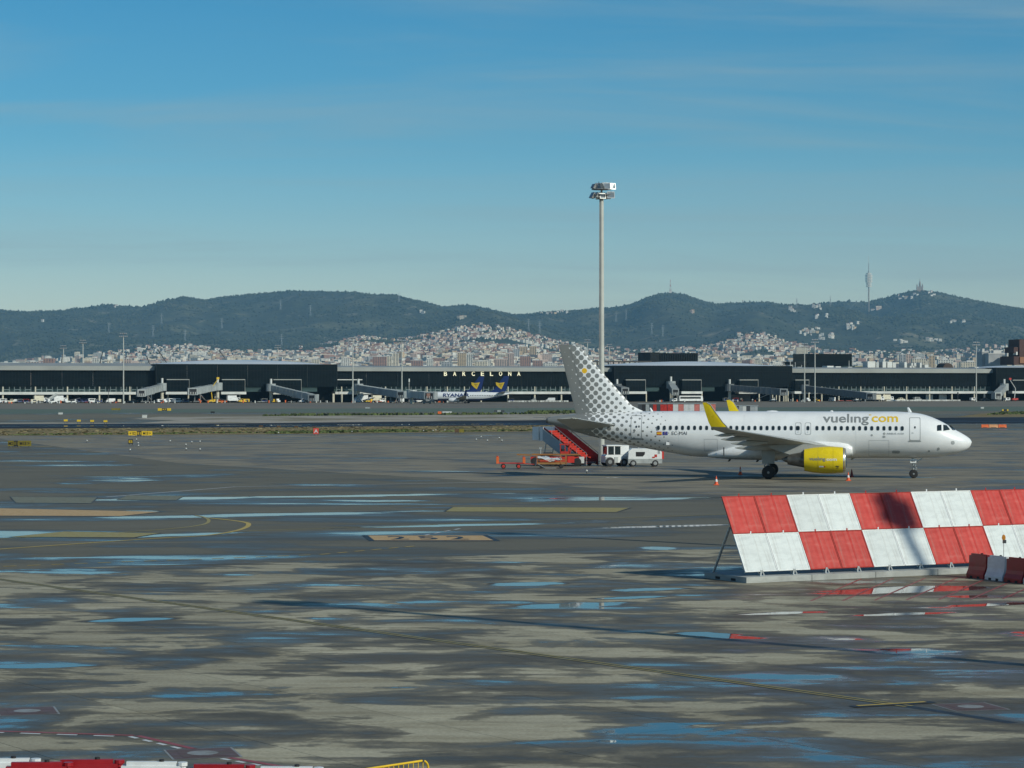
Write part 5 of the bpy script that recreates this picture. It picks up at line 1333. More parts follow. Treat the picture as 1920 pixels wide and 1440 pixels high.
for sd in (-1, 1):
    mb = MB(); mb.loft([foil(5.07 - s, c, sd * y, z, th) for (y, s, c, z, th) in WST]); W = mb.build('wing', UNDER, AIR, True)
    le = MB()
    for (y, s, c, z, th), (y2, s2, c2, z2, th2) in zip(WST[3:-1], WST[4:]):
        le.tube((5.07 - s + .015, sd * y, z), (5.07 - s2 + .015, sd * y2, z2), .035, .035, 5)
    le.build('slat_edge', METAL, W)
    mb = MB(); rr = []
    for (y, s, c, z, a) in SHK:
        sec = foil(5.07 - s, c, 0, 0, .09, 9, 0.0)
        ca, sa_ = math.cos(R(a)), math.sin(R(a))
        rr.append([(p[0], sd * (y - p[2] * sa_), z + p[2] * ca) for p in sec])
    mb.loft(rr[2:]); q = MB(); q.loft(rr[:3]); q.build('wing_tip', UNDER, W, True)
    sk = mb.build('sharklet', AYEL, W, True)
    le = MB()
    for a, b in zip(SHK[2:-1], SHK[3:]): le.tube((5.07 - a[1] + .01, sd * a[0], a[3]), (5.07 - b[1] + .01, sd * b[0], b[3]), .05, .04, 5)
    le.build('sharklet_edge', APG, sk)
    # flap track fairings: long tapered canoes under the trailing edge
    for yf, sc in ((4.7, 1.15), (8.2, 1.0), (11.6, .85), (14.4, .6)):
        i = max(k for k in range(len(WST)) if WST[k][0] <= yf); a, b = WST[i], WST[min(i + 1, len(WST) - 1)]; t_ = (yf - a[0]) / (b[0] - a[0])
        sl, c, z = a[1] + (b[1] - a[1]) * t_, a[2] + (b[2] - a[2]) * t_, a[3] + (b[3] - a[3]) * t_
        st = sl + c * .5; ln_ = (c * .5 + 1.25 * sc); mb = MB(); rr = []
        for u, r_ in ((0, .04), (.12, .13), (.35, .21), (.65, .20), (.88, .10), (1, .02)):
            rr.append([(5.07 - (st + ln_ * u), sd * yf + r_ * sc * .8 * math.cos(k * .785), z - .22 * sc - .10 * u + r_ * sc * 1.15 * math.sin(k * .785)) for k in range(8)])
        mb.loft(rr); mb.build('flap_fairing', UNDER, W, True)
    # engine
    ey, ez = sd * 5.75, 1.74
    nac = [(10.98, .98), (11.05, 1.06), (11.3, 1.12), (12.0, 1.17), (12.9, 1.17), (13.8, 1.09), (14.55, .95)]
    E = MB(); rr = []
    mbc = MB(); mbc.lathe([(5.07 - s, r_) for s, r_ in nac[1:]] + [(5.07 - 14.5, .88)], (0, ey, ez), 'X', 32, 0, False); EN = mbc.build('engine', AYEL, AIR, True)
    mb = MB(); mb.lathe([(5.07 - 11.75, .84), (5.07 - 11.3, .82), (5.07 - 11.02, .90), (5.07 - 10.96, .97), (5.07 - 11.0, 1.03), (5.07 - 11.06, 1.062), (5.07 - 11.2, 1.10)], (0, ey, ez), 'X', 32, 0, False); mb.build('intake_lip', METAL, EN, True)
    mb = MB(); mb.lathe([(5.07 - 11.7, .85), (5.07 - 11.72, .25), (5.07 - 11.5, .18), (5.07 - 11.25, .01)], (0, ey, ez), 'X', 24); mb.build('fan_hub', DGREY, EN)
    fb = MB()
    for k in range(22):
        a = 2 * math.pi * k / 22; a2 = a + .16
        fb.add([(5.07 - 11.55, ey + .24 * math.cos(a), ez + .24 * math.sin(a)), (5.07 - 11.52, ey + .83 * math.cos(a), ez + .83 * math.sin(a)), (5.07 - 11.66, ey + .83 * math.cos(a2), ez + .83 * math.sin(a2)), (5.07 - 11.69, ey + .24 * math.cos(a2 + .1), ez + .24 * math.sin(a2 + .1))], [(0, 1, 2, 3)])
    o = fb.build('fan_blade', APG, EN); o['kind'] = 'stuff'
    mb = MB(); mb.lathe([(5.07 - 14.3, .86), (5.07 - 14.62, .70), (5.07 - 15.6, .52), (5.07 - 16.0, .44), (5.07 - 15.95, .38)], (0, ey, ez + .04), 'X', 28); mb.lathe([(5.07 - 15.9, .34), (5.07 - 16.5, .08), (5.07 - 16.55, .01)], (0, ey, ez + .04), 'X', 20); mb.build('exhaust_nozzle', HOT, EN, True)
    mb = MB(); rr = []
    for s, zt, zb, w in ((11.9, 2.90, 2.75, .05), (12.8, 3.02, 2.6, .16), (14.2, 3.10, 2.45, .2), (15.6, 3.12, 2.15, .2), (16.6, 3.08, 2.45, .16), (17.6, 3.0, 2.8, .05)):
        rr.append([(5.07 - s, ey - w, zb), (5.07 - s, ey + w, zb), (5.07 - s, ey + w, zt), (5.07 - s, ey - w, zt)])
    mb.loft(rr); mb.build('pylon', APG, EN)
    if sd < 0:
        nf = lambda s: float(np.interp(s, [a for a, _ in nac], [b for _, b in nac]))
        onn = lambda s, z: (5.07 - s, ey - math.sqrt(max(.01, nf(s) ** 2 - (z - ez) ** 2)) - .015, z)
        def cowl_text(t_, p0, p1, q0, q1, mat):
            s1, zl = inv(p0, q0, -6.9); s0, zh = inv(p1, q1, -6.9); text_mb(t_, s1 - s0, zh - zl, lambda x, q: onn(s1 - x, zl + q), .018, .12).build('lettering', mat, EN)
        cowl_text('vuel\u0131ng', 1517.5, 1548, 865.5, 857.3, LOGO_G); cowl_text('com', 1549.5, 1569, 864.3, 860.2, APW)
        mb = MB()
        for p, q, w_, h_, mi in ((1540, 875.2, .2, .06, 0), (1546, 875.2, .06, .05, 1), (1570, 874.5, .14, .035, 2), (1570.5, 877.5, .1, .03, 2)):
            s, z = inv(p, q, -6.85); poly_on([rrect(s - w_, s + w_, z - h_, z + h_, .02)], onn, mb, mi)
        for s in (12.05, 13.35): poly_on([[(s, .72), (s + .02, .72), (s + .02, 2.72), (s, 2.72)]], lambda a, b: (onn(a, b)[0], onn(a, b)[1] + .008, b), mb, 3)
        mb.build('cowl_print', [APW, REDP, INKD, M('cowl_seam', (.45, .34, .02), .5)], EN)

# fin and tailplane
fin_pts = {'LE': [(1212, 771), (1200, 768.3), (1185, 761), (1172.5, 747), (1155, 727), (1135, 705), (1115, 682), (1100, 665), (1090, 653.5), (1086, 649), (1081, 646.2)]}
LEz = sorted([inv(a, b)[::-1] for a, b in fin_pts['LE']]); zz = [a for a, _ in LEz]; sl = [b for _, b in LEz]
k_te = (te1[0] - te0[0]) / (te1[1] - te0[1])
mb = MB(); rr = []
for z in list(np.linspace(5.45, zz[-1], 22)):
    le = float(np.interp(z, zz, sl)); te = te0[0] + k_te * (z - te0[1]); c = te - le
    th = .10 * min(1, 5.2 / c)
    rr.append([(p[0], p[2], z) for p in foil(5.07 - le, c, 0, 0, th, 13, 0.0)])
mb.loft(rr); me = mb.mesh('tail_fin', LIV, True); with_uv(me, lambda co: (-(5.07 - co.x), co.z)); FIN = ob('tail_fin', me, AIR)
mb = MB()
for z0, z1 in ((6.3, 11.5),):
    f = lambda z: te0[0] + k_te * (z - te0[1]) - 1.35 + (z - 6) * .06
    mb.add([(5.07 - f(z0), -.215, z0), (5.07 - f(z0) + .03, -.217, z0), (5.07 - f(z1) + .03, -.125, z1), (5.07 - f(z1), -.123, z1)], [(0, 1, 2, 3)])
mb.build('rudder_joint', LOGO_G, FIN)
for sd in (-1, 1):
    rs_ = [(.9, 31.2, 4.3, 4.62, .10), (2.0, 31.85, 3.75, 4.76, .10), (4.2, 33.25, 2.7, 5.05, .095), (6.0, 34.35, 1.85, 5.30, .09), (6.22, 34.8, 1.25, 5.35, .07)]
    mb = MB(); mb.loft([[(a, b, q - .07 * (5.07 - s - a)) for a, b, q in foil(5.07 - s, c, sd * y, z, th, 9, 0)] for y, s, c, z, th in rs_]); H_ = mb.build('tailplane', UNDER, AIR, True)
    le = MB()
    for a, b in zip(rs_[:-1], rs_[1:]): le.tube((5.07 - a[1] + .01, sd * a[0], a[3]), (5.07 - b[1] + .01, sd * b[0], b[3]), .04, .04, 5)
    le.build('tailplane_edge', METAL, H_)

# undercarriage
def wheel(parent, c, r, w):
    mb = MB(); mb.lathe([(-w / 2, r * .62), (-w / 2, r * .86), (-w * .38, r * .97), (-w * .15, r), (w * .15, r), (w * .38, r * .97), (w / 2, r * .86), (w / 2, r * .62)], c, 'Y', 28); o = mb.build('wheel', TYRE, parent, True)
    mb = MB(); mb.lathe([(-w * .54, r * .1), (-w * .5, r * .2), (-w * .42, r * .5), (-w * .5, r * .63), (w * .5, r * .63), (w * .42, r * .5), (w * .5, r * .2), (w * .54, r * .1)], c, 'Y', 20); mb.build('wheel_hub', GALV if r < .5 else MGREY, o)
for sd in (-1, 1):
    x = 5.07 - 17.71; y = sd * 3.79
    mb = MB(); mb.tube((x, y, .585), (x, y, 1.5), .11, .11, 12); mb.tube((x, y, 1.45), (x - .05, y, 2.95), .17, .19, 12); mb.tube((x, y - .75, .585), (x, y + .75, .585), .08, .08, 8); mb.beam((x, y, 1.9), (x, y - sd * 1.9, 2.6), .12, .12); mb.beam((x - .12, y, .75), (x - .38, y, 1.15), .05, .1); mb.beam((x - .38, y, 1.15), (x - .12, y, 1.55), .05, .1)
    g = mb.build('main_gear', APG, AIR)
    wheel(g, (x, y - .465, .585), .585, .40); wheel(g, (x, y + .465, .585), .585, .40)
    mb = MB(); mb.prism([(x - .55, 1.35), (x + .52, 1.35), (x + .62, 3.0), (x - .62, 3.0)], y + sd * .28, y + sd * .32); mb.build('gear_door', APG, g)
x = 0
mb = MB(); mb.tube((0, 0, .38), (-.03, 0, 1.1), .07, .07, 10); mb.tube((-.03, 0, 1.05), (-.08, 0, 2.0), .11, .11, 10); mb.tube((0, -.36, .38), (0, .36, .38), .055, .055, 8); mb.beam((-.05, 0, 1.2), (.85, 0, 1.85), .09, .09); mb.beam((.08, 0, .6), (.3, 0, .85), .05, .09); mb.beam((.3, 0, .85), (.06, 0, 1.15), .05, .09)
mb.box((.16, -.12, 1.1), (.14, .16, .16)); mb.box((.16, .12, 1.1), (.14, .16, .16))
g = mb.build('nose_gear', GALV, AIR); wheel(g, (0, -.25, .385), .385, .22); wheel(g, (0, .25, .385), .385, .22)
mb = MB(); mb.box((-.03, -.46, 1.52), (.52, .03, .34)); d = mb.build('gear_door', APW, g)
text_mb('MAI', .32, .16, lambda a, b: (-.2 + a, -.478, 1.44 + b), .01).build('lettering', INKD, d)
for sd in (-1, 1): 
    mb = MB(); mb.lathe([(.2, .10), (.26, .10), (.28, .06)], (0, sd * .12, 1.1), 'X', 10); mb.build('taxi_lamp', METAL, g)
# ------------------------------------------------------------------ red and white panel fence
BA = R(28); ba = Vector((math.cos(BA), math.sin(BA), 0)); bn = Vector((-math.sin(BA), math.cos(BA), 0))
FO = Vector((9.72, 104.6, 0))                      # foot of the panels at the left end
fence = thing('panel_fence', 'tall leaning fence of red and white chequered panels on concrete blocks', 'panel fence', (FO.x, FO.y, 0), BA)
GRZ = 0.0185
PW, PS, LEAN = 1.652, 1.80, Vector((0, 1.82, 3.09)).normalized()   # local: x along, y back, z up
def panel_mat(name, col, trans):
    t = NT(name); v = t.obj(); w = t.n('ShaderNodeTexWave', wave_type='BANDS', bands_direction='X'); t.L(v, w.inputs[0]); w.inputs['Scale'].default_value = 9; w.inputs['Distortion'].default_value = 0.3
    n = t.noise(t.map(v, 0, (.7, .7, 2.2)), 1.6, 6, .65); oi = t.n('ShaderNodeObjectInfo')
    c = t.mix(1.0, (*col, 1), t.step(n, .3, .7, .88, 1.08), 'MULTIPLY'); c = t.mix(1.0, c, t.step(oi.outputs['Random'], 0, 1, .93, 1.04), 'MULTIPLY')
    c = t.mix(t.step(n, .52, .8, 0, .30), c, (.30, .27, .23)); sz = t.n('ShaderNodeSeparateXYZ'); t.L(v, sz.inputs[0]); run = t.noise(t.map(v, 0, (7, .4, .4)), 1.3, 5, .6); c = t.mix(t.step(run, .52, .72, 0, .28), c, (.26, .22, .18))
    return t.out(c, t.step(n, .3, .7, .34, .5), w.outputs['Fac'], .25, .004)
PRED = panel_mat('panel_red', (.50, .036, .024), 0); PWHT = panel_mat('panel_white', (.62, .66, .65), 0)
PEDGE_R = M('red_edge', (.42, .03, .02), .5); PEDGE_W = M('white_edge', (.85, .86, .84), .4)
z_foot = 0.43
def on_panel(u, v, off=0.0):     # u along, v up the slope, off in front
    nrm = Vector((0, -LEAN.z, LEAN.y)); return Vector((u, 0, z_foot)) + LEAN * v + nrm * off
def panel_me(name, m_face, m_edge):
    mb = MB(); n = 12; f = []                        # gently ribbed sheet with a folded rim
    g = .006
    us = [g + (PW - 2 * g) * k / n for k in range(n + 1)]
    prof = lambda k: .018 if k in (6,) else (.0 if k % 2 else .004)
    lo = [on_panel(u, g, prof(k)) for k, u in enumerate(us)]; hi = [on_panel(u, PS - g, prof(k)) for k, u in enumerate(us)]
    lb = [on_panel(u, g, -.03) for u in us]; hb = [on_panel(u, PS - g, -.03) for u in us]
    N_ = n + 1
    mb.add(lo + hi + lb + hb, [(k, k + 1, N_ + k + 1, N_ + k) for k in range(n)] + [(2 * N_ + k + 1, 2 * N_ + k, 3 * N_ + k, 3 * N_ + k + 1) for k in range(n)] + [(k, 2 * N_ + k, 2 * N_ + k + 1, k + 1) for k in range(n)] + [(N_ + k + 1, 3 * N_ + k + 1, 3 * N_ + k, N_ + k) for k in range(n)] + [(0, N_, 3 * N_, 2 * N_), (n, 2 * N_ + n, 3 * N_ + n, N_ + n)])
    e = .028
    for (a, b) in (((e, e), (PW - e, e)), ((e, PS - e), (PW - e, PS - e)), ((e, e), (e, PS - e)), ((PW - e, e), (PW - e, PS - e))):
        p, q = on_panel(*a, .012), on_panel(*b, .012); mb.beam(p, q, .03, .03, 1)
    return mb.mesh(name, [m_face, m_edge])
pr, pw = panel_me('panel', PRED, PEDGE_R), panel_me('panel', PWHT, PEDGE_W)
clip_me = {}
for nm, m in (('r', PRED), ('w', PEDGE_W)):
    mb = MB(); mb.beam(on_panel(0, -.06, .02), on_panel(.03, .08, .05), .05, .03); clip_me[nm] = mb.mesh('panel_clip', m)
for k in range(14):
    for row in (0, 1):
        red = ((k // 2) + row) % 2 == 1
        o = ob('panel', pr if red else pw, fence, tuple(Vector((k * PW, 0, 0)) + LEAN * (row * PS)))
        for vv in ((0,) if row == 0 else (0, PS)):
            if row == 0: continue
            ob('panel_clip', clip_me['r' if (red if vv else not red) else 'w'], fence, tuple(Vector((k * PW + PW * .52, 0, 0)) + LEAN * (row * PS + vv)))
# steel frame behind, brackets at the foot, raking struts
rail = MB()
for v in (.25, 1.55, 2.05, 3.35): rail.beam(on_panel(0.02, v, -.09), on_panel(14 * PW - .02, v, -.09), .08, .08)
rail.build('back_rail', GALV, fence)
mb = MB(); mb.beam(on_panel(0, .0, -.16), on_panel(0, 3.55, -.16), .08, .10); post = mb.mesh('back_post', GALV)
mb = MB(); mb.tube(on_panel(0, 2.2, -.2), (0, 2.55, .26), .055, .055, 8); mb.box((0, 2.55, .27), (.3, .25, .03)); strut = mb.mesh('strut', GALV)
mb = MB(); mb.box((0, -.05, .262), (.34, .26, .035)); mb.beam((-.06, -.02, .27), (-.02, .0, .50), .05, .05); mb.beam((.12, -.04, .27), (.02, .0, .50), .05, .05); mb.beam((0, .02, .44), (0, .15, .56), .1, .04); brk = mb.mesh('foot_bracket', GALV)
for k in range(14):
    u = k * PW + PW * .5
    ob('back_post', post, fence, (u, 0, 0)); ob('foot_bracket', brk, fence, (u, 0, 0))
    if k % 2 == 0: ob('strut', strut, fence, (k * PW + .08, 0, 0))
BLK = M('block_concrete', (.36, .37, .35), .85, var=.15, scale=1.2, dirt=.3)
for k in range(7):
    x0 = -.22 + k * 2 * PW if k else -.22; x1 = -.22 + (k + 1) * 2 * PW - .03
    mb = MB(); a, b, y0, y1, zt = x0, x1, -.45, 2.8, .262 - GRZ
    mb.bb(a, b, y0, y1, .0, zt)
    for yy in (.55, 1.75):                            # lifting slots in the end faces
        mb.bb(a - .004, a + .10, yy - .18, yy + .18, .03, .14, 1)
    mb.build('base_block', [BLK, BLACK], fence, loc=(0, 0, GRZ))

# ------------------------------------------------------------------ plastic water barriers
BRED = M('barrier_red', (.30, .008, .014), .38, var=.12, scale=2.5, dirt=.06); BWHT = M('barrier_white', (.70, .72, .72), .4, var=.08, scale=2.5, dirt=.12)
def barrier_parts(L=1.2, H=.95):
    prof = [(-.24, 0), (-.24, .16), (-.15, .34), (-.10, .50), (-.085, H), (.085, H), (.10, .50), (.15, .34), (.24, .16), (.24, 0)]
    mb = MB(); mb.loft([[(-L / 2, a, b) for a, b in prof], [(L / 2, a, b) for a, b in prof]]); return mb.mesh('shell', BRED, False), mb.mesh('shell', BWHT, False)
sh_r, sh_w = barrier_parts()
mb = MB(); mb.bb(-.5, .5, -.055, .055, .95, 1.03); rim_r = mb.mesh('top_rim', BRED); rim_w = mb.mesh('top_rim', BWHT)
mb = MB(); mb.tube((0, 0, .2), (0, 0, .99), .07, .07, 10); mb.tube((0, 0, .95), (0, 0, 1.02), .10, .10, 10); hin_r = mb.mesh('hinge_post', BRED); hin_w = mb.mesh('hinge_post', BWHT)
mb = MB(); mb.bb(-.34, -.16, -.25, .25, -.01, .09); mb.bb(.16, .34, -.25, .25, -.01, .09); slot = mb.mesh('fork_slot', BLACK)
mb = MB(); mb.tube((.2, 0, 1.03), (.2, 0, 1.07), .05, .05, 10); plug = mb.mesh('filler_cap', BLACK)
def barrier(red, x, y, rz, label, group, Lk=1.0):
    t = thing('plastic_barrier', label, 'plastic barrier', (x, y, GRZ), rz, group); t.scale = (Lk, 1, 1)
    ob('shell', sh_r if red else sh_w, t); ob('top_rim', rim_r if red else rim_w, t); ob('hinge_post', hin_r if red else hin_w, t, (.62, 0, 0)); ob('fork_slot', slot, t); ob('filler_cap', plug, t); return t
a0 = Vector(G(1836, 1084.5)); dr = Vector((.43, -.90)).normalized(); rzb = math.atan2(dr.y, dr.x)
g = 'barriers at the foot of the panel fence'
for k, (red, lab) in enumerate(((True, 'shaded red barrier at the chequered fence, left of the lamp'), (False, 'shaded white barrier between two red ones at the fence'), (True, 'shaded red barrier at the right edge by the fence'), (False, 'white barrier just past the right edge by the fence'))):
    p = a0 + dr * (1.32 * k); barrier(red, p.x, p.y, rzb, lab, g)
p = a0 + dr * 1.72
lamp = thing('warning_lamp', 'amber warning lamp on a thin stick at the white barrier', 'warning lamp', (p.x, p.y, GRZ + 1.03), 0)
MB().tube((0, 0, -.05), (0, 0, .56), .014, .014, 6).build('stick', GALV, lamp)
mb = MB(); mb.box((.03, 0, .62), (.14, .10, .14)); mb.build('battery_box', DGREY, lamp)
mb = MB(); mb.lathe([(-.035, .04), (-.03, .10), (.03, .10), (.035, .04)], (0, 0, .79), 'Y', 16); mb.v = [(a * .75, b, c + (c - .79) * .25) for a, b, c in mb.v]; mb.build('lens', M('amber_lens', (.55, .22, .03), .2), lamp, True)
g = 'barriers along the lower left edge'
for (red, p0, p1, ytop, lab) in ((False, -58, 69, 1421.5, 'white barrier at the far lower left corner'), (True, 8, 130, 1428.5, 'red barrier in front at the lower left corner'), (True, 100, 226, 1423.5, 'red barrier set behind its neighbour, second from the left corner'), (False, 224, 345, 1427.5, 'white barrier between two red ones at the bottom edge'),
                                (True, 350, 472, 1432.5, 'red barrier right of the middle white one at the bottom edge'), (False, 475, 600, 1437, 'white barrier at the right end of the bottom row'), (True, 604, 730, 1443, 'red barrier just below the bottom edge under the yellow railing')):
    Yb = FPX * (CH - 1.05) / (ytop - HZ); barrier(red, AT((p0 + p1) / 2, Yb), Yb, R(-2 if p0 > 200 else 3), lab, g, (p1 - p0) / FPX * Yb / 1.29)
# yellow crowd-control barrier
A = Vector((AT(803, 47.7), 47.7, GRZ)); Bv = Vector((-.70, -.72, 0)).normalized()
rz_ = math.atan2(Bv.y, Bv.x)
cb = thing('crowd_barrier', 'yellow tubular crowd railing with rounded corner at the bottom edge', 'crowd barrier', tuple(A), rz_)
mb = MB(); rr_ = .16
arc = [(rr_ - rr_ * math.cos(R(a)), 0, 1.1 - rr_ + rr_ * math.sin(R(a))) for a in range(0, 91, 15)]
arc2 = [(2.3 - p[0], 0, p[2]) for p in arc[::-1]]
mb.path([(0, 0, .18)] + arc + arc2 + [(2.3, 0, .18), (0, 0, .18)], .021, 8); mb.build('tube_frame', YELLOW, cb, True)
mb = MB(); mb.tube((0, 0, .18), (0, 0, 1.08), .009, .009, 6); bar = mb.mesh('bar', YELLOW)
for k in range(17): ob('bar', bar, cb, (.14 + k * .127, 0, 0))
mb = MB(); mb.beam((0, -.28, .02), (0, .28, .02), .04, .02); mb.beam((0, 0, .02), (0, 0, .2), .03, .03); ft = mb.mesh('foot', YELLOW)
ob('foot', ft, cb, (.3, 0, 0)); ob('foot', ft, cb, (2.0, 0, 0))
mb = MB(); mb.box((.145, 0, 1.1), (.04, .05, .05)); mb.build('clamp', INKD, cb)

# ------------------------------------------------------------------ traffic cones
CONE_W = M('cone_white', (.75, .75, .74), .4); CONE_O = M('cone_orange', (.75, .10, .02), .45)
def cone(px, py, label, dark=False):
    x, y = G(px, py); t = thing('traffic_cone', label, 'traffic cone', (x, y, .006), 0, 'traffic cones round the airliner')
    o_m = M('cone_dark_red', (.20, .02, .02), .6) if dark else CONE_O
    mb = MB(); mb.box((0, 0, .03), (.44, .44, .06)); mb.build('base', o_m, t)
    mb = MB(); mb.lathe([(.06, .165), (.28, .118)], n=14); mb.lathe([(.48, .077), (.75, .025)], n=14, mi=0); mb.build('cone', o_m, t, True)
    mb = MB(); mb.lathe([(.28, .119), (.48, .0775)], n=14); mb.build('reflective_band', o_m if dark else CONE_W, t, True)
cone(1343, 909.5, 'orange cone with white band nearest under the yellow wing tip'); cone(1388, 890, 'orange cone with white band behind, left of the main wheels'); cone(1590.5, 901.5, 'orange cone with white band beside the engine intake'); cone(1597, 895, 'dark red cone behind the orange one at the engine', True)

# ------------------------------------------------------------------ airliners at the far stands
def jet(name, label, x, y, rz):
    t = thing(name, label, 'airplane', (x, y, .008), rz, 'blue-tailed airliners at the terminal')
    S = [0, .3, 1, 2, 3.2, 4.5, 6, 25, 28, 32, 36, 38.6]; TP = [2.9, 3.35, 3.85, 4.5, 4.9, 5.1, 5.15, 5.15, 5.13, 5.05, 4.85, 4.6]; BT = [2.85, 2.35, 1.95, 1.6, 1.4, 1.28, 1.2, 1.2, 1.45, 2.3, 3.35, 4.1]; WD = [.05, .55, 1.0, 1.4, 1.65, 1.8, 1.88, 1.88, 1.85, 1.4, .7, .25]
    ft, fb_, fw = pchip(S, TP), pchip(S, BT), pchip(S, WD); n = 20
    mb = MB(); st = [0, .15, .4, .8, 1.4, 2, 3, 4, 5, 6] + list(range(8, 25, 3)) + [25, 27, 29, 31, 33, 35, 37, 38.6]; rr = []
    for s in st:
        a, b, w = ft(s), fb_(s), fw(s); rr.append([(-s, w * math.cos(2 * math.pi * i / n), (a + b) / 2 + (a - b) / 2 * math.sin(2 * math.pi * i / n)) for i in range(n)])
    mb.loft(rr)
    for k, f in enumerate(mb.f):
        zs = sum(mb.v[i][2] for i in f) / len(f); s = -sum(mb.v[i][0] for i in f) / len(f); rel = (zs - fb_(s)) / max(.1, ft(s) - fb_(s))
        mb.m[k] = 1 if rel < .16 else (2 if rel < .24 else 0)
    mb.build('fuselage', [APW, NAVY, AYEL], t, True)
    sk = lambda s, z, o=.03: (-s, (fw(s) * math.sqrt(max(.02, 1 - ((z - (ft(s) + fb_(s)) / 2) / ((ft(s) - fb_(s)) / 2)) ** 2)) + o), z)
    text_mb('RYANAIR', 12.2, 1.55, lambda a, b: sk(8.6 + a, 2.95 + b, .05), .03, .5).build('lettering', NAVY, t)
    q = MB()
    for k in range(17): q.box((-(21.4 + k * .78), sk(10, 3.55)[1] - .02, 3.55), (.3, .05, .38))
    o = q.build('window', CABLUE, t); o['kind'] = 'stuff'
    q = MB(); q.box((-5.2, fw(5.2) * .97, 3.35), (.85, .1, 1.8)); q.build('cabin_door', SEAM, t)
    q = MB(); q.box((-2.15, 1.05, 4.15), (1.0, .9, .4), R(-25)); q.build('cockpit_window', CABLUE, t)
    for sd in (-1, 1):
        q = MB(); q.loft([foil(-s, c, sd * yy, z, .11) for yy, s, c, z in ((1.2, 12.8, 7.2, 1.7), (5.6, 15.6, 4.6, 2.2), (16.8, 21.6, 1.7, 3.5))]); w_ = q.build('wing', UNDER, t, True)
        q = MB(); q.loft([[(p[0], sd * (16.8 + u * .9), 3.5 + u * 2.5) for p in foil(-(21.7 + u * 1.3), 1.6 - u, 0, 0, .08)] for u in (0, .5, 1)]); q.build('winglet', NAVY, w_)
        q = MB(); q.lathe([(-12.2, .85), (-12.6, .98), (-14, 1.0), (-15.6, .78), (-16.8, .5)], (0, sd * 4.85, 1.5), 'X', 20); q.build('engine', APW, t, True)
        q = MB(); q.lathe([(-12.15, .84), (-12.25, .5)], (0, sd * 4.85, 1.5), 'X', 20); q.build('intake', DGREY, t)
        q = MB(); q.loft([foil(-s, c, sd * yy, z, .09) for yy, s, c, z in ((.6, 33.0, 3.8, 4.5), (7.1, 37.0, 1.6, 5.3))]); q.build('tailplane', APG, t, True)
        q = MB(); q.tube((-19.2, sd * 2.85, .55), (-19.2, sd * 2.85, 1.9), .15, .15, 8); g_ = q.build('main_gear', MGREY, t)
        for o_ in (-.42, .42): q = MB(); q.lathe([(-.2, .4), (-.16, .56), (.16, .56), (.2, .4)], (-19.2, sd * 2.85 + o_, .57), 'Y', 14); q.build('wheel', BLACK, g_)
    q = MB(); q.tube((-4, 0, .4), (-4, 0, 1.6), .1, .1, 8); g_ = q.build('nose_gear', MGREY, t)
    for o_ in (-.2, .2): q = MB(); q.lathe([(-.1, .34), (.1, .34)], (-4, o_, .34), 'Y', 12); q.build('wheel', BLACK, g_)
    q = MB(); q.loft([[(p[0], p[2], z) for p in foil(-s, c, 0, 0, .09)] for z, s, c in ((4.9, 27.2, 9.4), (5.6, 30.4, 6.6), (6.2, 31.6, 5.8), (12.3, 36.3, 2.4))]); q.v = [(a, b, c) for a, b, c in q.v]; fin = q.build('tail_fin', NAVY, t, True)
    # harp-like yellow emblem on the fin: shield outline with slanted strings
    ho = [(-32.6, 9.5), (-34.2, 9.15), (-36.7, 9.5), (-36.3, 8.7), (-35.2, 6.3), (-33.9, 7.2), (-32.8, 8.3)]
    for sd in (1, -1):
        q = MB(); f_ = lambda a, b: (a, sd * .36, b)
        q.add([f_(*p) for p in ho], [tuple(range(len(ho)))], 0)
        hi_ = [(-33.9, 8.75), (-35.7, 8.85), (-35.0, 7.3)]; q.add([(a, sd * .375, b) for a, b in hi_], [(0, 1, 2)], 1)
        for k in range(3): a0 = -34.2 - k * .5; q.add([(a0, sd * .385, 8.8), (a0 - .16, sd * .385, 8.8), (-35.0 - .1, sd * .385, 7.5), (-35.0, sd * .385, 7.5)], [(0, 1, 2, 3)], 0)
        q.build('emblem', [LOGO_Y, M('emblem_ochre', (.35, .22, .03), .5)], fin)
    return t
hd = R(180 - 13)
jt = Vector((math.cos(hd), math.sin(hd)))
def place_tail(px, Y): return Vector((AT(px, Y), Y)) + jt * 38.4
p = place_tail(953.5, 1122); jet('jet_airliner', 'white airliner with navy tail and yellow emblem in front of the lit lettering', p.x, p.y, hd)
p2 = p + Vector((-11.5, 34)); jet('jet_airliner', 'second navy-tailed airliner half hidden behind the lettered one', p2.x, p2.y, hd)

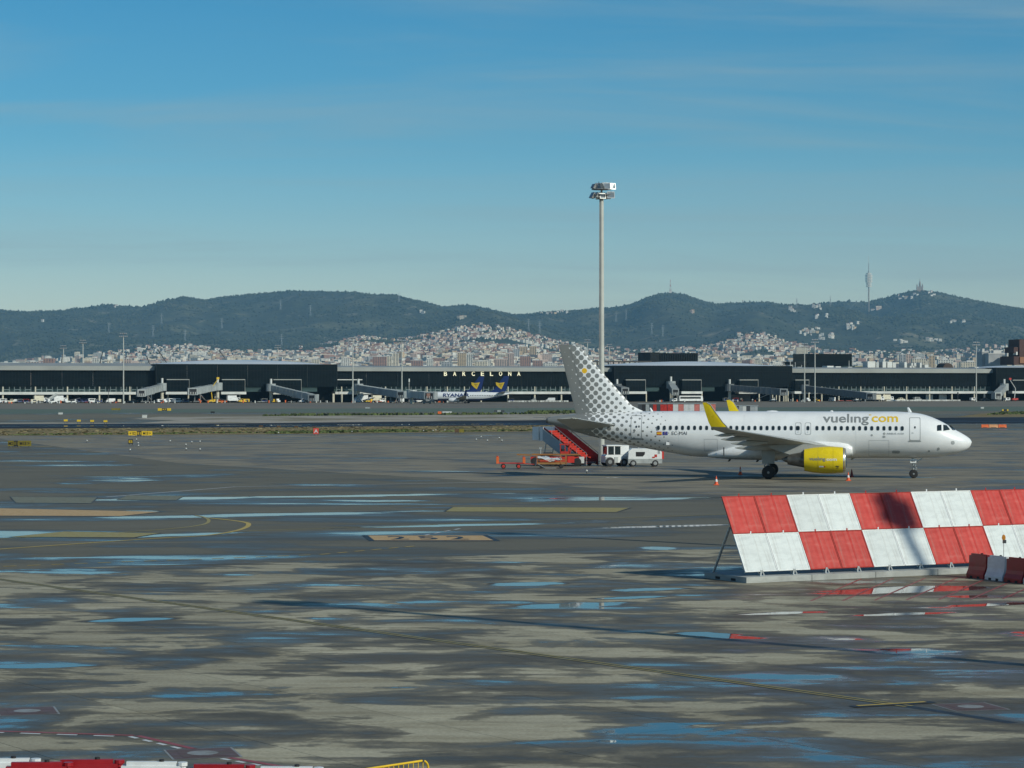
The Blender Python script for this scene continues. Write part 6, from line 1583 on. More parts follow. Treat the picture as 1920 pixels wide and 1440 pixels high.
# ------------------------------------------------------------------ ground vehicles (prototypes, then copies with their parts)
def wheels4(t, L, w, r, xs=None):
    for x in xs or (-L * .32, L * .32):
        for s_ in (-1, 1):
            q = MB(); q.lathe([(-.12, r * .7), (-.1, r), (.1, r), (.12, r * .7)], (x, s_ * (w / 2 - .08), r), 'Y', 12); q.build('wheel', BLACK, t)
PROTO = {}
def proto(kind, col):
    key = (kind, col.name)
    if key in PROTO: return PROTO[key]
    t = thing(kind, 'x', kind.replace('_', ' ')); t.location = (0, -500, 0)
    if kind == 'van':
        q = MB(); q.prism([(-2.3, .35), (2.3, .35), (2.3, 1.0), (1.5, 1.2), (1.0, 2.05), (-2.25, 2.1), (-2.3, 1.9)], -.92, .92); q.build('body', col, t)
        q = MB(); q.box((-.75, -.925, 1.55), (2.3, .03, .55)); q.box((1.0, -.925, 1.5), (.7, .03, .5)); q.build('side_window', CABLUE, t); q = MB(); q.add([(1.53, -.8, 1.2), (1.53, .8, 1.2), (1.05, .75, 2.0), (1.05, -.75, 2.0)], [(0, 1, 2, 3)]); q.build('windscreen', CABLUE, t); wheels4(t, 4.6, 1.84, .34)
    elif kind == 'pickup_truck':
        q = MB(); q.prism([(-2.5, .45), (2.5, .45), (2.5, 1.05), (1.3, 1.15), (.8, 1.8), (-.6, 1.8), (-.65, 1.1), (-2.5, 1.1)], -.9, .9); q.build('body', col, t); q = MB(); q.box((.2, -.905, 1.45), (1.1, .03, .45)); q.build('side_window', CABLUE, t); wheels4(t, 5, 1.8, .38)
    elif kind == 'baggage_cart':
        q = MB(); q.bb(-1.4, 1.4, -.75, .75, .45, .6); q.build('deck', MGREY, t); q = MB(); q.bb(-1.4, 1.4, -.78, .78, 1.75, 1.85); q.bb(-1.4, -1.32, -.75, .75, .6, 1.75); q.bb(1.32, 1.4, -.75, .75, .6, 1.75); q.build('canopy', col, t)
        q = MB(); q.bb(-1.1, -.2, -.5, .4, .6, 1.1); q.bb(-.1, .6, -.4, .5, .6, 1.0); q.bb(.65, 1.2, -.5, .3, .6, 1.25); q.build('luggage', NAVY, t); wheels4(t, 2.8, 1.5, .24)
    elif kind == 'dolly':
        q = MB(); q.bb(-1.8, 1.8, -.8, .8, .4, .55); q.build('deck', col, t); q = MB()
        for k in range(5): q.bb(-1.6 + k * .75, -1.2 + k * .75, -.7, .7, .55, .62)
        q.build('rollers', LGREY, t); wheels4(t, 3.6, 1.6, .22)
    elif kind == 'tug':
        q = MB(); q.bb(-1.4, 1.4, -.7, .7, .35, 1.0); q.bb(-1.4, -.2, -.65, .65, 1.0, 1.15); q.build('body', col, t); q = MB(); q.bb(-.1, 1.0, -.62, .62, 1.0, 1.8); q.bb(-.2, 1.1, -.68, .68, 1.8, 1.88); q.build('cab', col, t); q = MB(); q.box((.45, -.635, 1.45), (.85, .03, .5)); q.build('side_window', CABLUE, t); wheels4(t, 2.8, 1.4, .36)
    elif kind == 'box_truck':
        q = MB(); q.bb(-3.2, 1.2, -1.15, 1.15, .95, 3.4); q.build('cargo_box', col, t); q = MB(); q.prism([(1.3, .6), (3.1, .6), (3.1, 1.5), (2.85, 2.4), (1.3, 2.45)], -1.05, 1.05); q.build('cab', WHITE, t); q = MB(); q.box((2.2, -1.06, 1.85), (.9, .03, .6)); q.build('side_window', CABLUE, t); q = MB(); q.bb(-3.2, 3.0, -.5, .5, .55, .95); q.build('chassis', DGREY, t); wheels4(t, 6.4, 2.1, .46)
    elif kind == 'belt_loader':
        q = MB(); q.bb(-2.6, 1.6, -.8, .8, .4, .95); q.bb(.4, 1.4, -.8, -.1, .95, 1.7); q.build('body', col, t); q = MB(); q.beam((-3.4, .35, 1.0), (3.2, .35, 2.3), .8, .25); q.build('conveyor', DGREY, t); wheels4(t, 4.2, 1.6, .34)
    elif kind == 'apron_bus':
        q = MB(); q.prism([(-6.5, .4), (6.5, .4), (6.5, 1.6), (6.2, 2.95), (-6.5, 2.95)], -1.3, 1.3); q.build('body', col, t); q = MB(); q.box((-.4, -1.31, 1.95), (11.4, .03, 1.0)); q.build('side_window', CABLUE, t); q = MB(); q.add([(6.49, -1.1, 1.5), (6.49, 1.1, 1.5), (6.24, 1.1, 2.8), (6.24, -1.1, 2.8)], [(0, 1, 2, 3)]); q.build('windscreen', CABLUE, t); wheels4(t, 12, 2.5, .45)
    elif kind == 'boom_lift':
        q = MB(); q.bb(-1.6, 1.6, -1.1, 1.1, .5, 1.5); q.build('body', col, t); q = MB(); q.tube((0, 0, 1.4), (.6, 0, 6.5), .22, .2, 6); q.tube((.6, 0, 6.5), (-2.6, 0, 11.0), .2, .15, 6); q.build('boom', YELLOW if col.name != 'red_paint' else SLABW, t); q = MB(); q.bb(-3.2, -2.0, -.5, .5, 10.9, 11.9); q.build('basket', col, t); wheels4(t, 3.2, 2.2, .42)
    elif kind == 'stair_truck':
        q = MB(); q.bb(-2.4, 2.4, -.9, .9, .4, 1.0); q.bb(1.4, 2.4, -.9, .9, 1.0, 1.8); q.build('body', col, t); q = MB(); q.beam((2.0, 0, .8), (-2.6, 0, 3.6), 1.3, .3); q.beam((2.0, .65, 1.6), (-2.6, .65, 4.4), .06, .5); q.beam((2.0, -.65, 1.6), (-2.6, -.65, 4.4), .06, .5); q.build('stair', LGREY, t); wheels4(t, 4.8, 1.8, .36)
    elif kind == 'power_unit':
        q = MB(); q.bb(-1.5, 1.5, -.8, .8, .45, 1.75); q.build('body', col, t); q = MB(); q.box((.2, -.81, 1.2), (1.6, .03, .6)); q.build('grille', DGREY, t); wheels4(t, 3, 1.6, .28)
    PROTO[key] = t; return t
used_proto = set()
def veh(kind, col, px, py_or_v, rz, label, group='service vehicles along the terminal', v=None, scale=1.0):
    x, y = TW(px, v) if v is not None else G(px, py_or_v)
    k = (kind, col.name); t = proto(kind, col)
    if k in used_proto: t = dup(t)
    else: used_proto.add(k)
    t.location = (x, y, .008); t.rotation_euler = (0, 0, rz); t['label'] = label; t['group'] = group; t['category'] = kind.replace('_', ' ')
    if scale != 1: t.scale = (scale,) * 3
    return t
VW = M('van_white', (.76, .77, .76), .35)
D = [  # kind, colour, photo column, metres in front of the facade, turn (deg), label
 ('van', VW, 8, -7, 5, 'white van at the far left end of the terminal'), ('tug', CREAM, 20, -10, 10, 'cream tug beside the leftmost white van'), ('pickup_truck', VW, 30, -9, 175, 'white pickup second from the far left end'), ('baggage_cart', LGREY, 38, -12, 12, 'grey-roofed baggage cart near the left end'),
 ('baggage_cart', RED, 48, -12, 12, 'red-roofed baggage cart left of the second column'), ('dolly', LGREY, 55, -14, 12, 'empty grey dolly left of the second column'), ('power_unit', CREAM, 63, -11, 12, 'cream ground power unit under the second column'), ('box_truck', CREAM, 76, -7, 10, 'cream high-bodied truck right of the second column'),
 ('stair_truck', VW, 97, -12, 200, 'white stair truck in front of the left wing'), ('box_truck', VW, 113, -7, 8, 'white high-bodied truck left of the third column'), ('tug', VW, 124, -13, 100, 'white tug at the third column'), ('belt_loader', VW, 138, -12, 10, 'white belt loader right of the third column'),
 ('baggage_cart', NAVY, 148, -12, 12, 'navy-roofed baggage cart, left one of a pair'), ('baggage_cart', NAVY, 157, -12, 12, 'navy-roofed baggage cart, right one of a pair'), ('dolly', RED, 165, -13, 12, 'red dolly between navy carts and white van'), ('van', VW, 174, -12, 10, 'white van left of the fourth column'),
 ('baggage_cart', LGREY, 186, -13, 12, 'grey-roofed baggage cart at the fourth column'), ('van', VW, 206, -10, 190, 'white van between the fourth column and the tall mast'), ('dolly', RED, 215, -13, 12, 'red dolly left of the leftmost tall mast'), ('power_unit', CREAM, 224, -12, 80, 'tall cream unit just left of the leftmost tall mast'),
 ('pickup_truck', DGREY, 249, -16, 8, 'dark pickup under the first bridge cab'), ('dolly', LGREY, 284, -14, 12, 'grey dolly under the first bridge tunnel'), ('power_unit', VW, 300, -15, 12, 'white power unit at the first bridge column'), ('tug', VW, 309, -18, 100, 'white tug right of the first bridge column'),
 ('van', VW, 321, -12, 35, 'white van left of a pair under the left gate pod'), ('van', VW, 333, -14, 35, 'white van right of a pair under the left gate pod'), ('baggage_cart', LGREY, 348, -15, 12, 'grey cart beside the white van pair'), ('dolly', DGREY, 358, -17, 12, 'dark dolly under the open white bridge cab'),
 ('tug', ORANGE, 374, -18, 95, 'orange tug under the second bridge'), ('belt_loader', YELLOW, 398, -17, 10, 'yellow belt loader left of the second bridge column'), ('belt_loader', ORANGE, 415, -18, 170, 'orange belt loader right of the second bridge column'), ('dolly', YELLOW, 408, -22, 12, 'yellow dolly in front of the loaders'),
 ('box_truck', VW, 438, -12, 5, 'white truck with cab left of the yellow tank'), ('tug', YELLOW, 452, -14, 12, 'yellow tug right of the white truck'), ('power_unit', YELLOW, 461, -14, 12, 'yellow power unit by the column'), ('dolly', LGREY, 488, -16, 12, 'grey dolly left of the third bridge'),
 ('baggage_cart', LGREY, 495, -14, 12, 'grey-roofed cart left of the third bridge'), ('belt_loader', YELLOW, 512, -18, 80, 'yellow loader under the third bridge rotunda'), ('tug', VW, 521, -18, 100, 'white tug under the third bridge tunnel'), ('dolly', DGREY, 545, -24, 12, 'dark dolly under the third bridge'), ('tug', VW, 566, -30, 12, 'white tug at the third bridge wheels'),
 ('stair_truck', VW, 671, -15, 200, 'white stair truck at the lamp mast by the long bridge'), ('box_truck', VW, 684, -12, 10, 'white truck under the long bridge, left one'), ('belt_loader', YELLOW, 692, -18, 20, 'yellow loader under the long bridge'), ('box_truck', CREAM, 702, -15, 185, 'cream truck under the long bridge, right one'), ('dolly', ORANGE, 709, -20, 12, 'orange dolly under the long bridge'), ('tug', VW, 716, -18, 12, 'white tug right of the cream truck'),
 ('van', VW, 752, -24, 90, 'white van below the bridge with poster'), ('pickup_truck', VW, 783, -40, 12, 'white pickup in front of the plane nose'), ('tug', DGREY, 800, -50, 100, 'dark tug in front of the plane nose'), ('dolly', DGREY, 770, -36, 12, 'dark dolly left of the plane nose'),
 ('baggage_cart', DGREY, 958, -14, 12, 'dark cart right of the navy tails'), ('dolly', DGREY, 966, -14, 12, 'dark dolly right of the navy tails'), ('tug', LGREY, 1000, -10, 12, 'grey tug under the wing right of the navy tails'), ('van', VW, 1032, -11, 160, 'white van under the wing left of the spotted fin'),
 ('power_unit', VW, 1263, -24, 12, 'white unit below the small end-on bridge'), ('apron_bus', VW, 1294, -9, 5, 'white bus under the right white vault'), ('baggage_cart', LGREY, 1361, -10, 12, 'grey mesh cart right of the white bus'), ('baggage_cart', RED, 1379, -14, 12, 'red cart right of the grey mesh cart'), ('tug', VW, 1450, -20, 12, 'white tug under the dark bridge cab'),
 ('dolly', RED, 1575, -26, 12, 'red dolly under the dashed bridge, left one'), ('dolly', RED, 1590, -28, 12, 'red dolly under the dashed bridge, right one'), ('tug', VW, 1605, -30, 12, 'white tug under the dashed bridge'), ('belt_loader', YELLOW, 1530, -20, 90, 'yellow loader at the right mast pair'), ('tug', VW, 1515, -20, 90, 'white tug at the right mast pair'), ('van', VW, 1560, -22, 90, 'white van under the dashed bridge'),
 ('box_truck', CREAM, 1646, -14, 5, 'cream truck right of the dashed bridge cab'), ('box_truck', CREAM, 1664, -9, 5, 'second cream truck beside the first'), ('pickup_truck', CREAM, 1688, -2, 10, 'pale pickup in the undercroft of the right wing'), ('van', LGREY, 1720, -2, 12, 'pale blue grey van in the undercroft of the right wing'),
 ('power_unit', VW, 1824, -12, 12, 'white tank unit left of the right mast'), ('boom_lift', RED, 1902, -22, 0, 'red boom lift raised at the right end'), ('pickup_truck', DGREY, 1846, -12, 5, 'dark pickup left of the last bridge'), ('power_unit', VW, 1888, -16, 12, 'white unit between last bridge and red boom lift'),
 ('boom_lift', YELLOW, 398, -13, 180, 'yellow boom lift working on top of the second bridge'),
]
for kind, col, px, v, a, lab in D: veh(kind, col, px, 0, TA + R(a), lab, v=v)
# small barriers and posts in a row at the undercroft (black and white), one object each row as counted pieces are a pixel wide
mb = MB()
for p in np.arange(955, 1064, 1.7): x, y = TW(p, -16); mb.box((x, y, .45), (.9, .35, .7), TA)
for p in np.arange(1664, 1800, 1.9): x, y = TW(p, -14); mb.box((x, y, .45), (.9, .35, .7), TA)
o = mb.build('apron_barriers', SLABW); o['kind'] = 'stuff'
# people-sized clutter: cones and chocks along the stands
mb = MB(); rr_ = np.random.RandomState(3)
for _ in range(150):
    p = rr_.choice([rr_.uniform(0, 330), rr_.uniform(360, 620), rr_.uniform(660, 900), rr_.uniform(1200, 1640)]); x, y = TW(p, -rr_.uniform(12, 32)); h_ = rr_.uniform(.5, 1.3)
    mb.box((x, y, h_ / 2), (.5, .5, h_), rr_.rand(), rr_.choice(4))
o = mb.build('apron_clutter', [SLABW, ORANGE, DGREY, LGREY]); o['kind'] = 'stuff'

# ------------------------------------------------------------------ signs, marker boards, huts on the airfield
def sign(px0, px1, py0, py1, panels, label, base=None, legs=True, thick=.25, rz=None):
    yb = base or py1 + 2.5; x, y = G((px0 + px1) / 2, yb); s = y / FPX; W = (px1 - px0) * s; z0, z1 = ZAT(py1, y), ZAT(py0, y)
    t = thing('airfield_sign', label, 'sign', (x, y, .008), 0, 'airfield signs')
    tot = sum(p[0] for p in panels); u = -W / 2
    for w, bg, txt, fg in panels:
        ww = W * w / tot; mb = MB(); mb.bb(u, u + ww - .05, -thick / 2, thick / 2, z0, z1); p_ = mb.build('sign_panel', bg, t)
        if txt:
            n = len(txt); q = text_mb(txt, ww * .72, (z1 - z0) * .6, lambda a, b, u=u, ww=ww: (u + ww * .14 + a, -thick / 2 - .02, z0 + (z1 - z0) * .2 + b), .02); q.build('lettering', fg, p_)
        if legs:
            for f in (.2, .8): q = MB(); q.bb(u + ww * f - .04, u + ww * f + .04, -.04, .04, 0, z0); q.build('leg', DGREY, t)
        u += ww
    return t
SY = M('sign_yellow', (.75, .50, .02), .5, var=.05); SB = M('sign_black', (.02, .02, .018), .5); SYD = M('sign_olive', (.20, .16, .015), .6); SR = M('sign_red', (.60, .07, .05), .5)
sign(241, 286, 808.5, 816.5, [(15, SY, '< E2', SB), (8, SB, 'E1', SY), (19, SY, 'M13 >', SB)], 'yellow and black direction sign on the dry grass at the left')
sign(15, 59, 826.5, 836.5, [(11, SYD, 'M2', SB), (7.5, SB, 'E1', SYD), (24, SYD, 'M13 >', SB)], 'dull yellow sign at the far left edge')
sign(240.5, 250, 824, 832, [(1, SB, 'E5', SY)], 'small black sign with yellow code below the yellow direction sign')
sign(296, 321, 765.5, 770, [(8, SY, None, SB), (10, SB, 'K7', SY), (8, SY, None, SB)], 'far yellow and black sign before the second bridge')
sign(209, 226, 765.5, 769, [(1, SYD, None, SB)], 'dark green far sign on the green strip'); sign(395, 403, 771.5, 774.5, [(1, SB, None, SB)], 'dark small far sign left of the sandy strip')
sign(587.5, 598, 803, 814, [(1, SR, 'A', MW)], 'red sign with a white letter on the dry grass')
sign(852.5, 870.5, 804.5, 811, [(8, BROWN, None, SB), (9, SYD, None, SB)], 'brown sign back right of the red lettered sign')
sign(1879, 1891, 767.5, 770.5, [(3, SY, None, SB), (6, SB, None, SY), (3, SY, None, SB)], 'far yellow and black sign at the right edge')
sign(821, 828, 771.5, 776, [(1, ORANGE, None, SB)], 'far orange board left of the white boards'); sign(829.5, 847.5, 771.5, 774.5, [(1, MW, None, SB)], 'far white board row right of the orange board')
sign(685, 694, 763.5, 766, [(1, LGREY, None, SB)], 'far grey board before the long bridge'); sign(926, 946, 769, 772.5, [(1, DGREY, None, SB), (1, LGREY, None, SB), (1, DGREY, None, SB)], 'far dark boards before the navy tails')
for k, p in enumerate((123.5, 148, 173, 198)):
    sign(p - 3.6, p + 3.6, 786.5 + k * .5, 790 + k * .5, [(1, SY, None, SB)], ['first yellow marker board from the left, beyond the dark runway', 'second yellow marker board from the left, beyond the runway', 'third yellow marker board from the left, beyond the runway', 'rightmost of four yellow marker boards beyond the runway'][k], base=794 + k * .4)
for k, p in enumerate((489.5, 523, 555.5, 589.5)):
    sign(p - 3.8, p + 3.8, 797.5 + k * .7, 800.5 + k * .7, [(1, BROWN, None, SB)], ['first brown marker board on the near runway edge', 'second brown marker board on the near runway edge', 'third brown marker board on the near runway edge', 'brown marker board above the red lettered sign'][k], base=803.5 + k * .6)
def hut(px0, px1, py0, py1, mat, label, name='equipment_box', cat='equipment box', base=None):
    yb = base or py1; x, y = G((px0 + px1) / 2, yb); s = y / FPX; W = (px1 - px0) * s; H = ZAT(py0, y); t = thing(name, label, cat, (x, y, .008))
    MB().bb(-W / 2, W / 2, 0, 1.1, .0, H - .08).build('body', mat, t); MB().bb(-W / 2 - .06, W / 2 + .06, -.06, 1.16, H - .08, H).build('lid', LGREY, t); return t
hut(109.5, 116.5, 773, 777, SLABW, 'small white box on the painted strip at the left'); hut(266.5, 274.5, 777.5, 783.5, SLABW, 'white box at the left tip of the sandy strip'); hut(1839, 1845, 763, 766, SLABW, 'small pale box on the far tarmac at the right')
# the red and white hut line beyond the airliner's back
def blockrow(px0, px1, py0, yb, cols, label, name, cat):
    x, y = G((px0 + px1) / 2, yb); s = y / FPX; W = (px1 - px0) * s; H = ZAT(py0, y); t = thing(name, label, cat, (x, y, .008)); n = len(cols)
    for k, m in enumerate(cols):
        q = MB(); q.bb(-W / 2 + W * k / n, -W / 2 + W * (k + 1) / n - .04, 0, 2.2, 0, H); q.build('wall_panel', m, t)
    q = MB(); q.bb(-W / 2 - .1, W / 2 + .1, -.1, 2.3, H, H + .12); q.build('roof', LGREY, t); return t
PINK = M('faded_red', (.55, .17, .14), .6)
blockrow(1252, 1342, 757.5, 790, [RED, MW, PINK, MW, MW, PINK, MW, MW, PINK], 'low red and white chequered cabin beyond the airliner back', 'equipment_cabin', 'cabin')
blockrow(1197, 1252, 757.8, 789, [DGREY, BLACK, LGREY, DGREY, RED, DGREY, RED, RED], 'dark striped low cabin left of the chequered one', 'equipment_cabin', 'cabin')
blockrow(1371, 1421, 761, 788, [DGREY, DGREY, LGREY, SLABW, DGREY, LGREY, LGREY], 'low grey shed right of the chequered cabin', 'equipment_shed', 'shed')
for k, (p0, p1, m) in enumerate(((1840, 1853.5, ORANGE), (1854.5, 1871, M('pale_orange', (.62, .30, .13), .6)), (1872, 1887, ORANGE))):
    x, y = G((p0 + p1) / 2, 802); s = y / FPX; t = thing('road_barrier', ['orange barrier, left of three beyond the airliner nose', 'pale orange barrier, middle of three beyond the nose', 'orange barrier, right of three beyond the nose'][k], 'barrier', (x, y, .008), 0, 'orange barriers beyond the nose')
    W = (p1 - p0) * s; q = MB(); q.prism([(-.3, 0), (-.12, .35), (-.1, .62), (.1, .62), (.12, .35), (.3, 0)], -W / 2, W / 2, 0, 'YZ'); q.v = [(a, b, c) for a, b, c in q.v]; q.build('shell', m, t); MB().bb(-W * .3, W * .3, -.32, -.29, .05, .12).build('slot', DGREY, t)
# little edge lamps
mb = MB(); mb.tube((0, 0, 0), (0, 0, .22), .05, .05, 6); st_ = mb.mesh('stem', DGREY); mb = MB(); mb.lathe([(.22, .10), (.30, .10), (.36, .04)], n=8); hd_ = mb.mesh('lamp_head', SLABW)
ORD = ['leftmost', 'second from left', 'third from left', 'fourth from left', 'fifth from left', 'sixth from left', 'seventh from left', 'eighth from left', 'ninth from left', 'tenth from left', 'rightmost']
for lst, where_ in ((((163, 829.5), (244, 847), (256, 827), (259, 834), (259.5, 839), (319, 830), (348.5, 837), (349, 845), (359.5, 832), (375, 831), (375, 846)), 'on the tarmac below the yellow direction sign'),
                    (((522, 814), (660, 812), (794, 810), (812, 810), (817, 809), (834, 809)), 'along the dry grass by the red lettered sign'), (((893, 827), (902, 822), (914, 829), (936, 824), (941, 829)), 'on the tarmac left of the tail'), (((1100, 888),), 'alone on the stand under the tail')):
    for k, (p, q) in enumerate(lst):
        t = thing('edge_lamp', 'small white-topped edge lamp ' + where_ + (', ' + ORD[k] if len(lst) > 1 else ''), 'edge lamp', (*G(p, q), .008), 0, 'taxiway edge lamps'); ob('stem', st_, t); ob('lamp_head', hd_, t)

# ------------------------------------------------------------------ ground equipment behind the tail
GZ = .0085
def at(px, py): x, y = G(px, py); return x, y
# boarding stairs: foot at the right, towards the viewer
fx, fy = at(1108, 873.5); SRZ = R(-45)
stz = thing('boarding_stairs', 'red stepped mobile boarding stairs with grey flank under the tail', 'boarding stairs', (fx, fy, GZ), SRZ, 'ground equipment under the tail')
RUN, RISE, SWID = 5.9, 3.3, 1.7; N_ST = 15
SGREY = M('stair_grey', (.34, .37, .40), .5, .2, scale=.8, dirt=.15)
for k in range(N_ST):
    xa = -RUN * k / N_ST; za = .25 + RISE * k / N_ST; q = MB(); q.bb(xa - RUN / N_ST, xa, -SWID / 2 + .05, SWID / 2 - .05, za, za + RISE / N_ST - .02); q.bb(xa - .04, xa + .012, -SWID / 2 + .05, SWID / 2 - .05, za + RISE / N_ST - .05, za + RISE / N_ST - .015, 1); q.build('step', [RED, M('step_nosing', (.60, .10, .08), .5)], stz)
q = MB(); y_ = -SWID / 2 - .03; q.prism([(.12, .08), (.12, .42), (-RUN - .1, RISE + .42), (-RUN - .1, RISE - .80), (-RUN * .3, .12)], y_ - .03, y_ + .03); q.build('flank_panel', SGREY, stz)
q = MB(); q.prism([(.13, .40), (.13, .60), (-RUN - .1, RISE + .62), (-RUN - .1, RISE + .40)], -SWID / 2 + .03, -SWID / 2 + .07); q.build('kick_board', M('dark_red_board', (.16, .02, .02), .6), stz)
q = MB(); y_ = SWID / 2 + .03; q.prism([(.15, .05), (.15, 1.15), (-RUN - .1, RISE + 1.35), (-RUN - .1, RISE - .6)], y_ - .03, y_ + .03); q.build('side_panel', M('shade_darkened_red', (.23, .022, .02), .5), stz)  # far panel: its shade is put into the darker red
for s_, m in ((-1, GALV), (1, BLACK)):
    q = MB(); y_ = s_ * (SWID / 2 + .03); q.path([(.2, y_, .05), (.2, y_, 1.3), (-RUN, y_, RISE + 1.6), (-RUN - 1.5, y_, RISE + 1.6)], .025, 6)
    for k in range(1, 5): q.tube((-RUN * k / 5, y_, .3 + RISE * k / 5), (-RUN * k / 5, y_, 1.3 + (RISE + .3) * k / 5), .02, .02, 5)
    q.build('handrail', m, stz)
q = MB(); q.bb(-RUN - 1.6, -RUN, -SWID / 2, SWID / 2, RISE + .0, RISE + .18); pf = q.build('platform', SGREY, stz)
for y_ in (-SWID / 2, SWID / 2): q = MB(); q.bb(-RUN - 1.6, -RUN - .05, y_ - .03, y_ + .03, RISE - .75, RISE + .62); q.build('side_screen', WHITE, pf)
q = MB(); q.bb(-RUN - 1.64, -RUN - 1.58, -SWID / 2, SWID / 2, RISE - .75, RISE + .55); q.build('end_screen', LGREY, pf)
q = MB(); q.path([(-RUN - .6, -SWID / 2 - .08, RISE + .7), (-RUN - .6, -SWID / 2 - .08, RISE - .8)], .045, 6); q.build('screen_post', GALV, pf)
for s_ in (-1, 1):
    q = MB(); y_ = s_ * .6; q.tube((-RUN * .95, y_, RISE - .2), (-RUN * 1.05, y_, .5), .06, .06, 6); q.tube((-RUN * .95, y_, RISE - .2), (-RUN * .45, y_, .55), .05, .05, 6); q.build('support_strut', GALV, stz)
q = MB(); q.bb(-RUN * 1.1, .0, -.75, .75, .3, .46); q.build('chassis', MGREY, stz)
for xw in (-RUN * .95, -.9):
    for s_ in (-1, 1): q = MB(); q.lathe([(-.1, .2), (-.09, .3), (.09, .3), (.1, .2)], (xw, s_ * .72, .3), 'Y', 14); q.build('wheel', BLACK, stz)

# white cabbed tractor
tx, ty = at(1153, 874.2); tr = thing('cab_tractor', 'white cabbed tow tractor with big black wheels beside the stairs', 'tow tractor', (tx, ty, GZ), R(196), 'ground equipment under the tail')
q = MB(); q.prism([(-1.25, .38), (1.25, .38), (1.25, 1.05), (1.15, 1.18), (-.15, 1.18), (-1.25, 1.18)], -.72, .72); q.build('body', WHITE, tr)
cab = MB(); cab.bb(-1.25, -.45, -.74, .74, 1.19, 2.12)
for (a, b) in ((-.45, .0), (.52, 1.0)): pass
cabo = cab.build('rear_housing', WHITE, tr)
q = MB()
for xx in (-.40, .30, 1.02):
    for s_ in (-1, 1): q.bb(xx - .05, xx + .05, s_ * .70 - .04, s_ * .70 + .04, 1.19, 2.05)
q.bb(-.5, 1.15, -.78, .78, 2.05, 2.16); q.build('cab_frame', WHITE, tr)
for (a, b) in ((-.34, .24), (.36, .96)):
    for s_ in (-1, 1): q = MB(); q.bb(a, b, s_ * .69 - .012, s_ * .69 + .012, 1.24, 2.02); q.build('side_window', CABLUE, tr)
q = MB(); q.bb(1.03, 1.06, -.6, .6, 1.25, 2.0); q.build('windscreen', CABLUE, tr)
q = MB(); q.bb(.1, .5, -.25, .25, 1.1, 1.55); q.build('seat', BLACK, tr)
q = MB(); q.bb(-1.1, -.6, .74, .78, .5, 1.0); q.bb(.95, 1.24, .72, .76, .7, .95); q.bb(-.1, .3, .735, .77, .45, .95); q.build('side_panel', LGREY, tr)
for xw, r_ in ((.78, .47), (-.72, .40)):
    for s_ in (-1, 1):
        q = MB(); q.lathe([(-.16, r_ * .6), (-.14, r_), (.14, r_), (.16, r_ * .6)], (xw, s_ * .66, r_), 'Y', 18); w_ = q.build('wheel', BLACK, tr); q = MB(); q.lathe([(-.17, .02), (-.165, r_ * .45), (.165, r_ * .45), (.17, .02)], (xw, s_ * .66, r_), 'Y', 12); q.build('wheel_hub', MGREY, w_)
q = MB(); q.beam((-1.25, 0, .5), (-1.65, 0, .5), .1, .1); q.build('tow_hook', DGREY, tr)
# white start unit
gx, gy = at(1208, 874.4); gp = thing('start_unit', 'white and grey wheeled air start unit right of the tractor', 'start unit', (gx, gy, GZ), R(4), 'ground equipment under the tail')
q = MB(); q.prism([(-1.72, .78), (1.70, .78), (1.70, 1.45), (1.45, 1.72), (.1, 1.82), (-1.35, 1.82), (-1.66, 1.55)], -.8, .8); q.build('hood', WHITE, gp)
q = MB(); q.prism([(-1.74, .32), (1.72, .32), (1.74, .78), (-1.74, .78)], -.82, .82); q.build('base', LGREY, gp)
q = MB(); q.prism([(-.95, 1.02), (-.25, 1.02), (-.05, 1.22), (-.02, 1.48), (-.95, 1.48)], -.815, -.795); q.build('side_opening', BLACK, gp)
q = MB(); q.bb(.95, 1.2, -.83, -.80, .95, 1.22); q.bb(.72, .98, -.83, -.80, .86, 1.0); q.build('hose_fitting', RED, gp)
q = MB(); q.bb(1.70, 1.94, -.5, .5, .75, 1.5); q.build('rear_locker', RED, gp); q = MB(); q.bb(1.3, 1.5, -.83, -.8, 1.3, 1.62); q.build('gauge_panel', LGREY, gp)
q = MB(); q.tube((-.6, .2, 1.8), (-.6, .2, 1.95), .12, .12, 8); q.build('stack_pipe', MGREY, gp)
for xw in (-1.22, 1.02):
    for s_ in (-1, 1):
        q = MB(); q.lathe([(-.12, .2), (-.1, .33), (.1, .33), (.12, .2)], (xw, s_ * .72, .33), 'Y', 16); w_ = q.build('wheel', BLACK, gp); q = MB(); q.lathe([(-.13, .02), (-.125, .19), (.125, .19), (.13, .02)], (xw, s_ * .72, .33), 'Y', 12); q.build('wheel_hub', GALV, w_)
# red container loader with open cab
lx, ly = at(1043, 873.6); ld = thing('cargo_loader', 'red flat cargo loader with small open cab left of the stairs', 'cargo loader', (lx, ly, GZ), R(-2), 'ground equipment under the tail')
q = MB(); q.bb(-2.6, 2.3, -.9, .9, .42, .95); q.build('chassis', RED, ld)
q = MB(); q.bb(-2.5, 2.4, -.95, .95, 1.12, 1.2); q.bb(-2.5, 2.4, -1.0, -.95, 1.1, 1.26, 1); q.build('deck', [MGREY, M('worn_ochre', (.30, .13, .035), .6)], ld)
q = MB()
for a, b in (((-2.2, -.6, .95), (.2, -.6, 1.12)), ((-2.2, -.6, 1.12), (.2, -.6, .95))): q.beam(a, b, .08, .06)
q.build('scissor_arm', DGREY, ld)
q = MB()
for x_, y_ in ((.45, -.85), (1.35, -.85), (.45, .1), (1.25, .1)): q.bb(x_ - .05, x_ + .05, y_ - .05, y_ + .05, 1.2, 2.15)
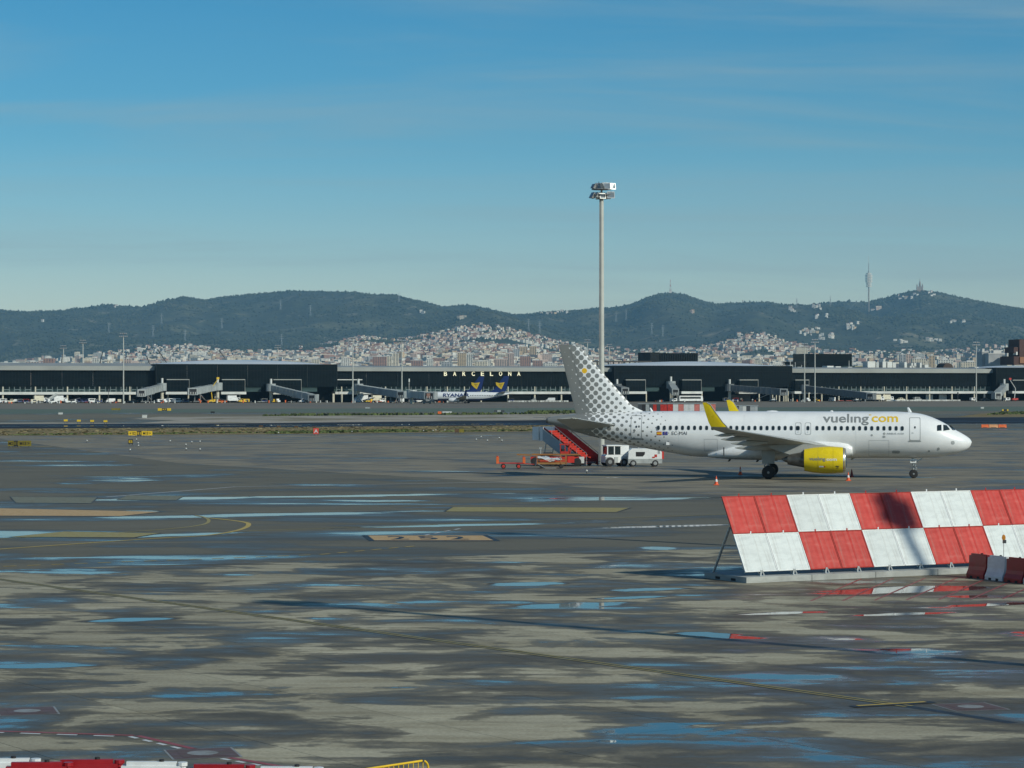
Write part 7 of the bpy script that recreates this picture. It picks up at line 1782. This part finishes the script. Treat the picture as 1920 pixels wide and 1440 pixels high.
q.bb(.35, 1.6, -.95, .2, 2.15, 2.26); q.bb(.4, 1.4, -.9, -.85, 1.2, 1.5); q.bb(.88, .96, -.9, -.85, 1.5, 2.15); q.prism([(1.35, 1.2), (1.42, 1.2), (1.72, 2.15), (1.62, 2.15)], -.9, -.8); q.build('cab_frame', RED, ld)
q = MB(); q.bb(.5, .9, -.55, -.1, 1.2, 1.75); q.build('seat', BLACK, ld)
q = MB(); q.bb(1.15, 1.85, -1.02, -.92, .35, 1.0); q.build('locker', M('bright_red', (.62, .04, .025), .4), ld); q = MB(); q.bb(2.35, 2.85, -.9, -.6, .3, .95); q.build('front_box', SLABW, ld)
for xw, r_ in ((-2.1, .46), (2.15, .42), (-.4, .3)):
    for s_ in (-1, 1): q = MB(); q.lathe([(-.14, r_ * .6), (-.12, r_), (.12, r_), (.14, r_ * .6)], (xw, s_ * .86, r_), 'Y', 16); q.build('wheel', BLACK, ld)
q = MB(); q.beam((-2.6, -.9, 1.1), (-4.0, -.9, 1.16), .06, .1); q.beam((-2.6, .5, 1.1), (-4.0, .5, 1.16), .06, .1); q.build('extension_rail', M('worn_ochre', (.30, .13, .035), .6), ld)
q = MB(); q.tube((-1.6, -.2, 1.2), (-1.6, -.2, 1.75), .05, .05, 6); q.box((-1.6, -.2, 1.8), (.3, .12, .2)); q.build('mirror', LGREY, ld); q = MB(); q.bb(-1.3, -.4, -.5, .3, 1.2, 1.42); q.build('engine_cover', DGREY, ld)
# cart with crumpled grey sheet
cx0, cy0 = at(1033, 878.2); ct = thing('covered_trailer', 'orange-railed trailer under a crumpled grey plastic sheet', 'trailer', (cx0, cy0, GZ), R(2), 'ground equipment under the tail')
q = MB(); q.bb(-1.45, 1.5, -.65, .65, .42, .55); q.build('deck', M('ochre_deck', (.30, .16, .05), .7), ct)
q = MB()
for z_ in (.62, .85): q.beam((-1.4, -.66, z_), (1.5, -.66, z_), .04, .06); q.beam((-1.4, .66, z_), (1.5, .66, z_), .04, .06)
for x_ in (-1.4, 1.5, .95):
    for s_ in (-1, 1): q.bb(x_ - .04, x_ + .04, s_ * .66 - .04, s_ * .66 + .04, .42, 1.25)
q.build('side_rail', M('worn_orange', (.36, .12, .03), .6), ct)
nx, ny = 26, 10; rv = np.random.RandomState(8); vs_, fs_ = [], []
for j in range(ny + 1):
    for i in range(nx + 1):
        u, v = i / nx, j / ny; x_ = -1.5 + 2.55 * u; y_ = -.72 + 1.44 * v; z_ = .98 + .22 * (1 - u) ** 2 + .12 * math.sin(u * 9 + v * 2) * math.cos(v * 5) + rv.uniform(-.05, .05) - .28 * max(0, abs(v - .5) * 2 - .7) * 2.5
        if i == 0: z_ = .2 + rv.uniform(0, .1)
        vs_.append((x_, y_, z_))
fs_ = [(j * (nx + 1) + i, j * (nx + 1) + i + 1, (j + 1) * (nx + 1) + i + 1, (j + 1) * (nx + 1) + i) for j in range(ny) for i in range(nx)]
q = MB(); q.add(vs_, fs_); q.build('plastic_sheet', M('grey_plastic', (.50, .52, .53), .3, var=.2), ct, True)
q = MB(); q.beam((-1.3, -.7, .45), (-.6, -.95, .06), .06, .06); q.beam((-.6, -.95, .06), (.5, -.95, .06), .08, .05); q.build('tow_bar', GALV, ct)
for xw in (-.9, 1.0):
    for s_ in (-1, 1): q = MB(); q.lathe([(-.08, .12), (-.07, .21), (.07, .21), (.08, .12)], (xw, s_ * .55, .21), 'Y', 12); q.build('wheel', BLACK, ct)
# red low dolly on the left
dx, dy = at(958, 878.8); dl = thing('low_dolly', 'low red dolly with orange end posts left of the trailers', 'dolly', (dx, dy, GZ), R(2), 'ground equipment under the tail')
q = MB(); q.beam((-1.2, -.4, .55), (1.3, -.4, .55), .08, .08); q.beam((-1.2, .4, .55), (1.3, .4, .55), .08, .08); q.beam((-1.2, 0, .6), (1.3, 0, .52), .1, .05); q.beam((-.9, -.4, .55), (-.9, .4, .55), .08, .08); q.beam((1.0, -.4, .55), (1.0, .4, .55), .08, .08); q.build('frame', RED, dl)
for x_, h_ in ((-1.32, 1.18), (1.28, 1.12)):
    q = MB(); q.bb(x_ - .13, x_ + .13, -.42, .42, .5, h_); q.bb(x_ - .1, x_ + .06, -.36, .36, h_, h_ + .08, 1); q.build('end_post', [ORANGE, RED], dl)
for xw in (-.75, .75):
    for s_ in (-1, 1):
        q = MB(); q.lathe([(-.09, .14), (-.08, .24), (.08, .24), (.09, .14)], (xw, s_ * .45, .24), 'Y', 14); w_ = q.build('wheel', BLACK, dl); q = MB(); q.lathe([(-.1, .02), (-.095, .15), (.095, .15), (.1, .02)], (xw, s_ * .45, .24), 'Y', 12); q.build('wheel_hub', RED, w_)
q = MB(); q.beam((1.3, 0, .5), (2.3, 0, .42), .06, .06); q.build('tow_bar', RED, dl)
